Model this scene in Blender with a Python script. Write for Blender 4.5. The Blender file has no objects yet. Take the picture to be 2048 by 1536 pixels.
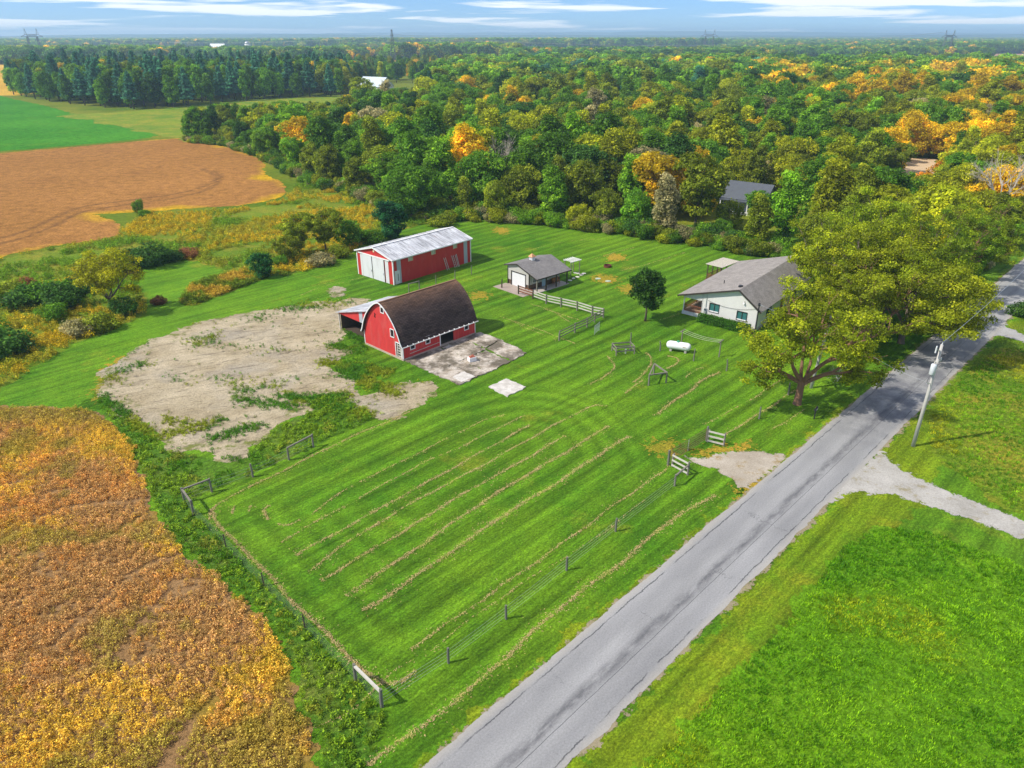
import bpy, math, random
import numpy as np
from mathutils import Vector, Matrix

sc = bpy.context.scene
COL = sc.collection
rng = np.random.default_rng(7)
random.seed(7)

# ---------------------------------------------------------------- camera
CAM_H = 33.0
FPX = 1421.0                       # focal length in pixels of a 2048 px wide frame
PITCH = math.atan(696 / FPX)       # the drone looks this far below the horizon
cam_d = bpy.data.cameras.new('camera')
cam_d.sensor_width = 36.0
cam_d.lens = 36.0 * FPX / 2048
cam_d.clip_start = 0.5
cam_d.clip_end = 60000
cam = bpy.data.objects.new('camera', cam_d)
cam.location = (0, 0, CAM_H)
cam.rotation_euler = (math.pi / 2 - PITCH, 0, 0)
COL.objects.link(cam)
sc.camera = cam

# ---------------------------------------------------------------- sky and sun
SUN_EL = math.radians(46)
SUN_DIR = Vector((-.96 * math.cos(SUN_EL), -.28 * math.cos(SUN_EL), math.sin(SUN_EL))).normalized()
world = bpy.data.worlds.new('World')
sc.world = world
world.use_nodes = True
wt = world.node_tree
wt.nodes.clear()
wo = wt.nodes.new('ShaderNodeOutputWorld')
bg = wt.nodes.new('ShaderNodeBackground')
sky = wt.nodes.new('ShaderNodeTexSky')
sky.sky_type = 'NISHITA'
sky.sun_disc = False
sky.sun_elevation = SUN_EL
sky.sun_rotation = math.atan2(SUN_DIR.x, SUN_DIR.y)
sky.altitude = 300
sky.air_density = 0.8
sky.dust_density = 0.0
sky.ozone_density = 4.0
bg.inputs['Strength'].default_value = 0.15
wt.links.new(bg.outputs[0], wo.inputs[0])

def wn(t, **k):
    n = wt.nodes.new(t)
    for a, b in k.items():
        setattr(n, a, b)
    return n
def wmath(op, a, b=None, c=None):
    n = wn('ShaderNodeMath', operation=op)
    for i, v in enumerate((a, b, c)):
        if v is None: continue
        if isinstance(v, (int, float)): n.inputs[i].default_value = v
        else: wt.links.new(v, n.inputs[i])
    return n.outputs[0]
# a layer of flat clouds: the view direction is carried to a plane high above the land
tc = wn('ShaderNodeTexCoord')
sep = wn('ShaderNodeSeparateXYZ')
wt.links.new(tc.outputs['Generated'], sep.inputs[0])
dz = wmath('MAXIMUM', sep.outputs[2], 0.0)
azim = wmath('ARCTAN2', sep.outputs[0], sep.outputs[1])
elev = wmath('ARCSINE', dz)
cmb = wn('ShaderNodeCombineXYZ')
wt.links.new(wmath('MULTIPLY', azim, 3.6), cmb.inputs[0])
wt.links.new(wmath('MULTIPLY', wmath('POWER', elev, 0.75), 38.0), cmb.inputs[1])
cn = wn('ShaderNodeTexNoise')
cn.inputs['Scale'].default_value = 1.0
cn.inputs['Detail'].default_value = 9
cn.inputs['Roughness'].default_value = 0.52
cn.inputs['Distortion'].default_value = 0.25
wt.links.new(cmb.outputs[0], cn.inputs['Vector'])
cr = wn('ShaderNodeValToRGB')
cr.color_ramp.elements[0].position = 0.50
cr.color_ramp.elements[0].color = (0, 0, 0, 1)
cr.color_ramp.elements[1].position = 0.56
cr.color_ramp.elements[1].color = (1, 1, 1, 1)
wt.links.new(cn.outputs[0], cr.inputs[0])
tint = wn('ShaderNodeMix', data_type='RGBA', blend_type='MULTIPLY')
tint.inputs[0].default_value = 1.0
wt.links.new(sky.outputs[0], tint.inputs[6])
tint.inputs[7].default_value = (0.29, 0.41, 0.61, 1)
cm = wn('ShaderNodeMix', data_type='RGBA')
wt.links.new(wmath('MULTIPLY', cr.outputs[0], 0.9), cm.inputs[0])
wt.links.new(tint.outputs[2], cm.inputs[6])
cm.inputs[7].default_value = (5.4, 5.45, 5.5, 1)
wt.links.new(cm.outputs[2], bg.inputs[0])

sun_d = bpy.data.lights.new('sun', 'SUN')
sun_d.energy = 3.2
sun_d.angle = math.radians(1.0)
sun_d.color = (1.0, 0.95, 0.86)
sun = bpy.data.objects.new('sun', sun_d)
sun.rotation_euler = SUN_DIR.to_track_quat('Z', 'Y').to_euler()
sun.location = (-60, -20, 120)
COL.objects.link(sun)

vs = sc.view_settings
vs.view_transform = 'Standard'
vs.look = 'None'
vs.gamma = 1.0
vs.use_curve_mapping = False
vs.exposure = 0.74
sc.render.engine = 'CYCLES'
sc.cycles.max_bounces = 6
sc.cycles.diffuse_bounces = 3
sc.cycles.transparent_max_bounces = 8
sc.cycles.volume_bounces = 1

# ---------------------------------------------------------------- survey: photo pixel -> ground point
def G(u, v, z=0.0):
    a = (u - 1024) / FPX
    b = (768 - v) / FPX
    dy = math.cos(PITCH) + b * math.sin(PITCH)
    dzz = -math.sin(PITCH) + b * math.cos(PITCH)
    t = (z - CAM_H) / dzz
    return (a * t, dy * t)
def GP(*pts):
    return [G(*p) for p in pts]
def top_h(d, v):
    """height of a thing at range d whose top shows on photo row v"""
    b_ = (768 - v) / FPX
    return CAM_H + d * (-math.sin(PITCH) + b_ * math.cos(PITCH)) / (math.cos(PITCH) + b_ * math.sin(PITCH))
def project(x, y, z):
    """world -> photo pixel"""
    f = y * math.cos(PITCH) - (z - CAM_H) * math.sin(PITCH)
    up = y * math.sin(PITCH) + (z - CAM_H) * math.cos(PITCH)
    return 1024 + FPX * x / f, 768 - FPX * up / f

# ---------------------------------------------------------------- mesh helpers
class MB:
    """collects shapes; build() links them as ONE mesh object"""
    def __init__(s):
        s.v, s.f = [], []
    def add(s, verts, faces):
        o = len(s.v)
        s.v += [tuple(p) for p in verts]
        s.f += [tuple(i + o for i in f) for f in faces]
        return s
    def hexa(s, p):                       # 8 corners: bottom ring 0-3, top ring 4-7
        return s.add(p, [(3, 2, 1, 0), (4, 5, 6, 7), (0, 1, 5, 4), (1, 2, 6, 5), (2, 3, 7, 6), (3, 0, 4, 7)])
    def box(s, x0, y0, z0, x1, y1, z1):
        return s.hexa([(x0, y0, z0), (x1, y0, z0), (x1, y1, z0), (x0, y1, z0),
                       (x0, y0, z1), (x1, y0, z1), (x1, y1, z1), (x0, y1, z1)])
    def bar(s, p, q, w, h, up=(0, 0, 1)):
        p, q, up = Vector(p), Vector(q), Vector(up)
        d = (q - p).normalized()
        if abs(d.dot(up)) > .98: up = Vector((1, 0, 0))
        a = d.cross(up).normalized() * (w / 2)
        b = a.cross(d).normalized() * (h / 2)
        return s.hexa([p - a - b, p + a - b, q + a - b, q - a - b, p - a + b, p + a + b, q + a + b, q - a + b])
    def tube(s, pts, rad, n=8, cap=True):
        pts = [Vector(p) for p in pts]
        if not hasattr(rad, '__len__'): rad = [rad] * len(pts)
        o = len(s.v)
        ref = Vector((0, 0, 1))
        for i, p in enumerate(pts):
            d = (pts[min(i + 1, len(pts) - 1)] - pts[max(i - 1, 0)]).normalized()
            r0 = Vector((1, 0, 0)) if abs(d.dot(ref)) > .95 else ref
            a = d.cross(r0).normalized()
            b = a.cross(d).normalized()
            for k in range(n):
                t = 2 * math.pi * k / n
                s.v.append(tuple(p + (a * math.cos(t) + b * math.sin(t)) * rad[i]))
        for i in range(len(pts) - 1):
            for k in range(n):
                k2 = (k + 1) % n
                s.f.append((o + i * n + k, o + i * n + k2, o + (i + 1) * n + k2, o + (i + 1) * n + k))
        if cap:
            s.f.append(tuple(o + k for k in range(n))[::-1])
            s.f.append(tuple(o + (len(pts) - 1) * n + k for k in range(n)))
        return s
    def prism(s, poly, z0, z1):           # polygon in xy pulled up
        n = len(poly)
        return s.add([(x, y, z0) for x, y in poly] + [(x, y, z1) for x, y in poly],
                     [tuple(range(n))[::-1], tuple(range(n, 2 * n))] +
                     [(i, (i + 1) % n, n + (i + 1) % n, n + i) for i in range(n)])
    def slab(s, quad, t):                 # a sheet given by 3-4 points, thickened downwards
        q = [Vector(p) for p in quad]
        nrm = (q[1] - q[0]).cross(q[-1] - q[0]).normalized()
        if nrm.z < 0: nrm = -nrm
        n = len(q)
        lo = [p - nrm * t for p in q]
        return s.add(lo + q, [tuple(range(n))[::-1], tuple(range(n, 2 * n))] +
                     [(i, (i + 1) % n, n + (i + 1) % n, n + i) for i in range(n)])
    def wall(s, L, top, holes, y0, y1, axis='x', base=0.0, breaks=()):
        """upright wall from 0 to L under the line top(x); holes = (x0, z0, x1, z1)"""
        xs = sorted(set([0.0, L] + [h[0] for h in holes] + [h[2] for h in holes] + list(breaks)))
        for a, b in zip(xs[:-1], xs[1:]):
            if b - a < 1e-4: continue
            m = (a + b) / 2
            hs = sorted((h[1], h[3]) for h in holes if h[0] <= m <= h[2])
            z = base
            segs = []
            for h0, h1 in hs:
                if h0 > z: segs.append((z, h0, False))
                z = h1
            segs.append((z, None, True))
            for z0, z1, last in segs:
                ta, tb = (top(a), top(b)) if last else (z1, z1)
                if min(ta, tb) - z0 < -1e-4: continue
                P = [(a, y0, z0), (b, y0, z0), (b, y1, z0), (a, y1, z0), (a, y0, ta), (b, y0, tb), (b, y1, tb), (a, y1, ta)]
                if axis == 'y': P = [(p[1], p[0], p[2]) for p in P]
                s.hexa(P)
        return s
    def build(s, name, mat, parent=None, smooth=False, loc=None, rz=0):
        me = bpy.data.meshes.new(name)
        me.from_pydata(s.v, [], s.f)
        if mat: me.materials.append(mat)
        if smooth: me.polygons.foreach_set('use_smooth', [True] * len(me.polygons))
        import bmesh
        bm = bmesh.new(); bm.from_mesh(me)
        bmesh.ops.recalc_face_normals(bm, faces=bm.faces)
        bm.to_mesh(me); bm.free()
        o = bpy.data.objects.new(name, me)
        COL.objects.link(o)
        if parent: o.parent = parent
        if loc is not None: o.location = loc
        o.rotation_euler.z = rz
        return o

def np_mesh(name, V, quads, mat, attrs=None, smooth=False):
    """fast mesh from numpy: V (n,3), quads (m,4) or tris (m,3)"""
    me = bpy.data.meshes.new(name)
    V = np.asarray(V, np.float32); Q = np.asarray(quads, np.int32)
    me.vertices.add(len(V)); me.vertices.foreach_set('co', V.ravel())
    k = Q.shape[1]
    me.loops.add(Q.size); me.loops.foreach_set('vertex_index', Q.ravel())
    me.polygons.add(len(Q))
    me.polygons.foreach_set('loop_start', np.arange(0, Q.size, k, dtype=np.int32))
    if smooth: me.polygons.foreach_set('use_smooth', np.ones(len(Q), bool))
    for an, av in (attrs or {}).items():
        a = me.attributes.new(an, 'FLOAT', 'POINT')
        a.data.foreach_set('value', np.asarray(av, np.float32))
    if mat: me.materials.append(mat)
    me.update(calc_edges=True)
    return me

def link(name, data, parent=None, loc=None, rz=0.0):
    o = bpy.data.objects.new(name, data)
    COL.objects.link(o)
    if parent: o.parent = parent
    if loc is not None: o.location = loc
    o.rotation_euler.z = rz
    return o
def empty(name, loc, rz=0.0):
    o = bpy.data.objects.new(name, None)
    o.empty_display_size = .3
    o.location = loc; o.rotation_euler.z = rz
    COL.objects.link(o)
    return o
def tag(o, label=None, cat=None, group=None, kind=None):
    if label: o['label'] = label
    if cat: o['category'] = cat
    if group: o['group'] = group
    if kind: o['kind'] = kind
    return o
def copy_tree(o, parent=None):
    c = o.copy(); COL.objects.link(c); c.parent = parent
    for ch in o.children: copy_tree(ch, c)
    return c

# ---------------------------------------------------------------- node helpers
class N:
    def __init__(s, name):
        s.m = bpy.data.materials.new(name)
        s.m.use_nodes = True
        s.t = s.m.node_tree
        s.t.nodes.clear()
        s.out = s.t.nodes.new('ShaderNodeOutputMaterial')
    def n(s, t, **k):
        n = s.t.nodes.new(t)
        for a, b in k.items(): setattr(n, a, b)
        return n
    def put(s, sock, v):
        if v is None: return
        if isinstance(v, bpy.types.NodeSocket): s.t.links.new(v, sock)
        elif isinstance(v, (tuple, list)) and sock.type == 'RGBA' and len(v) == 3: sock.default_value = (*v, 1)
        else: sock.default_value = v
    def pos(s): return s.n('ShaderNodeNewGeometry').outputs['Position']
    def obj(s): return s.n('ShaderNodeTexCoord').outputs['Object']
    def attr(s, name): return s.n('ShaderNodeAttribute', attribute_name=name).outputs['Fac']
    def map(s, v, scale=(1, 1, 1), rot=0.0, loc=(0, 0, 0)):
        m = s.n('ShaderNodeMapping', vector_type='TEXTURE') if False else s.n('ShaderNodeMapping')
        s.put(m.inputs['Vector'], v)
        m.inputs['Rotation'].default_value = (0, 0, rot)
        m.inputs['Scale'].default_value = scale
        m.inputs['Location'].default_value = loc
        return m.outputs[0]
    def noise(s, v, scale, detail=4, rough=.55, dist=0.0):
        n = s.n('ShaderNodeTexNoise')
        s.put(n.inputs['Vector'], v); n.inputs['Scale'].default_value = scale
        n.inputs['Detail'].default_value = detail; n.inputs['Roughness'].default_value = rough
        n.inputs['Distortion'].default_value = dist
        return n.outputs[0]
    def voro(s, v, scale, feature='F1', out=0):
        n = s.n('ShaderNodeTexVoronoi', feature=feature)
        s.put(n.inputs['Vector'], v); n.inputs['Scale'].default_value = scale
        return n.outputs[out]
    def math(s, op, a, b=None, c=None, clamp=False):
        n = s.n('ShaderNodeMath', operation=op, use_clamp=clamp)
        s.put(n.inputs[0], a); s.put(n.inputs[1], b); s.put(n.inputs[2], c)
        return n.outputs[0]
    def ramp(s, f, *stops):
        n = s.n('ShaderNodeValToRGB')
        e = n.color_ramp.elements
        while len(e) < len(stops): e.new(.5)
        for el, (p, c) in zip(e, stops):
            el.position = p
            el.color = (c, c, c, 1) if isinstance(c, (int, float)) else (*c, 1)
        s.put(n.inputs[0], f)
        return n.outputs[0]
    def step(s, f, a, b): return s.ramp(f, (a, 0.0), (b, 1.0))
    def mix(s, f, a, b, blend='MIX'):
        n = s.n('ShaderNodeMix', data_type='RGBA', blend_type=blend)
        s.put(n.inputs[0], f); s.put(n.inputs[6], a); s.put(n.inputs[7], b)
        return n.outputs[2]
    def scale(s, col, f):
        n = s.n('ShaderNodeVectorMath', operation='SCALE')
        s.put(n.inputs[0], col); s.put(n.inputs['Scale'], f)
        return n.outputs[0]
    def sepx(s, v):
        n = s.n('ShaderNodeSeparateXYZ'); s.put(n.inputs[0], v); return n.outputs
    def bump(s, h, strength=.4, dist=.05):
        n = s.n('ShaderNodeBump'); n.inputs['Strength'].default_value = strength
        n.inputs['Distance'].default_value = dist; s.put(n.inputs['Height'], h)
        return n.outputs[0]
    def bsdf(s, col, rough=.8, normal=None, spec=.3, metal=0.0, alpha=None):
        b = s.n('ShaderNodeBsdfPrincipled')
        s.put(b.inputs['Base Color'], col); s.put(b.inputs['Roughness'], rough)
        b.inputs['Specular IOR Level'].default_value = spec
        b.inputs['Metallic'].default_value = metal
        if normal is not None: s.put(b.inputs['Normal'], normal)
        if alpha is not None: s.put(b.inputs['Alpha'], alpha)
        s.t.links.new(b.outputs[0], s.out.inputs[0])
        return s.m

def mat_plain(name, col, rough=.7, var=.25, scale=3.0, metal=0.0, spec=.3, streak=None, dirt=None):
    """paint, wood or metal with uneven tone, weather streaks and grime"""
    k = N(name)
    p = k.obj()
    f = k.noise(k.map(p, streak) if streak else p, scale, 6, .6)
    c = k.mix(f, tuple(x * (1 - var) for x in col), tuple(min(1, x * (1 + var)) for x in col))
    if dirt:
        d = k.step(k.noise(p, scale * .6, 8, .7), .52, .72)
        c = k.mix(k.math('MULTIPLY', d, dirt[1]), c, dirt[0])
    return k.bsdf(c, rough, k.bump(f, .15, .02), spec, metal)

# ---------------------------------------------------------------- outlines
def smooth_loop(pts, n=6):
    P = [np.array(p, float) for p in pts]
    out = []
    for i in range(len(P)):
        a, b, c, d = P[i - 1], P[i], P[(i + 1) % len(P)], P[(i + 2) % len(P)]
        for k in range(n):
            t = k / n
            out.append(.5 * ((2 * b) + (c - a) * t + (2 * a - 5 * b + 4 * c - d) * t * t + (3 * b - a - 3 * c + d) * t ** 3))
    return np.array(out)
def smooth_line(pts, n=6):
    P = [np.array(p, float) for p in pts]
    P = [2 * P[0] - P[1]] + P + [2 * P[-1] - P[-2]]
    out = []
    for i in range(1, len(P) - 2):
        a, b, c, d = P[i - 1], P[i], P[i + 1], P[i + 2]
        for k in range(n):
            t = k / n
            out.append(.5 * ((2 * b) + (c - a) * t + (2 * a - 5 * b + 4 * c - d) * t * t + (3 * b - a - 3 * c + d) * t ** 3))
    out.append(P[-2])
    return np.array(out)
def sdf(X, poly):
    """signed distance of points X (n,2) to a closed outline, positive inside"""
    poly = np.asarray(poly, float)
    d = np.full(len(X), 1e18); inside = np.zeros(len(X), bool)
    for a, b in zip(poly, np.roll(poly, -1, 0)):
        ab = b - a; L = max(ab @ ab, 1e-12)
        t = np.clip(((X - a) @ ab) / L, 0, 1)
        q = X - a - t[:, None] * ab
        d = np.minimum(d, (q * q).sum(1))
        c = (a[1] > X[:, 1]) != (b[1] > X[:, 1])
        with np.errstate(divide='ignore', invalid='ignore'):
            xi = a[0] + (X[:, 1] - a[1]) * (b[0] - a[0]) / (b[1] - a[1])
        inside ^= c & (X[:, 0] < xi)
    d = np.sqrt(d)
    return np.where(inside, d, -d)
def line_dist(X, pts):
    d = np.full(len(X), 1e18)
    for a, b in zip(pts[:-1], pts[1:]):
        a = np.array(a); ab = np.array(b) - a; L = max(ab @ ab, 1e-12)
        t = np.clip(((X - a) @ ab) / L, 0, 1)
        q = X - a - t[:, None] * ab
        d = np.minimum(d, (q * q).sum(1))
    return np.sqrt(d)
def sheet(name, poly, z, res, mat, margin=1.0, extra=None):
    """a ground sheet over an outline, with the distance to its edge kept for a ragged border"""
    poly = np.asarray(poly, float)
    lo, hi = poly.min(0) - margin - res, poly.max(0) + margin + res
    nx, ny = [int(v) + 2 for v in (hi - lo) / res]
    gx, gy = lo[0] + np.arange(nx) * res, lo[1] + np.arange(ny) * res
    X = np.stack(np.meshgrid(gx, gy), -1).reshape(-1, 2)
    e = sdf(X, poly)
    i = np.arange(nx * ny).reshape(ny, nx)
    Q = np.stack([i[:-1, :-1], i[:-1, 1:], i[1:, 1:], i[1:, :-1]], -1).reshape(-1, 4)
    Q = Q[(e[Q].max(1) > -margin)]
    used = np.unique(Q); rem = -np.ones(nx * ny, int); rem[used] = np.arange(len(used))
    V = np.column_stack([X[used], np.full(len(used), z)])
    at = {'edge': e[used]}
    for k, fn in (extra or {}).items(): at[k] = fn(X[used])
    o = link(name, np_mesh(name, V, rem[Q], mat, at))
    o['kind'] = 'structure'
    return o
def inside_points(poly, density, jitter=True, seed=0):
    r = np.random.default_rng(seed)
    poly = np.asarray(poly, float)
    lo, hi = poly.min(0), poly.max(0)
    n = int(np.prod(hi - lo) * density)
    X = lo + r.random((n, 2)) * (hi - lo)
    return X[sdf(X, poly) > 0]

# ---------------------------------------------------------------- scattering (stuff only)
def scatter(name, X, protos, idx, rot, scl, label, cat, tint=None):
    """one uncountable mass: points that carry copies of small plants"""
    V = np.column_stack([X, np.zeros(len(X))]) if X.shape[1] == 2 else X
    me = bpy.data.meshes.new(name)
    me.vertices.add(len(V)); me.vertices.foreach_set('co', V.astype(np.float32).ravel())
    for an, ty, av in (('pick', 'INT', idx), ('turn', 'FLOAT', rot), ('size', 'FLOAT', scl)):
        a = me.attributes.new(an, ty, 'POINT'); a.data.foreach_set('value', np.asarray(av, np.int32 if ty == 'INT' else np.float32))
    if tint is None: tint = np.ones((len(V), 3))
    a = me.attributes.new('tint', 'FLOAT_COLOR', 'POINT'); a.data.foreach_set('color', np.column_stack([tint, np.ones(len(V))]).astype(np.float32).ravel())
    o = link(name, me)
    c = bpy.data.collections.new(name + '_kinds')
    for p in protos: c.objects.link(p)
    ng = bpy.data.node_groups.new(name, 'GeometryNodeTree')
    ng.interface.new_socket('Geometry', in_out='INPUT', socket_type='NodeSocketGeometry')
    ng.interface.new_socket('Geometry', in_out='OUTPUT', socket_type='NodeSocketGeometry')
    gi, go = ng.nodes.new('NodeGroupInput'), ng.nodes.new('NodeGroupOutput')
    ci = ng.nodes.new('GeometryNodeCollectionInfo')
    ci.inputs['Collection'].default_value = c
    ci.inputs['Separate Children'].default_value = True
    ci.inputs['Reset Children'].default_value = True
    ip = ng.nodes.new('GeometryNodeInstanceOnPoints')
    ip.inputs['Pick Instance'].default_value = True
    def na(n, t):
        a = ng.nodes.new('GeometryNodeInputNamedAttribute'); a.data_type = t; a.inputs['Name'].default_value = n
        return [q for q in a.outputs if q.enabled and q.name == 'Attribute'][0]
    cx = ng.nodes.new('ShaderNodeCombineXYZ')
    L = ng.links.new
    L(na('turn', 'FLOAT'), cx.inputs[2])
    L(gi.outputs[0], ip.inputs['Points']); L(ci.outputs[0], ip.inputs['Instance'])
    L(na('pick', 'INT'), ip.inputs['Instance Index']); L(cx.outputs[0], ip.inputs['Rotation'])
    L(na('size', 'FLOAT'), ip.inputs['Scale']); L(ip.outputs[0], go.inputs[0])
    m = o.modifiers.new('scatter', 'NODES'); m.node_group = ng
    tag(o, label, cat, kind='stuff')
    return o
def proto(name, me):
    return bpy.data.objects.new(name, me)

# ================================================================ the ground
ROAD_O = np.array((-4.6, 23.5)); ROAD_D = np.array((.700, .714)); ROAD_N = np.array((.714, -.700)); ROAD_W = 5.25
ROAD_A = math.atan2(ROAD_D[1], ROAD_D[0])

def grass_mat(name, lo, hi, dry, stripe=0.0, dry_at=(.60, .74), rough=1.0, edge=None, blade=1.0, pale=None):
    """short grass seen from above: uneven green, mowing lines along the road, drier spots"""
    k = N(name)
    p = k.pos()
    r = k.map(p, rot=-ROAD_A)                       # x along the road, y across it
    big = k.noise(p, .045, 3, .5)
    mid = k.noise(p, .35, 5, .6)
    c = k.mix(k.step(k.math('ADD', k.math('MULTIPLY', big, .6), k.math('MULTIPLY', mid, .4)), .36, .64), lo, hi)
    if stripe:
        w = k.math('SINE', k.math('ADD', k.math('MULTIPLY', k.attr('mow') if stripe > .32 else k.sepx(r)[1], 2 * math.pi / 2.05),
                                  k.math('MULTIPLY', k.noise(p, .06, 2), 3.5)))
        w2 = k.math('MULTIPLY', w, k.noise(p, .11, 2))
        c = k.scale(c, k.math('ADD', 1.0, k.math('MULTIPLY', w2, stripe)))
    if stripe:
        st2 = k.noise(k.map(r, (.07, 1.5, 1)), 1.0, 4, .6)
        c = k.scale(c, k.ramp(st2, (.32, .66), (.5, 1.0), (.68, 1.3)))
    d = k.step(k.noise(p, .13, 6, .62), *dry_at)
    fine = k.noise(k.map(r, (1.6, 5.0, 1)), 1.15, 8, .68)
    c = k.mix(k.math('MULTIPLY', d, k.step(fine, .25, .7)), c, dry)
    tex = k.noise(k.map(p, (1, 1, 1)), 7.0 * blade, 9, .78)
    tex2 = k.noise(k.map(r, (1, 2.6, 1)), 2.2 * blade, 6, .7)
    g = k.math('MULTIPLY', k.ramp(tex, (.30, .36), (.5, 1.0), (.70, 1.9)), k.ramp(tex2, (.33, .66), (.5, 1.0), (.68, 1.3)))
    g2 = k.ramp(fine, (.3, .72), (.7, 1.28))
    c = k.scale(k.scale(c, g), g2)
    h = k.math('ADD', tex, k.math('MULTIPLY', tex2, .8))
    alpha = None
    if edge:
        e = k.math('ADD', k.attr('edge'), k.math('MULTIPLY', k.math('SUBTRACT', k.noise(p, edge[0], 7, .66), .5), edge[1]))
        alpha = k.math('GREATER_THAN', e, 0.0)
    return k.bsdf(c, .9, k.bump(h, .55 * rough, .12), .12, alpha=alpha)

def field_mat(name, a, b, c2, scale, rows=None, edge=None, gold=None, tracks=False):
    """a crop seen from above: fine plant texture over broad patches"""
    k = N(name)
    p = k.pos()
    c = k.mix(k.step(k.noise(p, scale, 5, .6), .38, .62), a, b)
    c = k.mix(k.math('MULTIPLY', k.step(k.noise(p, scale * 2.6, 6, .65), .55, .72), .8), c, c2)
    if gold:                                        # rim of the field still ripening
        e = k.math('ADD', k.attr('edge'), k.math('MULTIPLY', k.math('SUBTRACT', k.noise(p, .05, 5), .40), 30.0))
        c = k.mix(k.math('SUBTRACT', 1.0, k.math('DIVIDE', e, gold[1], clamp=True), clamp=True), c, gold[0])
    tex = k.noise(p, 2.4, 9, .78)
    tex2 = k.noise(p, .5, 5, .65)
    g = k.math('MULTIPLY', k.ramp(tex, (.30, .38), (.5, 1.0), (.70, 1.75)), k.ramp(tex2, (.33, .72), (.68, 1.28)))
    c = k.scale(c, g)
    if tracks:
        tr = k.attr('track')
        c = k.mix(k.math('MULTIPLY', tr, k.step(k.noise(p, .8, 5), .3, .6)), c, tracks)
    alpha = None
    if edge:
        e = k.math('ADD', k.attr('edge'), k.math('MULTIPLY', k.math('SUBTRACT', k.noise(p, edge[0], 7, .66), .5), edge[1]))
        alpha = k.math('GREATER_THAN', e, 0.0)
    return k.bsdf(c, .95, k.bump(tex, .6, .2), .05, alpha=alpha)

LAWN_LO, LAWN_HI, LAWN_DRY = (.048, .142, .005), (.128, .240, .009), (.28, .25, .024)
M_lawn = grass_mat('lawn_grass', LAWN_LO, LAWN_HI, LAWN_DRY, stripe=.34, edge=(.12, 8))
M_rough = grass_mat('rough_grass', (.085, .170, .008), (.17, .235, .012), (.32, .235, .025), 0, (.46, .64), 1.6, edge=(.3, 5), blade=.6)
M_verge = grass_mat('verge_grass', (.075, .165, .005), (.19, .245, .008), (.33, .28, .018), .3, (.52, .74), 1.0, edge=(.35, 7))
M_lush = grass_mat('lush_grass', (.075, .200, .004), (.150, .290, .007), (.22, .30, .012), 0, (.56, .76), 1.2, edge=(.35, 6.0), blade=.9)
M_weed = grass_mat('weed_bed', (.045, .135, .008), (.095, .190, .012), (.26, .23, .05), 0, (.5, .7), 1.6, edge=(.6, 2.5), blade=.7)

# --- base sheet out to the horizon: far off it is a patchwork of fields
k = N('open_country')
p = k.pos()
cell = k.n('ShaderNodeTexVoronoi'); cell.inputs['Scale'].default_value = .0021
k.put(cell.inputs['Vector'], k.map(p, (1, .75, 1), .35))
cellv = k.sepx(cell.outputs['Color'])[0]
c = k.ramp(cellv, (.0, (.07, .15, .012)), (.3, (.16, .19, .02)), (.5, (.30, .22, .035)), (.7, (.10, .17, .02)), (.9, (.26, .17, .07)))
dist = k.math('MULTIPLY', k.sepx(p)[1], 1 / 800.0)
near = k.mix(k.step(k.noise(p, .03, 5), .38, .62), (.085, .15, .010), (.20, .21, .018))
c = k.mix(k.step(dist, .45, .75), near, c)
c = k.scale(c, k.ramp(k.noise(p, .9, 8, .7), (.3, .65), (.7, 1.35)))
M_country = k.bsdf(c, .95, k.bump(k.noise(p, .9, 8, .75), .5, .3), .05)
R = 12500
ring = [0, 60, 200, 500, 1000, 2200, 4500, 8000, R]
V, Fq = [], []
na = 96
for r_ in ring[1:]:
    V += [(r_ * math.cos(2 * math.pi * i / na), r_ * math.sin(2 * math.pi * i / na), 0) for i in range(na)]
mbg = MB(); mbg.v = V + [(0, 0, 0)]
mbg.f = [(len(V), i, (i + 1) % na) for i in range(na)]
for q in range(len(ring) - 2):
    mbg.f += [(q * na + i, (q + 1) * na + i, (q + 1) * na + (i + 1) % na, q * na + (i + 1) % na) for i in range(na)]
tag(mbg.build('ground', M_country), kind='structure')

# --- far hills on the horizon
def ridge(name, dist, h0, h1, x0, x1, col, seed):
    r = np.random.default_rng(seed)
    n = 160
    xs = np.linspace(x0, x1, n)
    ph = r.random(8) * 6.28
    prof = sum(math.pow(.62, i) * np.sin(xs / (4200 / 1.9 ** i) + ph[i]) for i in range(8))
    prof = (prof - prof.min()) / (prof.max() - prof.min())
    prof = h0 + (h1 - h0) * prof + r.random(n) * 2.5
    m = MB()
    for i, x in enumerate(xs):
        m.v += [(x, dist - 900, 0.0), (x, dist - 350, prof[i] * .62), (x, dist, prof[i]), (x, dist + 800, 0.0)]
    for i in range(n - 1):
        for j in range(3):
            m.f.append((i * 4 + j, i * 4 + 4 + j, i * 4 + 5 + j, i * 4 + 1 + j))
    kk = N(name + '_woods')
    pp = kk.pos()
    cc = kk.mix(kk.step(kk.noise(pp, .004, 8, .7), .4, .6), col, tuple(v * 1.9 for v in col))
    return tag(m.build(name, kk.bsdf(kk.scale(cc, kk.ramp(kk.noise(pp, .03, 6, .8), (.3, .5), (.7, 1.5))), .95, spec=.05), smooth=True), kind='structure')
ridge('hills', 11000, 34, 92, -9500, 9500, (.030, .062, .022), 3)
ridge('low_hills', 7200, 26, 47, -6500, 6500, (.028, .062, .020), 11)

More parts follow.
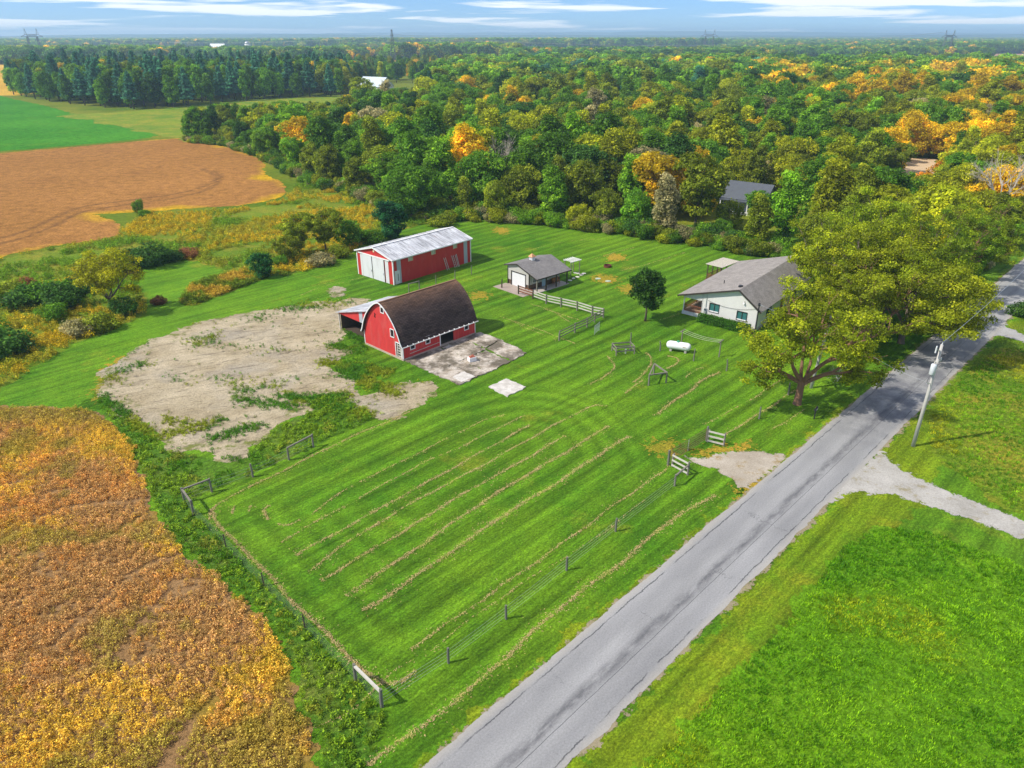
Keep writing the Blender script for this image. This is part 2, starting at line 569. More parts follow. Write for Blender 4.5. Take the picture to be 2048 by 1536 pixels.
# --- grassland around the farmstead
LAWN = [(-95, 8), (-95, 60), (-75, 95), (-62, 130), (-45, 150), (-20, 150), (0, 150), (40, 135), (75, 120), (100, 128), (180, 210), (215, 190), (120, 60), (70, 8)]
PADDOCK = smooth_loop(GP((412, 1022), (505, 962), (640, 900), (860, 808), (1040, 770), (1215, 800), (1330, 915), (1330, 945), (1100, 1130), (800, 1365), (765, 1362), (690, 1310), (540, 1165)), 2)
def mow_lines(X):
    """the mower circled inside the paddock and drove along the road elsewhere"""
    e_ = sdf(X, PADDOCK)
    return np.where(e_ > 0, e_, np.where(X[:, 0] > -24, (X - ROAD_O) @ ROAD_N, 0.0))
sheet('lawn', smooth_loop(LAWN, 4), .010, .8, M_lawn, 5, {'mow': mow_lines})

MEADOW = GP((-300, 600), (-150, 545), (0, 518), (100, 498), (235, 478), (250, 452), (300, 428), (480, 420), (565, 402), (600, 365), (690, 380), (770, 412), (860, 446),
            (760, 470), (700, 508), (620, 540), (570, 552), (520, 556), (470, 548), (400, 524), (330, 513), (285, 528), (268, 560), (290, 600), (295, 628),
            (240, 652), (190, 672), (120, 705), (60, 742), (0, 778), (-100, 830), (-300, 860))
sheet('meadow', MEADOW, .014, 1.0, M_rough, 3)
GOLD_PATCH = GP((362, 604), (388, 572), (450, 552), (522, 538), (536, 552), (480, 576), (424, 596), (385, 612))
sheet('meadow_strip', smooth_loop(GOLD_PATCH, 4), .018, .5, M_rough, 2)
VALLEY = GP((120, 232), (200, 226), (330, 216), (480, 204), (690, 190), (720, 205), (640, 232), (560, 262), (400, 282), (330, 272), (210, 247))
sheet('far_meadow', smooth_loop(VALLEY, 4), .03, 5, grass_mat('far_meadow_grass', (.09, .19, .008), (.19, .25, .012), (.36, .27, .03), 0, (.45, .66), 1.4, edge=(.05, 25), blade=.35), 16)

# --- crop fields
M_brown = field_mat('ripe_soybeans', (.285, .135, .034), (.35, .165, .044), (.25, .115, .032), .02, edge=(.25, 5), gold=((.50, .30, .012), 5.0), tracks=(.15, .075, .028))
CROP = GP((-420, 352), (-200, 322), (0, 306), (180, 291), (330, 278), (390, 277), (440, 290), (495, 308), (527, 326), (528, 346), (562, 366), (573, 382), (558, 396),
          (480, 411), (360, 418), (290, 424), (215, 427), (185, 429), (232, 443), (240, 460), (226, 474), (110, 492), (0, 514), (-200, 560), (-500, 620))
TRACKS = [smooth_line(GP((-200, 520), (-60, 490), (40, 466), (100, 440), (160, 415), (250, 402), (340, 390), (400, 376), (432, 358), (425, 348), (405, 338)), 6),
          smooth_line(GP((-200, 535), (-60, 502), (60, 472), (115, 448), (165, 424), (250, 410), (345, 397), (412, 380), (442, 358), (430, 342)), 6)]
sheet('soybean_field', smooth_loop(CROP, 4), .020, .8, M_brown, 4,
      {'track': lambda X: np.clip(1.5 - np.minimum(line_dist(X, TRACKS[0]), line_dist(X, TRACKS[1])) / .55, 0, 1)})
M_green_crop = field_mat('green_crop', (.040, .185, .010), (.062, .235, .014), (.085, .22, .012), .03, edge=(.15, 8))
sheet('green_crop_field', GP((-600, 205), (-200, 188), (0, 192), (100, 214), (200, 243), (280, 261), (318, 270), (290, 277), (150, 291), (0, 303), (-200, 319), (-600, 372)), .02, 3, M_green_crop, 6)
M_gold_field = field_mat('golden_field', (.52, .30, .03), (.62, .38, .05), (.45, .28, .03), .01)
sheet('golden_field', GP((-500, 196), (-200, 186), (16, 190), (24, 150), (45, 120), (-500, 117)), .05, 20, M_gold_field, 1)
sheet('golden_field', GP((660, 131), (1040, 134), (1060, 119), (680, 117)), .05, 20, M_gold_field, 1)
M_tilled = field_mat('tilled_soil', (.36, .20, .12), (.44, .27, .17), (.30, .17, .10), .01)
sheet('tilled_field', GP((1876, 121), (2300, 124), (2300, 101), (1930, 104)), .05, 25, M_tilled, 1)

# --- the bare lot by the barn
k = N('bare_earth')
p = k.pos()
c = k.mix(k.step(k.noise(p, .22, 7, .62), .36, .64), (.43, .345, .21), (.60, .50, .335))
c = k.mix(k.math('MULTIPLY', k.step(k.noise(p, .09, 5), .52, .66), .55), c, (.42, .385, .33))
r = k.map(p, rot=-ROAD_A + .35)
ruts = k.noise(k.map(r, (.38, 1.25, 1)), 1.0, 8, .7, 1.2)
c = k.scale(c, k.ramp(ruts, (.28, .22), (.44, .86), (.6, 1.0), (.75, 1.16)))
c = k.scale(c, k.ramp(k.noise(p, 5.0, 9, .8), (.30, .5), (.5, 1.0), (.7, 1.3)))
gr = k.noise(p, .5, 8, .72)
ed = k.attr('edge')
gfac = k.math('ADD', gr, k.math('SUBTRACT', .10, k.math('MULTIPLY', ed, .028)))
c = k.mix(k.math('MULTIPLY', k.step(gfac, .60, .69), .85), c, k.mix(k.noise(p, 1.5, 5), (.08, .16, .012), (.22, .22, .03)))
e = k.math('ADD', ed, k.math('MULTIPLY', k.math('SUBTRACT', k.noise(p, .28, 8, .68), .5), 5.5))
M_dirt = k.bsdf(c, .95, k.bump(k.math('ADD', k.math('MULTIPLY', ruts, 1.6), k.noise(p, 3.0, 8, .75)), .9, .22), .08, alpha=k.math('GREATER_THAN', e, 0))
DIRT = GP((203, 772), (212, 742), (248, 714), (292, 688), (340, 664), (400, 644), (470, 629), (540, 617), (600, 610), (660, 603), (712, 597), (742, 602), (742, 640),
          (700, 662), (668, 690), (700, 705), (652, 730), (690, 748), (706, 766), (722, 790), (775, 776), (850, 760), (880, 778), (810, 826), (752, 842), (724, 812), (690, 792),
          (640, 795), (608, 828), (560, 852), (520, 882), (492, 912), (448, 918), (400, 898), (350, 905), (322, 882), (288, 852), (240, 834), (208, 804))
sheet('bare_lot', smooth_loop(DIRT, 3), .022, .4, M_dirt, 3)
sheet('bare_patch', smooth_loop(GP((663, 578), (678, 573), (692, 580), (688, 592), (668, 592)), 4), .022, .3, M_dirt, 1)

# --- weed bank between crop, lot and paddock
WEEDS = GP((196, 812), (232, 848), (292, 958), (332, 1058), (384, 1108), (500, 1198), (560, 1258), (602, 1348), (606, 1420), (652, 1480), (640, 1600), (720, 1600), (772, 1432), (712, 1358),
           (600, 1238), (500, 1138), (432, 1068), (392, 1026), (380, 1002), (505, 950), (620, 896), (740, 840), (838, 792), (800, 778), (752, 838), (716, 800), (640, 792), (608, 826), (560, 850),
           (500, 905), (430, 918), (330, 902), (240, 834))
sheet('weed_bank', WEEDS, .018, .5, M_weed, 2)

# --- near soybean field, bottom of the slope
k = N('stubble_soil')
p = k.pos()
c = k.mix(k.noise(p, .3, 6), (.22, .115, .035), (.40, .25, .12))
c = k.mix(k.step(k.noise(p, .12, 4), .5, .62), c, (.30, .22, .02))
M_soil = k.bsdf(k.scale(c, k.ramp(k.noise(p, 5, 9, .8), (.3, .4), (.7, 1.5))), .95, k.bump(k.noise(p, 4, 9, .8), .9, .15), .05,
                alpha=k.math('GREATER_THAN', k.math('ADD', k.attr('edge'), k.math('MULTIPLY', k.math('SUBTRACT', k.noise(p, .8, 6), .5), 2.5)), 0))
SOY = GP((-260, 816), (-60, 812), (90, 814), (190, 824), (232, 852), (266, 906), (292, 966), (302, 1012), (342, 1072), (382, 1122), (442, 1172), (502, 1216), (542, 1266), (582, 1332), (588, 1392), (602, 1442), (640, 1490), (600, 1620), (500, 1800), (-400, 1800), (-700, 1300))
sheet('ripe_soybean_plot', SOY, .022, .6, M_soil, 2)

# --- road, verges, drives
def gravel_mat(name, a, b, wear):
    k = N(name)
    p = k.pos()
    c = k.mix(k.step(k.noise(p, .35, 7, .65), .35, .65), a, b)
    c = k.mix(k.math('MULTIPLY', k.step(k.noise(p, .8, 8, .7), .55, .66), .8), c, wear)
    c = k.scale(c, k.ramp(k.noise(p, 8, 9, .85), (.3, .6), (.5, 1), (.7, 1.3)))
    e = k.math('ADD', k.attr('edge'), k.math('MULTIPLY', k.math('SUBTRACT', k.noise(p, .9, 8, .75), .5), 3.2))
    return k.bsdf(c, .95, k.bump(k.noise(p, 9, 8, .8), .6, .05), .1, alpha=k.math('GREATER_THAN', e, 0))
def strip_poly(t0, t1, a0, a1):
    return [tuple(ROAD_O + ROAD_D * t + ROAD_N * a) for t, a in ((t0, a0), (t1, a0), (t1, a1), (t0, a1))]
sheet('road_verge', strip_poly(-60, 230, ROAD_W, ROAD_W + 5.2), .012, .6, M_verge, 1.5)
sheet('road_verge', strip_poly(-60, 230, -.35, .3), .012, .4, M_verge, 1.2)
LUSH = GP((1180, 1640), (1290, 1536), (1420, 1400), (1545, 1280), (1640, 1160), (1692, 1092), (1756, 1060), (1850, 1064), (1950, 1098), (2048, 1130), (2400, 1250), (2800, 1900), (1200, 1900))
sheet('hay_meadow', smooth_loop(LUSH, 4), .016, .6, M_lush, 1.5)
LUSH2 = GP((1880, 915), (1858, 870), (1875, 810), (1930, 750), (1985, 712), (2060, 700), (2400, 790), (2400, 1150), (2048, 1028), (1950, 972))
sheet('hay_meadow', smooth_loop(LUSH2, 4), .016, .6, M_rough, 1.5)

sheet('road_shoulder', strip_poly(-70, 300, -.05, ROAD_W + .12), .024, .3, gravel_mat('shoulder_grit', (.24, .20, .11), (.33, .28, .18), (.17, .19, .03)), .5)
k = N('old_asphalt')
al, ac = k.attr('along'), k.attr('across')
cx = k.n('ShaderNodeCombineXYZ'); k.put(cx.inputs[0], al); k.put(cx.inputs[1], ac)
q = cx.outputs[0]
c = k.mix(k.step(k.noise(k.map(q, (.25, 1, 1)), .35, 6, .6), .35, .65), (.245, .242, .236), (.335, .33, .32))
wob = k.math('ADD', ac, k.math('MULTIPLY', k.math('SUBTRACT', k.noise(q, .35, 5, .6), .5), .38))
def band(pos, w, soft):
    return k.math('SUBTRACT', 1.0, k.math('DIVIDE', k.math('SUBTRACT', k.math('ABSOLUTE', k.math('SUBTRACT', wob, pos)), w), soft, clamp=True), clamp=True)
oil = k.math('MULTIPLY', band(2.95, .10, .40), k.step(k.noise(k.map(q, (.6, 2, 1)), 1.0, 7, .7), .34, .6))
c = k.mix(k.math('MULTIPLY', oil, .75), c, (.075, .075, .08))
trk = k.math('ADD', band(1.35, .15, .5), band(4.3, .15, .5))
c = k.mix(k.math('MULTIPLY', trk, .22), c, (.17, .17, .175))
wob2 = k.math('ADD', ac, k.math('MULTIPLY', k.math('SUBTRACT', k.noise(q, .8, 8, .75), .5), .10))
def crack(pos, w):
    return k.math('LESS_THAN', k.math('ABSOLUTE', k.math('SUBTRACT', wob2, pos)), w)
seam = k.math('MULTIPLY', crack(3.42, .017), k.step(k.noise(q, .2, 4), .25, .4))
wob3 = k.math('ADD', ac, k.math('MULTIPLY', k.math('SUBTRACT', k.noise(q, .5, 9, .8), .5), .55))
seam = k.math('MAXIMUM', seam, k.math('MULTIPLY', k.math('LESS_THAN', k.math('ABSOLUTE', k.math('SUBTRACT', wob3, .55)), .04), k.step(k.noise(q, .3, 4), .38, .5)))
seam = k.math('MAXIMUM', seam, k.math('MULTIPLY', k.math('LESS_THAN', k.math('ABSOLUTE', k.math('SUBTRACT', wob3, 4.75)), .035), k.step(k.noise(q, .35, 4), .45, .55)))
c = k.mix(k.math('MULTIPLY', seam, .8), c, (.045, .045, .05))
spots = k.step(k.noise(k.map(q, (1, 1.6, 1)), 1.7, 5, .7), .70, .76)                      # tar spots
c = k.mix(k.math('MULTIPLY', spots, .85), c, (.04, .04, .045))
worn_shaded = k.math('MULTIPLY', k.step(k.noise(q, .30, 6, .65), .42, .56), k.math('MULTIPLY', k.step(k.math('DIVIDE', al, 100.0), .46, .52), k.math('SUBTRACT', 1.0, k.step(k.math('DIVIDE', al, 100.0), .74, .86))))
c = k.mix(k.math('MULTIPLY', worn_shaded, .62), c, (.105, .105, .12))                         # stretch of old worn surface, with walnut shade painted into the same darkening
far_pale = k.step(k.math('DIVIDE', al, 100.0), .72, .85)
c = k.mix(k.math('MULTIPLY', far_pale, .4), c, (.40, .395, .38))
c = k.scale(c, k.ramp(k.noise(q, 9.0, 8, .8), (.30, .70), (.5, 1.0), (.70, 1.25)))
trans = k.math('MULTIPLY', k.math('LESS_THAN', k.math('ABSOLUTE', k.math('SUBTRACT', k.math('FRACT', k.math('ADD', k.math('DIVIDE', al, 7.3), k.math('MULTIPLY', k.noise(q, .45, 8, .75), .5))), .5)), .0035), k.step(k.noise(q, .4, 3), .5, .6))
c = k.mix(k.math('MULTIPLY', trans, .7), c, (.05, .05, .055))
rim = k.math('MINIMUM', ac, k.math('SUBTRACT', ROAD_W, ac))
c = k.mix(k.math('MULTIPLY', k.math('SUBTRACT', 1.0, k.step(k.math('ADD', rim, k.math('MULTIPLY', k.noise(q, 1.2, 7, .7), .5)), .3, .8)), .5), c, (.42, .38, .31))
M_road = k.bsdf(c, .85, k.bump(k.noise(q, 12, 6, .8), .35, .02), .25, alpha=k.math('GREATER_THAN', k.math('ADD', rim, k.math('MULTIPLY', k.math('SUBTRACT', k.noise(q, 1.1, 8, .72), .5), .7)), 0.0))
nt = 320; ts = np.linspace(-70, 420, nt); acs = [0, .2, .35, 1.0, 2.0, 2.62, 3.4, 4.4, 4.95, ROAD_W]
V, A1, A2 = [], [], []
for t in ts:
    jl, jr = rng.normal(0, .06), rng.normal(0, .06)
    for j, a in enumerate(acs):
        aa = a + (jl if j == 0 else jr if j == len(acs) - 1 else 0)
        pt = ROAD_O + ROAD_D * t + ROAD_N * aa
        V.append((pt[0], pt[1], .034 + .05 * (1 - ((aa - 2.62) / 2.62) ** 2))); A1.append(t); A2.append(a)
m_ = len(acs); ii = np.arange(nt * m_).reshape(nt, m_)
Q = np.stack([ii[:-1, :-1], ii[:-1, 1:], ii[1:, 1:], ii[1:, :-1]], -1).reshape(-1, 4)
tag(link('road', np_mesh('road', V, Q, M_road, {'along': A1, 'across': A2}, True)), kind='structure')

M_gravel = gravel_mat('pale_gravel', (.33, .31, .27), (.45, .425, .38), (.27, .23, .12))
M_gravel2 = gravel_mat('dirt_gravel', (.33, .28, .21), (.47, .41, .33), (.28, .19, .05))
DRIVE_R = GP((1765, 900), (1800, 940), (1900, 985), (2048, 1042), (2300, 1140), (2300, 1200), (2048, 1078), (1940, 1040), (1860, 1012), (1780, 988), (1700, 984), (1650, 1010), (1640, 985), (1700, 950))
sheet('gravel_drive', DRIVE_R, .028, .35, M_gravel, 1)
DRIVE_F = GP((2006, 640), (2014, 655), (2048, 669), (2200, 712), (2200, 738), (2048, 684), (1995, 671), (1962, 672), (1950, 660))
sheet('gravel_drive', DRIVE_F, .028, .35, gravel_mat('grey_gravel', (.30, .29, .28), (.40, .39, .37), (.33, .29, .22)), 1)
GATE_W = GP((1372, 915), (1400, 918), (1440, 908), (1500, 904), (1560, 908), (1570, 918), (1520, 955), (1486, 975), (1462, 960), (1430, 938), (1395, 928))
sheet('gateway_apron', smooth_loop(GATE_W, 3), .028, .25, M_gravel2, 1)
M_dry = grass_mat('dry_grass', (.20, .20, .014), (.34, .25, .025), (.44, .27, .03), 0, (.4, .6), 1.2, edge=(1.6, 9))
for pts in (((1300, 888), (1335, 880), (1365, 892), (1350, 908), (1312, 904)), ((1395, 905), (1440, 893), (1500, 890), (1475, 906), (1410, 914)), ((1475, 985), (1500, 968), (1530, 958), (1520, 975), (1490, 1003)),
            ((1185, 552), (1205, 549), (1235, 556), (1225, 566), (1195, 563)), ((1235, 575), (1280, 570), (1300, 580), (1260, 588)), ((940, 588), (965, 582), (975, 592), (950, 600)),
            ((1215, 512), (1240, 508), (1250, 518), (1222, 522)), ((990, 455), (1015, 458), (1012, 468), (992, 465)), ((190, 780), (215, 735), (240, 715), (222, 760), (200, 800))):
    sheet('dry_grass', smooth_loop(GP(*pts), 4), .016, .4, M_dry, 2)

# ================================================================ plants
def leaf_mat(name, trans=.46, noise_scale=.5, spread=.55, alt=None, use_obj=True, col=(.05, .12, .01)):
    """leaves: the plant's own hue, uneven from clump to clump and leaf to leaf"""
    k = N(name)
    oi = k.n('ShaderNodeObjectInfo')
    base = k.n('ShaderNodeAttribute', attribute_name='tint', attribute_type='INSTANCER').outputs['Color'] if use_obj else None
    p = k.pos()
    if base is None:
        base = k.mix(0.0, col, col)
    tone, clump = k.attr('tone'), k.attr('clump')
    f = k.math('MULTIPLY', k.math('ADD', 1 - spread, k.math('MULTIPLY', tone, spread * 2)), k.math('ADD', .62, k.math('MULTIPLY', clump, .76)))
    f = k.math('MULTIPLY', f, k.math('ADD', .78, k.math('MULTIPLY', oi.outputs['Random'], .44)))
    c = k.scale(base, f)
    # some clumps turn yellow
    y = k.math('MULTIPLY', k.step(clump, .70, .95), k.step(tone, .2, .8))
    hue = k.n('ShaderNodeHueSaturation')
    hue.inputs['Hue'].default_value = .465
    hue.inputs['Value'].default_value = 1.35
    k.put(hue.inputs['Color'], c)
    c = k.mix(k.math('MULTIPLY', y, .6), c, hue.outputs[0])
    if alt is not None:
        c = k.mix(k.step(k.noise(p, alt[1], 5, .65), alt[2], alt[3]), c, k.scale(k.mix(0., alt[0], alt[0]), f))
    d = k.n('ShaderNodeBsdfDiffuse'); k.put(d.inputs[0], c)
    t = k.n('ShaderNodeBsdfTranslucent'); k.put(t.inputs[0], k.scale(c, 1.15))
    g = k.n('ShaderNodeBsdfGlossy'); g.inputs['Roughness'].default_value = .45; g.inputs[0].default_value = (.5, .55, .5, 1)
    mx = k.n('ShaderNodeMixShader'); mx.inputs[0].default_value = trans
    k.t.links.new(d.outputs[0], mx.inputs[1]); k.t.links.new(t.outputs[0], mx.inputs[2])
    m2 = k.n('ShaderNodeMixShader'); m2.inputs[0].default_value = .015
    k.t.links.new(mx.outputs[0], m2.inputs[1]); k.t.links.new(g.outputs[0], m2.inputs[2])
    k.t.links.new(m2.outputs[0], k.out.inputs[0])
    return k.m
M_leaf = leaf_mat('leaves')
M_needle = leaf_mat('needles', .32, spread=.5)
M_bark = mat_plain('bark', (.13, .10, .075), .95, .5, 4, streak=(3, 3, .5))
M_bark_red = mat_plain('reddish_bark', (.22, .12, .07), .95, .45, 4, streak=(3, 3, .5))
M_bark_pale = mat_plain('pale_dead_wood', (.46, .42, .36), .9, .3, 3)

def quads_from(C, Nn, size, r, aspect=1.0, tri=False):
    """leaf quads at centres C with normals Nn"""
    n = len(C)
    Nn = Nn / np.maximum(np.linalg.norm(Nn, axis=1, keepdims=True), 1e-9)
    a = np.cross(Nn, r.normal(size=(n, 3))); a /= np.maximum(np.linalg.norm(a, axis=1, keepdims=True), 1e-9)
    b = np.cross(Nn, a)
    s = (np.asarray(size) * (.6 + .8 * r.random(n)))[:, None] * .5
    # pointed leaf-like quad
    V = np.stack([C - a * s * 1.25, C - b * s * aspect * .8, C + a * s * 1.25, C + b * s * aspect * .8], 1)
    return V.reshape(-1, 3), np.arange(4 * n).reshape(-1, 4)

def crown_mesh(name, cen, rad, per, leaf, seed, up=.6, flat=.8, hollow=.45, mat=None):
    """leaves in clumps: clump centres (n,3), clump radii, leaves per clump"""
    r = np.random.default_rng(seed)
    Cs, Ns, cl = [], [], []
    mid = cen.mean(0)
    for c, R0 in zip(cen, rad):
        n = max(6, int(per * (R0 / rad.mean()) ** 2))
        d = r.normal(size=(n, 3)); d /= np.linalg.norm(d, axis=1, keepdims=True)
        out = c - mid; out = out / (np.linalg.norm(out) + 1e-6)
        flip = (d @ out) < -.35                               # fewer leaves facing the crown's inside
        d[flip] *= np.where(r.random(flip.sum()) < .65, -1, 1)[:, None]
        rr = R0 * (hollow + (1.08 - hollow) * r.random(n) ** .6)
        wob = 1 + .22 * np.sin(d[:, 0] * 5 + c[0]) * np.cos(d[:, 1] * 4 + c[2])
        P = c + d * (rr * wob)[:, None] * np.array([1, 1, flat])
        Cs.append(P); Ns.append(d * .75 + r.normal(size=(n, 3)) * .55 + np.array([0, 0, up]))
        cl.append(np.full(n, r.random()))
    C = np.concatenate(Cs); Nn = np.concatenate(Ns); cl = np.concatenate(cl)
    V, Q = quads_from(C, Nn, leaf, r)
    return np_mesh(name, V, Q, mat or M_leaf, {'tone': np.repeat(r.random(len(C)), 4), 'clump': np.repeat(cl, 4)})

def clump_centres(r, n, R, z0, z1, shape, sep):
    out = []
    tries = 0
    ph = r.random(3) * 6.28
    while len(out) < n and tries < 6000:
        tries += 1
        u = r.random() ** .6
        h = r.random()
        w = shape(h)
        ang = r.random() * 6.283
        rr = R * w * (.30 + .70 * u) * (1 + .28 * math.sin(2 * ang + ph[0] + 3 * h) + .2 * math.sin(3 * ang + ph[1] - 5 * h))
        p = np.array([rr * math.cos(ang), rr * math.sin(ang), z0 + (z1 - z0) * h * (1 - .16 * (.5 + .5 * math.sin(ang + ph[2])))])
        if all(np.linalg.norm(p - q) > sep for q in out): out.append(p)
    return np.array(out)

def trunk_mesh(name, H, r0, cen, seed, mat, limbs=8, wander=.25, n=7):
    r = np.random.default_rng(seed)
    m = MB()
    k = 6
    P = [np.array([0, 0, -.15])]
    for i in range(1, k):
        P.append(np.array([r.normal(0, wander * i / k), r.normal(0, wander * i / k), H * i / (k - 1)]))
    rr = [r0 * 1.35] + [r0 * (1 - .8 * i / (k - 1)) for i in range(1, k)]
    m.tube(P, rr, n)
    order = np.argsort(-np.linalg.norm(cen[:, :2], axis=1))[:limbs] if len(cen) else []
    for i in order:
        c = cen[i]
        t = np.clip((c[2] * .55) / H, .22, .92)
        j = min(int(t * (k - 1)), k - 2)
        s = P[j] + (P[j + 1] - P[j]) * (t * (k - 1) - j)
        midp = s * .5 + c * .5 + np.array([0, 0, -.06 * np.linalg.norm(c - s)])
        rb = r0 * (.42 - .22 * t)
        m.tube([s, midp, c], [rb, rb * .65, rb * .25], 5, False)
    o = m.build(name, mat, smooth=True)
    me = o.data
    bpy.data.objects.remove(o)
    return me

SHAPES = {
    'round': lambda h: math.sqrt(max(0, 1 - (2 * h - .9) ** 2 * .82)),
    'broad': lambda h: (.75 + .35 * h) if h < .55 else math.sqrt(max(.02, 1 - ((h - .5) / .52) ** 2)),
    'tall': lambda h: (.55 + .6 * h) if h < .45 else .82 * math.sqrt(max(.02, 1 - ((h - .45) / .57) ** 2)),
    'cone': lambda h: max(.06, 1 - h) ** .8,
    'vase': lambda h: .35 + .65 * h if h < .7 else math.sqrt(max(.05, 1 - ((h - .7) / .34) ** 2)),
}
class Kind:
    pass
def make_kind(nm, H, R, z0, shape, nclump, crad, per, leaf, seed, bark=M_bark, r0=None, up=.65, flat=.8, limbs=9, mat=None, hollow=.45):
    r = np.random.default_rng(seed)
    cen = clump_centres(r, nclump, R - crad * .5, z0 + crad * .6, H - crad * .8, SHAPES[shape], crad * .75)
    rad = crad * (.7 + .6 * r.random(len(cen)))
    K = Kind()
    K.crown = crown_mesh(nm + '_crown', cen, rad, per, leaf, seed + 1, up, flat, hollow, mat)
    K.trunk = trunk_mesh(nm + '_trunk', H * .86, r0 or H * .018, cen, seed + 2, bark, limbs)
    K.H, K.R = H, R
    return K
def conifer_kind(nm, H, R, z0, seed, whorls=17, per=6, leaf=.55, droop=.25):
    r = np.random.default_rng(seed)
    C, Nn, cl = [], [], []
    m = MB(); m.tube([(0, 0, -.15), (0, 0, H * .5), (0, 0, H * .97)], [H * .016, H * .010, .03], 7)
    for w in range(whorls):
        h = (w + r.random() * .6) / whorls
        z = z0 + (H - z0) * h
        L = R * (1 - h) ** .75 * (.75 + .45 * r.random()) + .35
        for b in range(per):
            ang = 6.283 * (b + r.random() * .7) / per
            d = np.array([math.cos(ang), math.sin(ang), 0])
            lb = L * (.7 + .5 * r.random())
            n = int(16 + lb * 26)
            t = r.random(n) ** .7
            side = np.array([-d[1], d[0], 0])
            P = np.array([0, 0, z]) + d * (t * lb)[:, None] + side * (r.normal(0, .24, n) * (1.3 - t) * lb)[:, None]
            P[:, 2] += lb * (.18 * t - droop * t * t) + r.normal(0, .28, n)
            C.append(P); Nn.append(np.tile(d * .5 + np.array([0, 0, .8]), (n, 1)) + r.normal(size=(n, 3)) * .55)
            cl.append(np.full(n, r.random()))
            if w % 2 == 0: m.tube([(0, 0, z), tuple(np.array([0, 0, z]) + d * lb * .7 + np.array([0, 0, lb * .02]))], [.05, .02], 4, False)
    C, Nn, cl = map(np.concatenate, (C, Nn, cl))
    V, Q = quads_from(C, Nn, leaf, r, .55)
    K = Kind()
    K.crown = np_mesh(nm + '_crown', V, Q, M_needle, {'tone': np.repeat(r.random(len(C)), 4), 'clump': np.repeat(cl, 4)})
    o = m.build(nm + '_trunk', M_bark, smooth=True); K.trunk = o.data; bpy.data.objects.remove(o)
    K.H, K.R = H, R
    return K
def branchy_mesh(name, H, R, seed, mat, depth=4, r0=.2, start=.25):
    """a leafless tree: forks down to fine twigs"""
    r = np.random.default_rng(seed)
    m = MB()
    def grow(p, d, L, rad, lev):
        q = p + d * L
        mid = p + d * L * .5 + r.normal(0, L * .06, 3)
        m.tube([p, mid, q], [rad, rad * .8, rad * .6], 5 if lev > 1 else 3, False)
        if lev == 0: return
        for _ in range(3 if lev > 1 else 4):
            nd = d + r.normal(0, .42, 3) + np.array([0, 0, .12]); nd /= np.linalg.norm(nd)
            grow(mid + (q - mid) * r.random(), nd, L * (.55 + .25 * r.random()), rad * .55, lev - 1)
    m.tube([(0, 0, -.1), (0, 0, H * start)], [r0 * 1.2, r0], 7)
    for i in range(5):
        a = 6.283 * i / 5 + r.random()
        sl = .25 + .5 * r.random()
        grow(np.array([0, 0, H * start * (.7 + .3 * r.random())]), np.array([math.cos(a) * sl, math.sin(a) * sl, 1.0]) / math.sqrt(1 + sl * sl), H * .3, r0 * .6, depth)
    o = m.build(name, mat); me = o.data; bpy.data.objects.remove(o)
    return me

KINDS = {
    'maple': make_kind('maple', 13, 5.0, 1.6, 'round', 84, 1.30, 118, .40, 21),
    'oak': make_kind('oak', 12, 5.9, 1.6, 'broad', 96, 1.25, 108, .40, 31, up=.75),
    'ash': make_kind('ash', 14.5, 4.0, 1.8, 'tall', 80, 1.15, 110, .38, 41),
    'elm': make_kind('elm', 12.5, 5.3, 2.4, 'vase', 92, 1.10, 92, .36, 51, flat=.6, up=.8, hollow=.2),
    'thorn': make_kind('thorn', 8.0, 3.9, .5, 'round', 66, .95, 92, .32, 61),
    'poplar': make_kind('poplar', 15, 3.2, 1.6, 'tall', 70, 1.0, 105, .36, 71),
}
K_low = [make_kind('far_maple', 14, 6.2, 1.5, 'round', 26, 2.5, 60, 1.05, 81, limbs=0), make_kind('far_oak', 12, 7.0, 1.2, 'broad', 28, 2.5, 60, 1.05, 91, limbs=0)]
K_pine = [conifer_kind('pine', 24, 4.6, 4.5, 101, 20, 7, .75), conifer_kind('white_pine', 25, 5.2, 7.0, 102, 17, 7, .8, .12)]
K_spruce = conifer_kind('spruce', 9, 2.5, .4, 103, 18, 7, .36, .3)
K_bush = [make_kind('bush', 2.4, 1.9, .0, 'round', 22, .75, 110, .20, 111, limbs=5, r0=.05), make_kind('shrub', 3.2, 2.2, .1, 'vase', 26, .75, 100, .21, 121, limbs=6, r0=.06)]
bare_me = branchy_mesh('bare_crown', 12, 4, 131, mat_plain('grey_twigs', (.42, .37, .30), .95, .25, 3), 4)

PAL = {
    'deep': (.074, .180, .024), 'green': (.130, .285, .016), 'bright': (.195, .380, .018), 'olive': (.235, .295, .016), 'lime': (.370, .410, .013),
    'gold': (.68, .50, .014), 'amber': (.64, .34, .018), 'rust': (.36, .16, .06), 'pale': (.42, .38, .16), 'blue': (.085, .250, .135), 'red': (.60, .12, .04),
}
def tree(name, K, x, y, h, rz, col, label, cat='tree', group=None, wide=1.0, tilt=0.0, crown_name='crown', trunk_name='trunk'):
    """a standing tree or bush: trunk and crown under one root"""
    root = empty(name, (x, y, 0), rz)
    s = h / K.H
    root.scale = (s * wide, s * wide, s)
    root.rotation_euler.x = tilt
    t = link(trunk_name, K.trunk, root)
    c = link(crown_name, K.crown, root)
    c['tint'] = [float(v) for v in col] + [1.0]
    tag(root, label, cat, group)
    return root

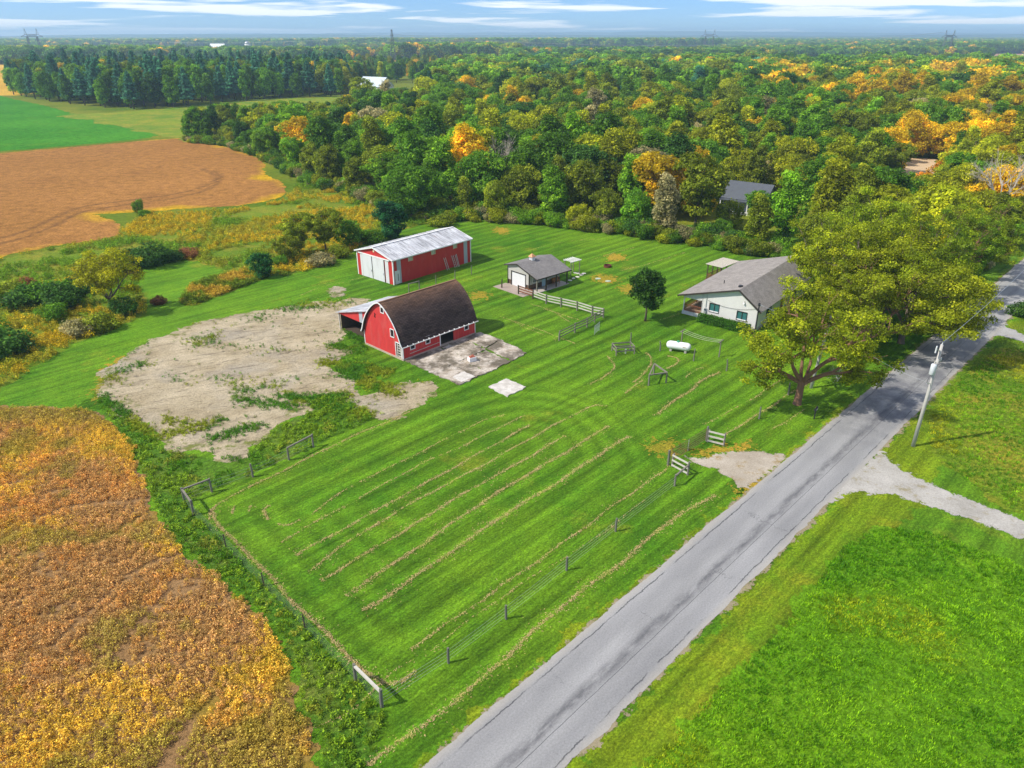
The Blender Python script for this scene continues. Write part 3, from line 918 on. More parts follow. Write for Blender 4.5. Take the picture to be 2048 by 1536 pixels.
# ================================================================ the woods
def pick(r, table):
    t = r.random() * sum(table.values())
    for k_, w in table.items():
        t -= w
        if t <= 0: return k_
    return k_
WOOD = np.array(GP((372, 284), (455, 292), (530, 318), (578, 345), (625, 372), (720, 396), (775, 418)) + [(-21, 143), (-10, 141), (0, 140), (10, 136), (22, 129), (34, 121), (46, 113), (56, 103), (66, 101), (80, 111), (100, 132), (150, 183),
                (260, 296), (420, 460), (640, 690), (560, 860), (150, 860), (-70, 840), (-60, 700), (-62, 520), (-66, 430), (-76, 360), (-96, 312), (-118, 292)])
GAP_HOUSE = [(40.5, 140), (51, 126), (60, 136), (60, 160), (43, 160)]
GAP_SOIL = GP((1800, 362), (1868, 362), (1872, 318), (1806, 316))
GAP_FAR = GP((700, 200), (840, 200), (840, 172), (700, 172))
def autumn(px, py, r):
    """how far the season has turned, by place in the wood"""
    if px > 1500 and py < 215 and py > 140: t = {'green': 3, 'bright': 1, 'olive': 3, 'lime': 3, 'gold': 4.0, 'amber': .25, 'deep': 1}
    elif px > 1780 and py < 330 and py > 150: t = {'green': 2, 'olive': 2.5, 'lime': 4, 'gold': 3.4, 'amber': .8, 'pale': .6, 'rust': .15, 'bright': 1}
    elif px > 1450 and py > 300: t = {'olive': 3, 'lime': 8, 'gold': 1.6, 'green': 1.4, 'bright': 1.6}
    elif px > 1180 and py > 190: t = {'green': 4, 'bright': 3.4, 'deep': 1.5, 'olive': 3.4, 'lime': 3.2, 'gold': 1.3, 'amber': .5, 'rust': .35, 'pale': 1.0}
    elif px > 900 and py > 190: t = {'green': 4, 'bright': 3, 'deep': 1.4, 'olive': 3, 'lime': 3, 'gold': 1.0, 'amber': .35, 'rust': .3, 'pale': .5}
    elif py > 190: t = {'green': 5, 'bright': 4, 'deep': 1.6, 'olive': 2.8, 'lime': 1.6, 'gold': .3, 'pale': .2}
    else: t = {'green': 5, 'deep': 2.5, 'bright': 3, 'olive': 2.6, 'lime': 1.0, 'gold': .3, 'blue': .4, 'red': .012}
    return pick(r, t)

wr = np.random.default_rng(5)
lo, hi = WOOD.min(0), WOOD.max(0)
cands = []
cell = {}
def far_enough(x, y, d):
    i, j = int(x // 8), int(y // 8)
    for a in (-1, 0, 1):
        for b in (-1, 0, 1):
            for (qx, qy, qd) in cell.get((i + a, j + b), ()):
                if (qx - x) ** 2 + (qy - y) ** 2 < ((d + qd) * .5) ** 2: return False
    return True
X = lo + wr.random((60000, 2)) * (hi - lo)
sd = sdf(X, WOOD)
ok = sd > 1.2
for g_, mg in ((GAP_HOUSE, 1.5), (GAP_SOIL, 2.0), (GAP_FAR, 3.0)):
    ok &= sdf(X, g_) < -mg
road_t = (X - ROAD_O) @ ROAD_N
ok &= road_t < -4.5
X, sd = X[ok], sd[ok]
TREES = []
for (x, y), e in zip(X, sd):
    d = math.hypot(x, y)
    px, py = project(x, y, 8)
    if px < -260 or px > 2500: continue
    if px > 2120 and d > 330: continue
    edge = e < 7
    sp = 4.6 if edge else (5.8 if d < 330 else 7.6)
    if not far_enough(x, y, sp): continue
    cell.setdefault((int(x // 8), int(y // 8)), []).append((x, y, sp))
    col = autumn(px, py, wr)
    if col in ('rust', 'amber', 'red'): kd = 'thorn'
    else: kd = pick(wr, {'maple': 2.4, 'oak': 1.8, 'ash': 3.0, 'elm': 2.4, 'thorn': 1.0 if not edge else 2.2, 'poplar': 1.6})
    base = {'maple': 12.5, 'oak': 11.5, 'ash': 14, 'elm': 12, 'thorn': 7.0, 'poplar': 14}[kd]
    h = base * (.74 + .5 * wr.random()) * (.72 if edge else 1.0) * (1.0 if d < 330 else 1.16)
    if px > 1450 and d < 230: h *= .86
    if 1458 < px < 1518 and d < 152: h = min(h, max(5.0, 33 * (1 - y / 146) * .92 + 3.6)); kd = 'thorn' if h < 6 else kd
    if 1795 < px < 1880 and d < 236: h = min(h, max(2.6, 33 * (1 - y / 203) * .9)); kd = 'thorn' if h < 6 else kd
    if px < 850: h = max(3.5, min(h, top_h(y, (206 if px < 690 else 178) - 8 * wr.random())))
    bare = (not edge) and wr.random() < .016 and d < 420
    TREES.append(dict(x=x, y=y, d=d, h=h, kind=kd, col=col, rz=wr.random() * 6.28, wide=.9 + .3 * wr.random(), edge=edge, bare=bare))
# which of them show most: paint discs from near to far on a coarse screen
TREES.sort(key=lambda t: t['d'])
SW, SH = 512, 384
buf = np.zeros((SH, SW), bool)
yy, xx = np.mgrid[0:SH, 0:SW]
for t in TREES:
    K = KINDS[t['kind']]
    s = t['h'] / K.H
    px, py = project(t['x'], t['y'], t['h'] * .55)
    pt = project(t['x'], t['y'], t['h'])[1]
    rx = K.R * s * t['wide'] * FPX / max(t['d'], 1) / 4 * .9
    ry = abs(py - pt) / 4 * 1.05
    cx_, cy_ = px / 4, py / 4
    x0, x1, y0, y1 = max(0, int(cx_ - rx)), min(SW, int(cx_ + rx) + 2), max(0, int(cy_ - ry)), min(SH, int(cy_ + ry) + 2)
    if x1 <= x0 or y1 <= y0: t['seen'] = 0; continue
    mk = ((xx[y0:y1, x0:x1] - cx_) / max(rx, .5)) ** 2 + ((yy[y0:y1, x0:x1] - cy_) / max(ry, .5)) ** 2 <= 1
    sub = buf[y0:y1, x0:x1]
    t['seen'] = int((mk & ~sub).sum()); sub |= mk
order = sorted(range(len(TREES)), key=lambda i: -TREES[i]['seen'])
single = set(i for i in order[:290] if TREES[i]['seen'] > 0)
WORDS = {'deep': 'dark green', 'green': 'mid green', 'bright': 'bright green', 'olive': 'olive green', 'lime': 'yellow-green', 'gold': 'golden yellow', 'amber': 'orange', 'rust': 'rust brown', 'pale': 'pale straw-coloured', 'blue': 'blue-green', 'red': 'red'}
SHP = {'maple': 'round-crowned', 'oak': 'broad-crowned', 'ash': 'tall oval', 'elm': 'spreading', 'thorn': 'low bushy', 'poplar': 'narrow upright'}
for i in sorted(single):
    t = TREES[i]
    c = np.array(PAL[t['col']]) * (.85 + .3 * wr.random())
    where = 'on the edge of the wood' if t['edge'] else 'within the wood'
    if t['bare']:
        root = empty('bare_tree', (t['x'], t['y'], 0), t['rz'])
        s = t['h'] / 11; root.scale = (s, s, s)
        link('branches', bare_me, root)
        tag(root, 'leafless grey tree with fine twigs ' + where, 'tree', 'bare trees ' + where)
        continue
    lab = f"{WORDS[t['col']]} {SHP[t['kind']]} broadleaf tree {where}"
    tree('broadleaf_tree', KINDS[t['kind']], t['x'], t['y'], t['h'], t['rz'], c, lab, 'tree', lab.replace(' tree ', ' trees '), t['wide'], wr.normal(0, .06))
# the rest of the wood: too deep inside to be told apart
def joined_kind(nm, K, cols):
    out = []
    me_parts = []
    for cn in cols:
        out.append((cn, K))
    return out
rest = [t for i, t in enumerate(TREES) if i not in single]
near_rest = [t for t in rest if t['d'] < 420]
far_rest = [t for t in rest if t['d'] >= 420]
def wood_mass(name, ts, kinds, label, low=False):
    kl = sorted(kinds)
    protos = [proto(f'wood_{kn}', kinds[kn].crown) for kn in kl]
    ki = [kl.index(t['kind']) if not low else int(t['x'] * 7) % len(kl) for t in ts]
    scatter(name, np.array([(t['x'], t['y']) for t in ts]), protos, ki, [t['rz'] for t in ts], [t['h'] / kinds[kl[i]].H for t, i in zip(ts, ki)], label, 'woodland',
            np.array([np.array(PAL[t['col']]) * (.85 + .3 * wr.random()) for t in ts]))
wood_mass('woodland', near_rest, KINDS, 'mixed green and golden trees massed deep in the wood')
wood_mass('far_woodland', far_rest, {'oak': K_low[1], 'maple': K_low[0]}, 'far end of the wood fading towards the fields', True)

# undergrowth along the front of the wood
r = np.random.default_rng(9)
Xu = lo + r.random((90000, 2)) * (np.array([140, 330]) - lo)
su = sdf(Xu, WOOD)
ok = (su > -.8) & (su < 6) & (((Xu - ROAD_O) @ ROAD_N) < -3.5) & (sdf(Xu, GAP_HOUSE) < -.5)
Xu = Xu[ok][:1500]
ucol = ['green', 'olive', 'deep', 'lime', 'bright', 'green', 'olive', 'bright', 'pale']
pr = [proto(f'undergrowth_{i}', K_bush[i].crown) for i in (0, 1)]
scatter('undergrowth', Xu, pr, r.integers(0, 2, len(Xu)), r.random(len(Xu)) * 6.28, .45 + .55 * r.random(len(Xu)), 'tangled bushes along the foot of the wood', 'undergrowth',
        np.array([PAL[ucol[i]] for i in r.integers(0, len(ucol), len(Xu))]) * .9)

# ---------------------------------------------------------------- the pine wood across the valley
PINES = np.array(GP((22, 192), (60, 196), (110, 205), (180, 214), (260, 219), (340, 216), (450, 205), (560, 196), (690, 192), (720, 176), (700, 158), (400, 160), (100, 158), (30, 160)))
pr_ = np.random.default_rng(15)
lo2, hi2 = PINES.min(0), PINES.max(0)
Xp = lo2 + pr_.random((9000, 2)) * (hi2 - lo2)
sp_ = sdf(Xp, PINES)
cell.clear()
PT = []
for (x, y), e in zip(Xp, sp_):
    if e < 0 or not far_enough(x, y, 7.4): continue
    cell.setdefault((int(x // 8), int(y // 8)), []).append((x, y, 7.4))
    px, py = project(x, y, 0)
    conif = pr_.random() < (.15 if px < 110 else .50 if px < 420 else .28) or False
    rowfront = e < 22
    if not rowfront: conif = pr_.random() < .12
    col = 'blue' if conif else pick(pr_, {'green': 4, 'bright': 3, 'deep': 1.5, 'olive': 1, 'lime': .5, 'gold': .22})
    PT.append((math.hypot(x, y), x, y, e, conif, col, (20 + 5 * pr_.random()) * (1.0 if conif else .9) * (.86 if e < 8 else 1.0)))
GROVE = np.array(GP((690, 176), (715, 172), (800, 168), (880, 168), (900, 137), (690, 137)))
Xq = GROVE.min(0) + pr_.random((900, 2)) * (GROVE.max(0) - GROVE.min(0))
for (x, y), e in zip(Xq, sdf(Xq, GROVE)):
    if e < 0 or not far_enough(x, y, 11 + 10 * pr_.random()) or sdf(np.array([[x, y]]), GAP_FAR)[0] > -2: continue
    cell.setdefault((int(x // 8), int(y // 8)), []).append((x, y, 9))
    PT.append((math.hypot(x, y), x, y, 5 + 30 * pr_.random(), pr_.random() < .2, pick(pr_, {'green': 3, 'bright': 3, 'olive': 2, 'lime': 1.2, 'deep': 1, 'gold': .3}), 12 + 6 * pr_.random()))
PT.sort()
front = [t for t in PT if t[3] < 26][:130]
fs = set(id(t) for t in front)
for d, x, y, e, conif, col, h in front:
    c = np.array(PAL[col]) * (.85 + .35 * pr_.random())
    if conif: tree('pine_tree', K_pine[int(x) % 2], x, y, h, pr_.random() * 6.28, c, 'tall blue-green pine at the front of the far pine wood', 'tree', 'pines across the valley', 1.15)
    else: tree('broadleaf_tree', KINDS[['maple', 'ash', 'poplar'][int(y) % 3]], x, y, h * .92, pr_.random() * 6.28, c, f'tall {WORDS[col]} broadleaf tree standing among the far pines', 'tree', f'{WORDS[col]} trees among the pines', .95)
back = [t for t in PT if id(t) not in fs]
ppro = [proto('pinewood_a', K_pine[0].crown), proto('pinewood_b', KINDS['ash'].crown), proto('pinewood_c', KINDS['maple'].crown)]
idx = [0 if t[4] else (1 if int(t[1]) % 2 else 2) for t in back]
scatter('pine_woodland', np.array([(t[1], t[2]) for t in back]), ppro, idx, pr_.random(len(back)) * 6.28, [t[6] / (24 if t[4] else 14) * (1 if t[4] else .92) for t in back], 'tall trees massed behind the front pines across the valley', 'woodland',
        np.array([PAL[t[5]] for t in back]))

# ---------------------------------------------------------------- tree lines out to the horizon
fr = np.random.default_rng(77)
FX, FI, FS = [], [], []
def far_band(px0, px1, v, depth, hh, dens, step=1.0):
    """a belt of far trees: its foot stands on the photo row v"""
    d0 = 33 * FPX / (v - 72)
    x0, x1 = (px0 - 1024) / FPX * d0, (px1 - 1024) / FPX * d0
    n = int(abs(x1 - x0) * depth * dens / 100)
    FX.extend(np.column_stack([x0 + fr.random(n) * (x1 - x0), d0 + fr.random(n) * depth]).tolist())
    FI.extend(fr.choice(12, n, p=[.2, .2, .16, .16, .05, .05, .04, .04, .03, .03, .02, .02]).tolist())
    FS.extend((hh * (.7 + .5 * fr.random(n)) / 13).tolist())
far_band(-250, 300, 119, 260, 19, .9); far_band(260, 700, 116, 320, 17, .8)
far_band(1010, 1500, 116, 330, 16, 1.0); far_band(780, 1040, 112, 300, 21, .9)
far_band(1480, 1900, 108, 420, 16, .9); far_band(1840, 2300, 101, 420, 20, .9)
far_band(-300, 120, 97, 600, 18, .32); far_band(1500, 2350, 97, 600, 18, .3); far_band(700, 1000, 97, 500, 18, .3); far_band(-300, 700, 92, 700, 22, .5); far_band(640, 1400, 93, 600, 25, .7); far_band(1300, 2350, 92, 800, 20, .5)
far_band(-350, 2400, 87, 900, 20, .34); far_band(-350, 2400, 82.5, 1500, 22, .26)
fcols = ['green', 'deep', 'olive', 'bright', 'lime', 'gold']
fp = [proto(f'treeline_{i}', K_low[i].crown) for i in (0, 1)]
FI = np.array(FI)
scatter('far_treeline', np.array(FX), fp, FI % 2, fr.random(len(FX)) * 6.28, FS, 'distant belts of trees between the fields out to the horizon', 'woodland',
        np.array([PAL[fcols[i // 2]] for i in FI]))

# ================================================================ building materials
def ribbed(name, col, pitch, depth=.5, var=.12, rough=.55, dirt=None, axis=0, dark=.75, metal=0.0):
    """sheet metal or boards with upright ribs"""
    k = N(name)
    p = k.obj()
    g = k.n('ShaderNodeNewGeometry')
    nrm = k.n('ShaderNodeVectorTransform', vector_type='NORMAL', convert_from='WORLD', convert_to='OBJECT')
    k.put(nrm.inputs[0], g.outputs['True Normal'])
    a = k.math('GREATER_THAN', k.math('ABSOLUTE', k.sepx(nrm.outputs[0])[0]), .7)
    s = k.sepx(p)
    t = k.math('ADD', k.math('MULTIPLY', s[1], a), k.math('MULTIPLY', s[0], k.math('SUBTRACT', 1.0, a)))
    fr = k.math('ABSOLUTE', k.math('SUBTRACT', k.math('FRACT', k.math('DIVIDE', t, pitch)), .5))
    line = k.step(fr, .40, .48)
    f = k.noise(k.map(p, (1, 1, .25)), 1.6, 6, .6)
    c = k.mix(f, tuple(x * (1 - var) for x in col), tuple(min(1, x * (1 + var)) for x in col))
    if dirt: c = k.mix(k.math('MULTIPLY', k.step(k.noise(k.map(p, (1, 1, .35)), 1.1, 8, .7), .5, .72), dirt[1]), c, dirt[0])
    c = k.mix(k.math('MULTIPLY', line, 1 - dark), c, (.02, .015, .015))
    return k.bsdf(c, rough, k.bump(k.math('SUBTRACT', 1.0, line), depth, .03), .35, metal)
M_red = ribbed('barn_red_boards', (.60, .040, .038), .26, .5, .24, .65, ((.62, .13, .11), .55), dark=.42)
M_red2 = ribbed('red_sheet_metal', (.54, .032, .030), .23, .4, .18, .55, ((.56, .10, .085), .5), dark=.5)
M_white = mat_plain('white_trim', (.78, .77, .75), .6, .08, 2, dirt=((.45, .42, .36), .35))
M_whiterib = ribbed('white_sheet_metal', (.70, .70, .70), .23, .4, .06, .5, ((.50, .46, .42), .4), dark=.7)
M_grey_panel = ribbed('translucent_grey_panel', (.40, .43, .47), .23, .3, .08, .4, dark=.8)
M_conc = mat_plain('concrete', (.44, .40, .35), .9, .22, 1.2, dirt=((.20, .17, .13), .7))
M_found = mat_plain('foundation_block', (.46, .36, .28), .9, .2, 2, dirt=((.28, .2, .14), .5))
M_dark = mat_plain('dark_opening', (.012, .012, .014), .6, .2, 2)
M_glass = N('window_glass').bsdf((.05, .08, .09), .06, spec=.6)
M_glass_teal = N('teal_window_glass').bsdf((.045, .16, .155), .08, spec=.6)
M_blackmetal = mat_plain('black_metal', (.025, .025, .027), .5, .3, 4)
M_wood_grey = mat_plain('weathered_wood', (.21, .19, .15), .9, .35, 3, streak=(1, 1, .3), dirt=((.12, .12, .09), .5))
M_wood_dark = mat_plain('dark_post_wood', (.085, .065, .045), .9, .35, 3)
M_wood_brown = mat_plain('stained_deck_wood', (.20, .075, .035), .75, .3, 3)
M_wood_pale = mat_plain('bleached_board', (.52, .49, .42), .85, .2, 2, dirt=((.3, .27, .2), .5))
M_galv = mat_plain('galvanised_steel', (.50, .52, .53), .4, .12, 3, metal=.5)

# shingles of the barn roof: courses, moss and rust-brown fading towards the ridge
k = N('old_barn_shingles')
p = k.obj(); s = k.sepx(p)
arc = k.attr('arc')
cx = k.n('ShaderNodeCombineXYZ'); k.put(cx.inputs[0], s[0]); k.put(cx.inputs[1], arc)
q = cx.outputs[0]
br = k.n('ShaderNodeTexBrick'); k.put(br.inputs['Vector'], q)
br.inputs['Scale'].default_value = 1.0; br.inputs['Brick Width'].default_value = .62; br.inputs['Row Height'].default_value = .17
br.inputs['Mortar Size'].default_value = .018; br.inputs['Color1'].default_value = (.60, .60, .60, 1); br.inputs['Color2'].default_value = (1.0, 1, 1, 1); br.inputs['Mortar'].default_value = (.25, .25, .25, 1)
c = k.mix(k.step(k.noise(k.map(q, (.35, 1, 1)), .9, 7, .7), .35, .68), (.072, .048, .044), (.135, .092, .080))
top = k.math('MULTIPLY', k.math('SUBTRACT', 1.0, k.step(k.math('DIVIDE', arc, 10.0), .005, .27)), k.step(k.noise(k.map(q, (.5, .8, 1)), 1.0, 7, .7), .22, .62))
c = k.mix(k.math('MULTIPLY', top, .9), c, (.27, .145, .080))
pale = k.step(k.noise(k.map(q, (.8, 3.5, 1)), 2.2, 4, .6), .73, .78)
c = k.mix(k.math('MULTIPLY', pale, .5), c, (.30, .22, .17))
c = k.mix(1.0, c, br.outputs[0], 'MULTIPLY')
M_barnroof = k.bsdf(c, .9, k.bump(br.outputs[0], .6, .03), .15)

def shingle_mat(name, a, b):
    k = N(name)
    p = k.obj()
    c = k.mix(k.step(k.noise(p, 1.1, 7, .7), .35, .65), a, b)
    c = k.scale(c, k.ramp(k.noise(k.map(p, (1, 4, 4)), 2.6, 7, .8), (.3, .66), (.7, 1.35)))
    return k.bsdf(c, .9, k.bump(k.noise(p, 9, 6, .8), .4, .02), .2)
M_shingle = shingle_mat('grey_brown_shingles', (.23, .205, .185), (.33, .30, .27))
M_shingle2 = shingle_mat('grey_shingles', (.17, .158, .15), (.235, .22, .208))
k = N('weathered_white_roof_metal')
p = k.map(k.pos(), rot=-math.atan2(.751, .66))
st = k.noise(k.map(p, (3.2, .16, 1)), 1.0, 8, .72)
c = k.mix(k.step(k.noise(p, .5, 5), .4, .62), (.50, .505, .52), (.66, .67, .68))
c = k.mix(k.math('MULTIPLY', k.step(st, .46, .60), .8), c, (.19, .19, .20))
c = k.mix(k.math('MULTIPLY', k.step(k.noise(k.map(p, (1.5, .25, 1)), 1.0, 7, .7), .58, .72), .75), c, (.36, .26, .24))
M_roofmetal = k.bsdf(c, .5, k.bump(st, .15, .02), .4)

def frame_part(parent, mat, axis, off, a0, z0, a1, z1, w=.09, depth=.06, pane=M_glass, name='window', mull=0, pane_name='pane'):
    """window on a wall: axis 'x' = wall along x at y=off facing -y; 'y' = wall along y at x=off facing -x"""
    m = MB()
    def b(u0, w0, u1, w1, d0=-depth, d1=.05):
        if axis == 'x': m.box(u0, off + d0, w0, u1, off + d1, w1)
        else: m.box(off + d0, u0, w0, off + d1, u1, w1)
    b(a0 - w, z1, a1 + w, z1 + w); b(a0 - w, z0 - w, a1 + w, z0)
    b(a0 - w, z0, a0, z1); b(a1, z0, a1 + w, z1)
    for i in range(mull):
        c_ = a0 + (a1 - a0) * (i + 1) / (mull + 1)
        b(c_ - .03, z0, c_ + .03, z1, -.02, .06)
    o = m.build(name, mat, parent)
    g = MB()
    if axis == 'x': g.box(a0, off + .055, z0, a1, off + .075, z1)
    else: g.box(off + .055, a0, z0, off + .075, a1, z1)
    g.build(pane_name, pane, o)
    return o

# ================================================================ the arched barn
barn = empty('arched_barn', (-12.25, 73.25, 0), math.atan2(.725, .689))
tag(barn, 'red board barn with a tall arched brown shingle roof and open lean-to', 'barn')
BL, BW, BC = 11.2, 7.2, 3.6
half = smooth_line([(3.86, 1.72), (3.56, 2.22), (3.30, 2.90), (2.88, 3.72), (2.25, 4.58), (1.48, 5.36), (.72, 5.90), (0, 6.18)], 4)
prof = [(BC - d, z) for d, z in half] + [(BC + d, z) for d, z in half[::-1][1:]]
prof = [(float(a), float(b)) for a, b in prof]
inner = [(BC + (y - BC) * .962, z - .13) for y, z in prof]
def arch_top(y):
    for (a, za), (b, zb) in zip(inner[:-1], inner[1:]):
        if a <= y <= b: return za + (zb - za) * (y - a) / max(b - a, 1e-6)
    return inner[0][1]
MB().box(-.04, -.04, -.2, BL + .04, BW + .04, .24).build('foundation', M_found, barn)
hl = [(1.11, 1.1, 1.68, 1.95 - .02), (3.37, 1.1, 3.92, 1.93), (5.57, .24, 7.68, 1.86), (9.45, 1.05, 10.03, 1.85)]
MB().wall(BL, lambda x: 1.98, hl, 0, .12, 'x', .24).build('long_wall', M_red, barn)
MB().wall(BL, lambda x: 1.98, [], BW - .12, BW, 'x', .24).build('back_wall', M_red, barn)
hg = [(.24, .24, 1.2, 1.95), (1.42, 2.5, 1.98, 3.35), (3.02, 4.98, 3.52, 5.58)]
brk = [y for y, z in inner if .12 < y < BW - .12]
for nm, x0, x1, hs in (('gable_wall', 0, .12, hg), ('end_wall', BL - .12, BL, [])):
    m = MB(); m.wall(BW - .24, lambda y: arch_top(y + .12), [(a - .12, b, c_ - .12, d) for a, b, c_, d in hs], x0, x1, 'y', .24, [b - .12 for b in brk])
    m.v = [(x, y + .12, z) for x, y, z in m.v]
    m.build(nm, M_red, barn)
MB().box(.15, .15, .05, BL - .15, BW - .15, .27).build('earth_floor', mat_plain('barn_floor', (.10, .08, .06), .95), barn)
for x in (2.6, 5.3, 7.95):
    MB().box(x, 2.3, .25, x + .14, 2.44, 3.0).build('inner_post', M_wood_dark, barn)
# roof shell
n = len(prof); V = []; arcs = []
acc = [0]
for a, b in zip(prof[:-1], prof[1:]): acc.append(acc[-1] + math.hypot(b[0] - a[0], b[1] - a[1]))
mid_arc = acc[n // 2]
xs = np.linspace(-.28, BL + .28, 13)
for x in xs:
    sag = .05 * math.sin((x + .28) / (BL + .56) * math.pi)
    for i, (y, z) in enumerate(prof): V.append((x, y, z - sag)); arcs.append(abs(acc[i] - mid_arc))
    for i, (y, z) in enumerate(inner): V.append((x, y, z - sag)); arcs.append(abs(acc[i] - mid_arc))
Q = []
w_ = 2 * n
for j in range(len(xs) - 1):
    for i in range(n - 1):
        Q.append((j * w_ + i, (j + 1) * w_ + i, (j + 1) * w_ + i + 1, j * w_ + i + 1))
        Q.append((j * w_ + n + i, j * w_ + n + i + 1, (j + 1) * w_ + n + i + 1, (j + 1) * w_ + n + i))
    for i0, i1 in ((0, n), (n - 1, 2 * n - 1)):
        Q.append((j * w_ + i0, j * w_ + i1, (j + 1) * w_ + i1, (j + 1) * w_ + i0))
for j in (0, len(xs) - 1):
    for i in range(n - 1): Q.append((j * w_ + i, j * w_ + i + 1, j * w_ + n + i + 1, j * w_ + n + i))
roof = link('roof', np_mesh('barn_roof', V, Q, M_barnroof, {'arc': arcs}), barn)
MB().box(-.3, BC - .09, 6.13, BL + .3, BC + .09, 6.2).build('ridge_board', mat_plain('rusty_ridge', (.30, .17, .10), .9), roof)
m = MB()
for (a, b) in zip(prof[:-1], prof[1:]):
    m.bar((-.3, a[0], a[1] - .03), (-.3, b[0], b[1] - .03), .05, .13, up=(0, 0, 1) if abs(b[0] - a[0]) > .05 else (0, 1, 0))
m.build('gable_trim', M_white, barn)
MB().box(-.28, -.33, 1.66, BL + .28, -.28, 1.76).build('fascia', M_white, barn)
rt = MB().box(-.03, -.42, 1.72, .03, -.2, 1.84)
rt0 = rt.build('rafter_tail', M_white, barn, loc=(.5, 0, 0))
for i in range(1, 14):
    c_ = rt0.copy(); COL.objects.link(c_); c_.parent = barn; c_.location = (.5 + i * .785, 0, 0)
for x in (-.03, BL - .07): MB().box(x, -.03, .2, x + .10, .07, 1.95).build('corner_board', M_white, barn)
MB().box(-.03, BW - .07, .2, .07, BW + .03, 2.0).build('corner_board', M_white, barn)
for a0, z0, a1, z1 in (hl[0], hl[1], hl[3]): frame_part(barn, M_white, 'x', 0, a0, z0, a1, z1, .08, pane=M_dark)
for a0, z0, a1, z1 in hg[1:]: frame_part(barn, M_white, 'y', 0, a0, z0, a1, z1, .08, pane=M_dark)
m = MB(); m.box(-.05, .14, .24, .03, .24, 2.05); m.box(-.05, 1.2, .24, .03, 1.3, 2.05); m.box(-.05, .14, 1.95, .03, 1.3, 2.05)
m.build('door_frame', M_white, barn)
m = MB()
for i in range(5): m.box(.05, .3, .3 + i * .32, .09, 1.15, .42 + i * .32)
m.bar((.03, .35, .3), (.03, .55, 1.9), .04, .12, (0, 1, 0)); m.bar((.03, 1.0, .3), (.03, .92, 1.9), .04, .12, (0, 1, 0))
m.build('broken_door', M_wood_pale, barn)
MB().box(5.45, -.06, .2, 5.57, .02, 1.95).build('door_post', M_white, barn)
MB().bar((.95, -.03, .62), (5.45, -.03, .70), .05, .05).build('trim_rail', M_wood_pale, barn)
m = MB(); m.tube([(10.4, -.06, .72), (10.4, .0, .72)], .09, 10); m.build('hose_reel', M_red, barn)
# vent pipe & patch on the gable
m = MB(); m.bar((-.03, 4.9, 4.1), (-.03, 4.6, 4.5), .03, .06); m.bar((-.03, 4.7, 4.0), (-.03, 4.8, 4.6), .03, .05); m.build('rotted_board', M_dark, barn)
# lean-to on the back
LX0, LX1 = .7, 8.6
def lt(y): return 4.05 + (2.30 - 4.05) * (y - 7.2) / 6.4
MB().slab([(LX0 - .25, 7.22, lt(7.22)), (LX1, 7.22, lt(7.22)), (LX1, 13.7, lt(13.7)), (LX0 - .25, 13.7, lt(13.7))], .08).build('lean_to_roof', M_roofmetal, barn)
m = MB(); m.hexa([(LX0, 7.25, 2.12), (LX0 + .08, 7.25, 2.12), (LX0 + .08, 13.45, 2.12), (LX0, 13.45, 2.12), (LX0, 7.25, lt(7.25) - .09), (LX0 + .08, 7.25, lt(7.25) - .09), (LX0 + .08, 13.45, lt(13.45) - .09), (LX0, 13.45, lt(13.45) - .09)])
m.build('lean_to_gable', M_red, barn)
MB().hexa([(LX0 - .03, 8.3, 2.13), (LX0, 8.3, 2.13), (LX0, 9.0, 2.13), (LX0 - .03, 9.0, 2.13), (LX0 - .03, 8.3, lt(8.3) - .12), (LX0, 8.3, lt(8.3) - .12), (LX0, 9.0, lt(9) - .12), (LX0 - .03, 9.0, lt(9) - .12)]).build('light_panel', M_grey_panel, barn)
for x in (LX0, LX0 + 3.8, LX1 - .2): MB().box(x, 13.4, -.1, x + .14, 13.54, lt(13.5) - .1).build('lean_to_post', M_wood_pale if x == LX0 else M_wood_dark, barn)
MB().box(LX0 + .2, 13.3, 0, LX1, 13.38, lt(13.4) - .12).build('lean_to_wall', M_wood_dark, barn)
MB().box(LX1 - .1, 7.25, 0, LX1 - .02, 13.3, 2.25).build('lean_to_end_wall', M_wood_dark, barn)
MB().box(LX0 + .1, 7.3, -.05, LX1 - .1, 13.3, .03).build('lean_to_floor', mat_plain('dung_floor', (.07, .05, .035), .95), barn)

# ================================================================ the pole shed
shed = empty('pole_shed', (-17.37, 100.5, 0), math.atan2(.751, .66))
tag(shed, 'long red sheet metal shed with white sliding doors and streaked white roof', 'shed')
SL, SW_, SE, SR = 16.2, 8.4, 3.85, 4.95
def shed_top(y): return SE + (SR - SE) * (1 - abs(y - SW_ / 2) / (SW_ / 2)) - .04
wins = [(3.02, 3.0, 3.82, 3.72), (7.68, 3.0, 8.42, 3.72), (12.34, 3.0, 13.06, 3.72)]
MB().wall(SL, lambda x: SE - .02, wins, 0, .1, 'x').build('long_wall', M_red2, shed)
MB().wall(SL, lambda x: SE - .02, [], SW_ - .1, SW_, 'x').build('back_wall', M_red2, shed)
for nm, x0, x1, hs in (('gable_wall', 0, .1, [(1.85, 0, 7.0, 3.45)]), ('end_wall', SL - .1, SL, [])):
    m = MB(); m.wall(SW_ - .2, lambda y: shed_top(y + .1), [(a - .1, b, c_ - .1, d) for a, b, c_, d in hs], x0, x1, 'y', 0, [SW_ / 2 - .1])
    m.v = [(x, y + .1, z) for x, y, z in m.v]; m.build(nm, M_red2, shed)
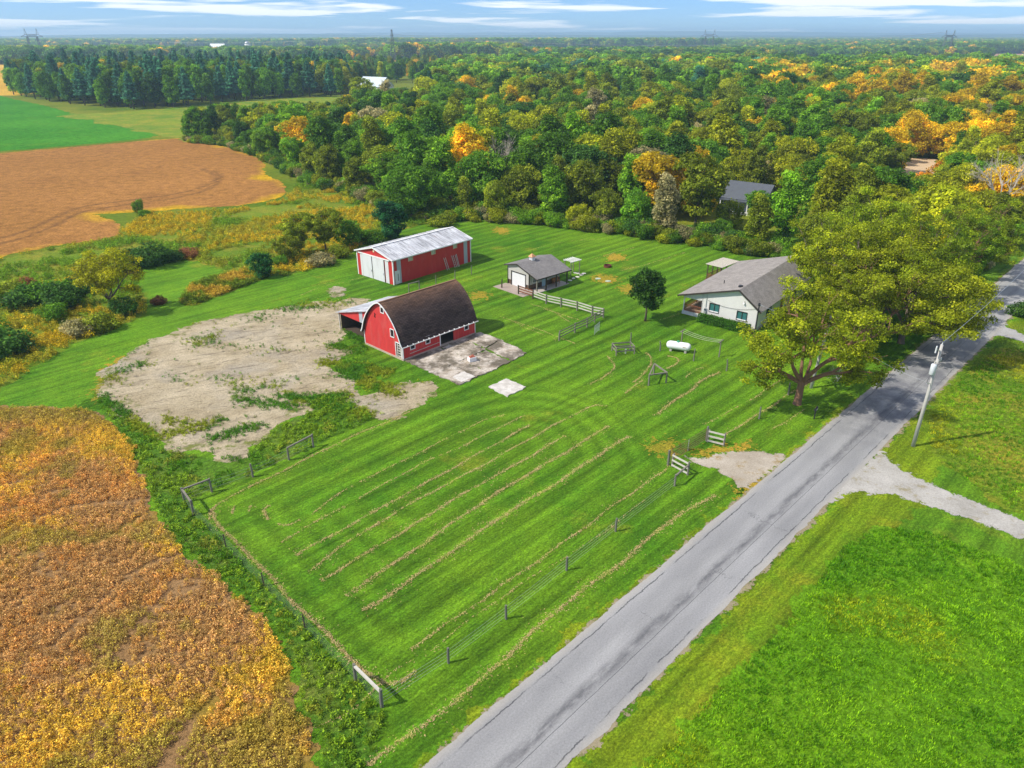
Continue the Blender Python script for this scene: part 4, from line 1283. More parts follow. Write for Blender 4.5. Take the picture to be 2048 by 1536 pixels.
for side in (0, 1):
    ye, yr = (-.22, SW_ / 2) if side == 0 else (SW_ + .22, SW_ / 2)
    npan = 18; pw = (SL + .5) / npan
    zz = SE - .22 * (SR - SE) / (SW_ / 2)
    m = MB().slab([(0, ye, zz), (pw - .012, ye, zz), (pw - .012, yr, SR), (0, yr, SR)] if side == 0 else [(0, yr, SR), (pw - .012, yr, SR), (pw - .012, ye, zz), (0, ye, zz)], .05)
    dn = (SR - zz)
    m.bar((.02, ye, zz + .02), (.02, yr, SR + .02), .05, .05); m.bar((pw * .5, ye, zz + .012), (pw * .5, yr, SR + .012), .04, .03)
    p0 = m.build('roof_panel', M_roofmetal, shed, loc=(-.25, 0, 0))
    for i in range(1, npan):
        c_ = p0.copy(); COL.objects.link(c_); c_.parent = shed; c_.location = (-.25 + i * pw, 0, random.uniform(0, .012))
MB().box(-.28, SW_ / 2 - .16, SR + .015, SL + .28, SW_ / 2 + .16, SR + .07).build('ridge_cap', M_white, shed)
m = MB(); m.bar((-.28, -.24, SE - .1), (-.28, SW_ / 2, SR - .02), .05, .18); m.bar((-.28, SW_ + .24, SE - .1), (-.28, SW_ / 2, SR - .02), .05, .18); m.build('gable_trim', M_white, shed)
m = MB(); m.bar((SL + .28, -.24, SE - .1), (SL + .28, SW_ / 2, SR - .02), .05, .18); m.bar((SL + .28, SW_ + .24, SE - .1), (SL + .28, SW_ / 2, SR - .02), .05, .18); m.build('gable_trim', M_white, shed)
MB().box(-.28, -.27, SE - .2, SL + .28, -.22, SE - .04).build('eave_trim', M_white, shed)
for x, y in ((-.04, -.04), (SL - .14, -.04), (-.04, SW_ - .14)): MB().box(x, y, 0, x + .18, y + .18, SE - .02).build('corner_trim', M_white, shed)
for a in ((.72, 1.5), (14.6, 15.4)): MB().box(a[0], -.03, .02, a[1], 0, SE - .05).build('light_panel', M_grey_panel, shed)
for a0, z0, a1, z1 in wins: frame_part(shed, mat_plain('cream_frame', (.62, .56, .34), .7), 'x', 0, a0, z0, a1, z1, .06, pane=mat_plain('yellowed_plastic', (.50, .52, .36), .5), mull=0)
MB().box(.25, -.08, .05, 1.15, -.035, 2.05).build('side_door', M_whiterib, shed)
MB().box(.78, -.095, .5, .86, -.082, 1.6).build('door_slot', M_dark, shed)
for a0, a1, d in ((1.95, 4.6, -.12), (4.78, 6.95, -.12)): 
    o = MB().box(d, a0, .06, d + .06, a1, 3.5).build('sliding_door', M_whiterib, shed)
    MB().box(d - .03, a0 + .1, 1.1, d, a0 + .16, 1.4).build('handle', M_blackmetal, o)
for a0, a1 in ((1.0, 1.75), (7.1, 7.55)): MB().box(-.03, a0, .02, 0, a1, 3.5).build('white_panel', M_whiterib, shed)
MB().box(-.16, .6, 3.5, -.02, 7.9, 3.66).build('door_track', M_white, shed)
m = MB(); m.tube([(-.05, SW_ / 2, 4.35), (.01, SW_ / 2, 4.35)], .17, 12); m.build('gable_vent', mat_plain('cream_vent', (.7, .62, .40), .6), shed)
m = MB(); m.tube([(1.6, 4.2, SR), (1.6, 4.2, SR + .5)], .03, 6); m.build('roof_pipe', M_galv, shed)
# ladders and poles leaning on the long wall
def shed_pt(x, y, z=0):
    c_, s_ = .66, .751
    return (-17.37 + c_ * x - s_ * y, 100.5 + s_ * x + c_ * y, z)
for i, (x, lab) in enumerate(((10.55, 'short wooden ladder leaning alone on the red shed wall'), (12.25, 'wooden ladder leaning on the red shed wall beside two poles'))):
    root = empty('wooden_ladder', shed_pt(x, -.55), math.atan2(.751, .66))
    for dx in (-.2, .2): MB().bar((dx, 0, 0), (dx * .9 - .25, .5, 1.95), .05, .07).build('rail', M_wood_pale, root)
    for j in range(6):
        t = (j + .6) / 6.4
        MB().bar((-.2 - .25 * t, .5 * t, 1.95 * t), (.2 - .25 * t, .5 * t, 1.95 * t), .035, .035).build('rung', M_wood_pale, root)
    tag(root, lab, 'ladder')
for j, x in enumerate((12.8, 13.05)):
    root = MB().bar((0, 0, 0), (-.18, .45, 1.9 + .1 * j), .08, .08).build('leaning_pole', M_wood_pale, None, loc=shed_pt(x, -.5), rz=math.atan2(.751, .66))
    tag(root, 'bleached wooden pole leaning on the red shed wall', 'pole', 'poles leaning on the shed')

# ================================================================ the porch garage
gar = empty('porch_garage', (2.45, 97.95, 0), math.atan2(.678, .735))
tag(gar, 'small grey metal garage with white overhead door, side porch and cupola', 'garage')
GL, GW = 6.4, 4.5
M_grey_sid = ribbed('grey_siding', (.50, .48, .43), .24, .5, .06, .55, dark=.55)
M_brown_sid = ribbed('brown_wainscot', (.115, .070, .045), .24, .5, .12, .6, dark=.6)
M_trimdark = mat_plain('dark_brown_trim', (.045, .035, .028), .6, .2, 3)
def gtop(y): return (3.6 - (2.3 - y) * .333 if y < 2.3 else 3.6 - (y - 2.3) * .25) - .13
MB().box(-.05, -.05, -.2, GL + .05, GW + .05, .06).build('floor_slab', M_conc, gar)
def gwall(nm, z0, top, mat, off):
    m = MB(); m.wall(GW, top, [(.78, 0, 3.65, 2.1)] if z0 < 2 else [], off, .1, 'y', z0, [2.3]); m.build(nm, mat, gar)
gwall('gable_wall', .78, gtop, M_grey_sid, 0); gwall('wainscot', .06, lambda y: .78, M_brown_sid, -.02)
hf = [(.7, 1.0, 1.5, 1.9), (2.6, .06, 3.5, 2.05), (4.5, 1.15, 5.6, 1.95)]
MB().wall(GL - .1, lambda x: gtop(0), hf, 0, .1, 'x', .8).build('porch_wall', M_grey_sid, gar)
gar.children[-1].location.x = .1
m = MB(); m.wall(GL - .1, lambda x: .8, [(2.5, .06, 3.4, 2.05)], -.02, .1, 'x', .06); m.build('wainscot', M_brown_sid, gar, loc=(.1, 0, 0))
gar.children[-2].data.vertices  # keep the order explicit
MB().wall(GL - .1, lambda x: gtop(GW), [], GW - .1, GW, 'x', .06).build('back_wall', M_grey_sid, gar, loc=(.1, 0, 0))
m = MB(); m.wall(GW - .2, lambda y: gtop(y + .1), [], GL - .1, GL, 'y', .06, [2.2]); m.v = [(x, y + .1, z) for x, y, z in m.v]; m.build('end_wall', M_grey_sid, gar)
ro = MB().slab([(-.35, -1.95, 3.6 - 4.25 * .333), (GL + .4, -1.95, 3.6 - 4.25 * .333), (GL + .4, 2.3, 3.6), (-.35, 2.3, 3.6)], .09).build('porch_roof_slope', M_shingle2, gar)
MB().slab([(-.35, 2.3, 3.6), (GL + .4, 2.3, 3.6), (GL + .4, 4.95, 3.6 - 2.65 * .25), (-.35, 4.95, 3.6 - 2.65 * .25)], .09).build('back_roof_slope', M_shingle2, gar)
MB().box(-.36, -1.99, 3.6 - 4.25 * .333 - .16, GL + .41, -1.93, 3.6 - 4.25 * .333 - .02).build('gutter', M_trimdark, gar)
m = MB(); m.bar((-.36, -1.95, 2.09), (-.36, 2.3, 3.52), .04, .14); m.bar((-.36, 2.3, 3.52), (-.36, 4.95, 2.86), .04, .14); m.build('gable_trim', M_trimdark, gar)
for x, y in ((-.05, -.05), (-.05, GW - .07)): MB().box(x, y, .06, x + .12, y + .12, 2.75).build('corner_trim', M_trimdark, gar)
m = MB(); m.box(-.05, .66, 0.06, .02, .78, 2.2); m.box(-.05, 3.65, .06, .02, 3.77, 2.2); m.box(-.05, .66, 2.1, .02, 3.77, 2.22); m.build('door_trim', M_trimdark, gar)
gd = MB().box(.05, .79, .07, .08, 3.64, 2.09).build('overhead_door', N('door_white').bsdf((.80, .80, .80), .5), gar)
for i in range(4): MB().box(.03, .81, .09 + i * .5, .05, 3.62, .57 + i * .5).build('door_section', mat_plain('white_door_steel', (.70, .70, .69), .45, .05, 2), gd)
for a0, z0, a1, z1 in (hf[0], hf[2]): frame_part(gar, M_white, 'x', 0, a0 + .1, z0, a1 + .1, z1, .07, pane=M_glass, mull=1)
pd = MB().box(2.62, .02, .07, 3.48, .06, 2.03).build('porch_door', mat_plain('pale_blue_door', (.42, .58, .66), .5, .05, 2), gar)
MB().box(2.8, .0, 1.15, 3.3, .02, 1.9).build('door_pane', M_glass, pd); MB().tube([(3.4, -.02, 1.0), (3.4, .02, 1.0)], .03, 6).build('handle', M_galv, pd)
MB().prism([(-.1, -1.75), (GL + .2, -1.75), (GL + .2, -.06), (-.1, -.06)], -.05, .09).build('porch_floor', M_conc, gar)
for x in (.0, 1.85, 3.95, 6.2): MB().box(x, -1.62, .08, x + .15, -1.47, gtop(-1.5) + .02).build('porch_post', M_wood_dark if x > .1 else M_wood_grey, gar)
b_ = empty('porch_bench', (0, 0, 0)); b_.parent = None
bx_, by_ = (.735 * 4.5 + .678 * .62, .678 * 4.5 - .735 * .62)
b_.location = (2.45 + bx_, 97.95 + by_, .09); b_.rotation_euler.z = math.atan2(.678, .735)
M_bench = mat_plain('varnished_bench', (.36, .16, .05), .6, .2, 3)
MB().box(0, 0, .40, 1.3, .42, .46).build('seat', M_bench, b_); MB().box(0, .40, .46, 1.3, .46, .88).build('backrest', M_bench, b_)
for x in (.05, 1.17):
    for y in (.02, .38): MB().box(x, y, 0, x + .08, y + .07, .40).build('leg', M_bench, b_)
tag(b_, 'varnished wooden bench on the garage porch', 'bench')
cup = MB().box(2.5, 2.0, 3.40, 3.1, 2.6, 4.05).build('cupola', M_white, gar)
MB().add([(2.36, 1.86, 4.05), (3.24, 1.86, 4.05), (3.24, 2.74, 4.05), (2.36, 2.74, 4.05), (2.8, 2.3, 4.52)], [(0, 3, 2, 1), (0, 1, 4), (1, 2, 4), (2, 3, 4), (3, 0, 4)]).build('cupola_roof', mat_plain('copper_sheet', (.58, .29, .14), .4, .15, 3, metal=.3), cup)
MB().tube([(2.8, 2.3, 4.45), (2.8, 2.3, 4.95)], .02, 5).build('finial', M_blackmetal, cup)
for i in range(3): MB().box(2.49, 2.06, 3.52 + i * .16, 2.5, 2.54, 3.60 + i * .16).build('louvre', M_galv, cup)
ap = MB().prism([(-2.6, -1.5), (-.06, -1.5), (-.06, 4.9), (-2.6, 4.9)], -.05, .05).build('garage_apron', mat_plain('worn_apron', (.36, .29, .24), .9, .2, 1.5, dirt=((.22, .17, .12), .6)), None, loc=gar.location, rz=gar.rotation_euler.z)
tag(ap, kind='structure')
# white arbor behind the porch
ar = empty('garden_arbor', (9.0, 105.0, 0), math.radians(42))
for x in (0, 1.9):
    for y in (0, 1.3): MB().box(x, y, -.1, x + .1, y + .1, 2.1).build('post', M_wood_grey, ar)
for y in (-.05, 1.35): MB().bar((-.25, y, 2.15), (2.2, y, 2.15), .07, .12).build('beam', M_white, ar)
for i in range(6): MB().bar((.0 + i * .38, -.3, 2.25), (.0 + i * .38, 1.65, 2.25), .05, .08).build('rafter', M_white, ar)
tag(ar, 'white beamed garden arbor behind the garage porch', 'arbor')
r = np.random.default_rng(44)
M_stone = mat_plain('pale_stone', (.62, .58, .52), .9, .15, 3)
for j, (u_, v_) in enumerate(((1140, 561), (1147, 557), (1155, 554), (1162, 550), (1168, 547), (1164, 549), (1156, 547), (1151, 546))):
    x, y = G(u_, v_)
    m = MB(); k_ = 8
    m.prism([((.32 + .07 * r.random()) * math.cos(6.283 * i / k_), (.24 + .06 * r.random()) * math.sin(6.283 * i / k_)) for i in range(k_)], -.03, .05)
    tag(m.build('stepping_stone', M_stone, None, loc=(x, y, 0), rz=r.random() * 3), 'flat pale stepping stone in the grass by the garage porch', 'stone', 'stepping stones by the garage')

# ================================================================ the farmhouse
hou = empty('farmhouse', (30.27, 82.3, 0), math.atan2(.777, .63))
tag(hou, 'single-storey white clapboard house with wide grey-brown shingle roof and corner porch', 'house')
HL, HW = 19.0, 10.0
k = N('white_clapboard')
p = k.obj(); z_ = k.sepx(p)[2]
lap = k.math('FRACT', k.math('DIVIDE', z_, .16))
c = k.mix(k.noise(p, 1.2, 5), (.66, .64, .60), (.76, .74, .70))
c = k.mix(k.math('MULTIPLY', k.step(lap, .0, .12), .0), c, c)
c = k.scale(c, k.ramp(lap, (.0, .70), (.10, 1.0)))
M_clap = k.bsdf(c, .65, k.bump(lap, .5, .03), .3)
M_soffit = mat_plain('grey_blue_soffit', (.42, .47, .50), .7, .08, 2)
def htop(y): return (4.95 - (2.6 - y) * .72 if y < 2.6 else 4.95 - (y - 2.6) * .29) - .16
hh = [(5.05, 1.2, 6.3, 2.3), (1.35, .98, 2.6, 2.08)]
m = MB(); m.wall(7.4, htop, hh, 0, .15, 'y', .35, [2.6]); m.build('gable_wall', M_clap, hou)
m = MB(); m.wall(2.6, lambda y: htop(y + 7.4), [], 0, .15, 'y', 2.42); m.v = [(x, y + 7.4, z) for x, y, z in m.v]; m.build('porch_gable', M_clap, hou)
MB().box(-.03, -.03, -.2, HL, 7.4, .36).build('foundation', M_conc, hou)
MB().box(0, 7.4, -.2, HL, HW + .05, .48).build('porch_base', M_clap, hou)
MB().wall(HL, lambda x: htop(0), [(3, 1.1, 4.4, 2.2), (8, .4, 9, 2.4), (12, 1.1, 13.6, 2.2)], 0, .15, 'x', .35).build('road_wall', M_clap, hou)
for a in ((3, 4.4), (12, 13.6)): frame_part(hou, M_trimdark, 'x', 0, a[0], 1.1, a[1], 2.2, .07, pane=M_glass_teal, mull=1)
MB().box(8, .05, .4, 9, .1, 2.4).build('front_door', mat_plain('house_door', (.30, .10, .06), .5), hou)
MB().wall(HL, lambda x: htop(7.4), [(1.2, 1.0, 2.0, 2.1), (3.4, .48, 4.4, 2.4)], 7.25, 7.4, 'x', .35).build('yard_wall', M_clap, hou)
MB().box(1.2, 7.3, 1.0, 2.0, 7.35, 2.1).build('porch_window', M_glass, hou); MB().box(3.4, 7.3, .48, 4.4, 7.35, 2.4).build('porch_door', M_white, hou)
m = MB(); m.wall(HW, htop, [], HL - .15, HL, 'y', .35, [2.6]); m.build('end_wall', M_clap, hou)
e1, e0 = 10.65, -.55
zl, zr = 4.95 - (e1 - 2.6) * .29, 4.95 - (2.6 - e0) * .72
MB().slab([(-.45, 2.6, 4.95), (HL + .4, 2.6, 4.95), (HL + .4, e1, zl), (-.45, e1, zl)], .1).build('yard_roof_slope', M_shingle, hou)
MB().slab([(-.45, e0, zr), (HL + .4, e0, zr), (HL + .4, 2.6, 4.95), (-.45, 2.6, 4.95)], .1).build('road_roof_slope', M_shingle, hou)
m = MB(); m.bar((-.47, 2.6, 4.87), (-.47, e1, zl - .09), .05, .2); m.bar((-.47, 2.6, 4.87), (-.47, e0, zr - .09), .05, .2); m.build('gable_trim', M_trimdark, hou)
MB().box(-.47, e1 - .02, zl - .24, HL + .4, e1 + .05, zl - .06).build('gutter', M_trimdark, hou)
MB().hexa([(-.4, 2.6, 4.72), (-.01, 2.6, 4.72), (-.01, e1 - .1, zl - .14), (-.4, e1 - .1, zl - .14), (-.4, 2.6, 4.80), (-.01, 2.6, 4.80), (-.01, e1 - .1, zl - .11), (-.4, e1 - .1, zl - .11)]).build('soffit', M_soffit, hou)
for a0, z0, a1, z1 in hh:
    w_o = frame_part(hou, M_trimdark, 'y', 0, a0, z0, a1, z1, .06, pane=M_glass_teal, mull=1)
    MB().box(-.03, a0, z0, .05, a1, z0 + .12).build('sash_rail', M_white, w_o)
for x in (.05, 4.0, 8.0): MB().box(x, HW - .15, .48, x + .12, HW - .03, htop(HW - .1)).build('porch_post', M_white if x < 1 else M_wood_brown, hou)
MB().box(.06, 7.4, 2.3, .14, HW - .05, 2.45).build('porch_beam', M_white, hou)
m = MB(); m.box(.05, 7.45, 1.32, .12, HW - .15, 1.40); m.box(.05, 7.45, .60, .12, HW - .15, .66); m.build('railing', M_wood_brown, hou)
for i in range(15): MB().box(.07, 7.55 + i * .162, .66, .10, 7.60 + i * .162, 1.32).build('baluster', M_wood_brown, hou)
m = MB(); m.box(.15, HW - .12, 1.32, 8, HW - .05, 1.40); m.box(.15, HW - .12, .60, 8, HW - .05, .66); m.build('side_railing', M_wood_brown, hou)
for i in range(26): MB().box(.3 + i * .165, HW - .10, .66, .35 + i * .165, HW - .07, 1.32).build('baluster', M_wood_brown, hou)
MB().box(.12, 7.4, .48, HL, HW, .50).build('porch_floor', mat_plain('porch_boards', (.40, .30, .20), .8, .2, 3), hou)
MB().tube([(4.2, 6.5, 4.95 - 3.9 * .29 - .1), (4.2, 6.5, 4.95 - 3.9 * .29 + .42)], .06, 8).build('vent_pipe', M_blackmetal, hou)
MB().box(.9, 2.9, 4.82, 1.4, 3.3, 5.02).build('ridge_vent', M_blackmetal, hou)
mt = MB().box(-.16, 6.62, .95, -.01, 6.98, 1.5).build('electric_meter', M_galv, hou)
MB().tube([(-.22, 6.8, 1.35), (-.15, 6.8, 1.35)], .13, 10).build('meter_dial', M_glass, mt)
MB().tube([(-.06, 6.8, 1.5), (-.06, 6.8, htop(6.8) + .1)], .04, 8).build('conduit', M_galv, mt)
lm = MB().tube([(-.15, 1.85, 3.2), (-.15, 1.85, 3.42)], [.13, .05], 10).build('wall_lamp', M_white, hou); MB().tube([(-.15, 1.85, 3.42), (-.03, 1.85, 3.5)], .03, 6).build('lamp_arm', M_blackmetal, lm)
m = MB(); cat_ = [(-.08, 6.6 - 6.5 * t, 2.62 - .9 * 4 * t * (1 - t) * .6 + .35 * t) for t in np.linspace(0, 1, 14)]
m.tube(cat_, .018, 4); m.build('service_cable', M_blackmetal, hou)
# hedge against the gable wall
def hedge_mesh(nm, L, W, Hh, leaf, dens, seed):
    r = np.random.default_rng(seed)
    n = int((L * W + 2 * (L + W) * Hh) * dens)
    f = r.random(n)
    top = f < (L * W) / (L * W + 2 * (L + W) * Hh)
    P = np.empty((n, 3)); Nn = np.empty((n, 3))
    P[:, 0] = r.random(n) * L; P[:, 1] = r.random(n) * W; P[:, 2] = r.random(n) * Hh
    sd_ = r.integers(0, 4, n); sd_ = np.where(r.random(n) < L / (L + W), sd_ % 2, 2 + sd_ % 2)
    P[~top & (sd_ == 0), 1] = 0; P[~top & (sd_ == 1), 1] = W; P[~top & (sd_ == 2), 0] = 0; P[~top & (sd_ == 3), 0] = L
    P[top, 2] = Hh
    Nn[:] = 0; Nn[top, 2] = 1
    for i, v in enumerate(((0, -1, 0), (0, 1, 0), (-1, 0, 0), (1, 0, 0))): Nn[~top & (sd_ == i)] = v
    bul = .10 * np.sin(P[:, 0] * 2.3) * np.cos(P[:, 2] * 4 + P[:, 1] * 3)
    q = np.clip((P[:, 2] / Hh - .7) / .3, 0, 1)
    P += Nn * (bul + r.normal(0, .06, n))[:, None]
    P[:, 1] = W / 2 + (P[:, 1] - W / 2) * (1 - .22 * q * q)
    V, Q = quads_from(P, Nn + r.normal(size=(n, 3)) * .6 + (0, 0, .3), leaf, r)
    return np_mesh(nm, V, Q, M_leaf, {'tone': np.repeat(r.random(n), 4), 'clump': np.repeat(.3 + .4 * r.random(n), 4)})
hg_root = empty('clipped_hedge', (30.27 - .63 * 1.75 - .777 * .35, 82.3 - .777 * 1.75 + .63 * .35, 0), math.atan2(.63, -.777))
hm = link('hedge_leaves', hedge_mesh('hedge_leaves', 6.6, 1.15, .98, .11, 260, 5), hg_root); hm['tint'] = [.055, .165, .010, 1.0]
hm.location = (.1, -1.2, 0)
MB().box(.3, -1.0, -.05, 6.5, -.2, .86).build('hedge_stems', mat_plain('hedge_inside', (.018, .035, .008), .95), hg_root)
tag(hg_root, 'clipped green hedge along the white gable wall of the house', 'hedge')
# pergola behind the house
pg = empty('deck_pergola', (29.1, 102.3, 0), math.atan2(.69, .72))
for x in (0, 1.4, 2.8, 4.1):
    for y in (0, -2.2):
        if y == 0 or x in (0, 4.1, 1.4): MB().box(x, y, -.1, x + .12, y + .12, 2.5).build('post', M_wood_dark, pg)
for y in (.06, -2.14): MB().bar((-.2, y, 2.56), (4.5, y, 2.56), .06, .16).build('beam', M_wood_dark, pg)
M_slat = mat_plain('pale_pergola_slat', (.60, .53, .46), .7, .1, 3)
for i in range(16): MB().bar((-.15 + i * .31, .35, 2.69), (-.15 + i * .31, -2.45, 2.69), .115, .05).build('roof_slat', M_slat, pg)
MB().box(-.1, -2.3, -.05, 4.4, .25, .35).build('deck', M_wood_brown, pg)
for y in (.1, -2.1):
    m = MB(); m.box(0, y, 1.1, 4.2, y + .06, 1.18); m.box(0, y, .5, 4.2, y + .05, .56); m.build('railing', M_wood_brown, pg)
m = MB(); m.box(0, -2.1, 1.1, .06, .1, 1.18); m.box(0, -2.1, .5, .05, .1, .56); m.build('end_railing', M_wood_brown, pg)
for i in range(12): MB().box(.02, -2.0 + i * .175, .56, .05, -1.95 + i * .175, 1.1).build('baluster', M_wood_brown, pg)
for i in range(22): MB().box(.2 + i * .185, .12, .56, .24 + i * .185, .15, 1.1).build('baluster', M_wood_brown, pg)
tag(pg, 'brown deck pergola with pale striped slat roof behind the house', 'pergola')

# ================================================================ slabs by the barn
k = N('stained_concrete')
p = k.pos()
c = k.mix(k.step(k.noise(p, .9, 7, .65), .38, .62), (.34, .28, .21), (.64, .57, .48))
c = k.mix(k.math('MULTIPLY', k.step(k.noise(k.map(p, loc=(7, 3, 0)), .35, 7, .7), .44, .56), .9), c, (.115, .095, .065))
c = k.scale(c, k.ramp(k.noise(p, 5, 9, .8), (.3, .6), (.7, 1.3)))
M_slab = k.bsdf(c, .9, k.bump(k.noise(p, 4, 8, .8), .5, .04), .2)
k = N('clean_concrete')
p = k.pos()
c = k.mix(k.step(k.noise(p, 1.2, 7, .65), .4, .62), (.50, .46, .40), (.66, .62, .56))
M_slab2 = k.bsdf(k.scale(c, k.ramp(k.noise(p, 6, 8, .8), (.3, .7), (.7, 1.2))), .9, k.bump(k.noise(p, 5, 8, .8), .4, .03), .2)
def ragged(poly, seg=.35, amp=.05, seed=1):
    r = np.random.default_rng(seed); out = []
    for a, b in zip(poly, poly[1:] + poly[:1]):
        a, b = np.array(a, float), np.array(b, float); n = max(1, int(np.linalg.norm(b - a) / seg))
        for i in range(n): out.append(tuple(a + (b - a) * i / n + (r.normal(0, amp, 2) if i else 0)))
    return out
yard = empty('barnyard_slab', (-12.25, 73.25, 0), math.atan2(.725, .689))
# local: x along the barn, y away from it is negative
pieces = [([(.1, -.12), (5.4, -.12), (5.4, -4.6), (.1, -4.9)], M_slab), ([(5.46, -.12), (9.0, -.12), (8.6, -4.5), (5.46, -4.6)], M_slab), ([(9.1, -.12), (11.9, -.12), (11.9, -3.6), (9.0, -4.2)], M_slab),
          ([(8.9, -4.35), (12.0, -3.75), (11.2, -8.6), (8.4, -8.9)], M_slab), ([(4.4, -4.75), (8.45, -4.65), (8.2, -8.9), (4.4, -9.1)], M_slab), ([(.1, -5.0), (4.3, -4.8), (4.3, -9.1), (.2, -9.2)], M_slab),
          ([(.35, -9.3), (2.6, -9.25), (2.6, -7.2), (.35, -7.3)], M_slab2)]
for i, (pl, mt_) in enumerate(pieces[:6]):
    MB().prism(ragged(pl, .4, .10, i + 1), -.08, .10 + .012 * (i % 3)).build('slab_piece', mt_, yard)
MB().prism(ragged([(.7, -8.9), (2.6, -9.0), (2.7, -7.2), (.8, -7.3)], .4, .05, 9), .09, .145).build('patched_slab', M_slab2, yard)
yard['kind'] = 'structure'; tag(yard, 'cracked stained concrete yard in front of the arched barn', 'concrete yard')
sp = MB().prism(ragged([tuple(np.array(q_) - np.array((-.5, 66.5))) for q_ in ((-2.46, 66.6), (-.46, 64.25), (1.44, 66.6), (-.64, 68.55))], .35, .07, 4), -.08, .09).build('concrete_pad', M_slab2, None, loc=(-.5, 66.5, 0))
tag(sp, 'small pale square concrete pad lying alone in the lawn', 'concrete pad')
wb = empty('well_block', (*G(944, 724), .11), math.radians(30))
MB().box(-.42, -.3, -.02, .42, .3, .52).build('block', M_white, wb)
MB().box(-.9, -.7, -.04, .9, .7, .03).build('base', M_slab, wb)
m = MB(); m.prism([(-.32, -.22), (.34, -.2), (.3, .22), (-.3, .2)], .52, .60); m.bar((-.3, -.1, .62), (.25, .15, .66), .18, .06); m.build('brick_cap', mat_plain('old_brick', (.42, .12, .07), .9, .3, 6), wb)
tag(wb, 'white concrete block with brick cap standing on the barnyard slab', 'well block')

# ================================================================ fences, posts and yard things
M_post = mat_plain('grey_fence_post', (.17, .165, .13), .95, .4, 4, streak=(1, 1, .3))
M_wire = mat_plain('fence_wire', (.30, .33, .30), .6, .2, 3, metal=.4)
M_greenwire = mat_plain('green_woven_wire', (.10, .16, .10), .6, .2, 3)
yr = np.random.default_rng(23)
def post_mesh(h=1.25, w=.13):
    m = MB(); m.tube([(0, 0, -.2), (0, 0, h * .6), (yr.normal(0, .03), yr.normal(0, .03), h)], [w * .55, w * .52, w * .46], 8)
    return m
def P3(u, v, z=0.0):
    x, y = G(u, v); return Vector((x, y, z))
def wire(m, a, b, zs, sag=.03, rad=.012):
    for z in zs:
        m.tube([a + Vector((0, 0, z)), (a + b) / 2 + Vector((0, 0, z - sag)), b + Vector((0, 0, z))], rad, 4, False)

# paddock fence along the road: four posts, strained wires
rf = empty('paddock_wire_fence', P3(762, 1412), 0)
org = rf.location.copy()
pts = [P3(762, 1412), P3(897, 1326), P3(1012, 1238), P3(1133, 1141), P3(1231, 1063), P3(1351, 972)]
for q in pts[1:-1]: post_mesh(1.2, .15).build('post', M_post, rf, loc=q - org)
m = MB()
for a, b in zip(pts[:-1], pts[1:]): wire(m, a - org, b - org, (.25, .5, .75, 1.0), .03, .009)
m.build('wires', M_wire, rf)
tag(rf, 'row of grey posts with thin wires along the paddock beside the road', 'fence')

# field-side fence: woven wire sagging between rail braces
ff = empty('woven_wire_fence', P3(712, 1362), 0); org = ff.location.copy()
pts = [P3(764, 1414), P3(712, 1362), P3(610, 1256), P3(528, 1172), P3(452, 1094), P3(388, 1030), P3(370, 1004)]
for q in (pts[0], pts[1], pts[-2], pts[-1]): post_mesh(1.35, .2).build('post', M_post, ff, loc=q - org)
for q in pts[2:-2]: post_mesh(1.15, .09).build('stake', M_wood_dark, ff, loc=q - org)
up = Vector((0, 0, 1.22))
MB().bar(pts[0] + up - org, pts[1] + up - org, .14, .14).build('brace_rail', M_wood_pale, ff)
MB().bar(pts[-2] + up - org, pts[-1] + up - org, .13, .13).build('brace_rail', M_wood_grey, ff)
m = MB()
for a, b in zip(pts[:-1], pts[1:]):
    wire(m, a - org, b - org, (.1, .28, .46, .64, .82, 1.0), .05, .006)
    L = (b - a).length
    for i in range(int(L / .35)):
        c_ = a + (b - a) * (i * .35 / L) - org; m.tube([c_ + Vector((0, 0, .08)), c_ + Vector((0, 0, .98))], .004, 3, False)
m.build('woven_wire', M_greenwire, ff)
tag(ff, 'green woven wire fence with end braces between paddock and crop', 'fence')
# short rails along the weed bank side
bf = empty('weed_bank_fence', P3(505, 950), 0); org = bf.location.copy()
q = [P3(372, 1004), P3(424, 984), P3(506, 954), P3(578, 920), P3(627, 894)]
for a in q[1:]: post_mesh(1.3, .17).build('post', M_wood_grey, bf, loc=a - org)
for a, b in ((0, 1), (3, 4)): MB().bar(q[a] + up - org, q[b] + up - org, .12, .12).build('rail', M_wood_grey, bf)
m = MB()
for a, b in zip(q[:-1], q[1:]): wire(m, a - org, b - org, (.35, .7, 1.0), .04, .008)
m.build('wires', M_wire, bf)
tag(bf, 'old post fence with two top rails along the weedy bank', 'fence')

# gateway: tube gate, two board panels
gt = empty('farm_gate', P3(1336, 930), 0); org = gt.location.copy()
a, b = P3(1336, 930) - org, P3(1413, 882) - org
d = (b - a).normalized()
a2, b2 = a + d * .15, b - d * .25
M_gate = mat_plain('rusty_gate_tube', (.16, .10, .055), .7, .35, 5)
for i, z in enumerate((.25, .45, .65, .88, 1.12, 1.38)):
    MB().tube([a2 + Vector((0, 0, z)), b2 + Vector((0, 0, z))], .026, 6).build('bar', M_gate, gt)
for t in (0, .5, 1): MB().tube([a2 + (b2 - a2) * t + Vector((0, 0, .22)), a2 + (b2 - a2) * t + Vector((0, 0, 1.4))], .028, 6).build('upright', M_galv if t == .5 else M_gate, gt)
for q in (a, b): post_mesh(1.5, .2).build('gate_post', M_post, gt, loc=q)
tag(gt, 'rusty six-bar tube gate closing the gravel gateway', 'gate')
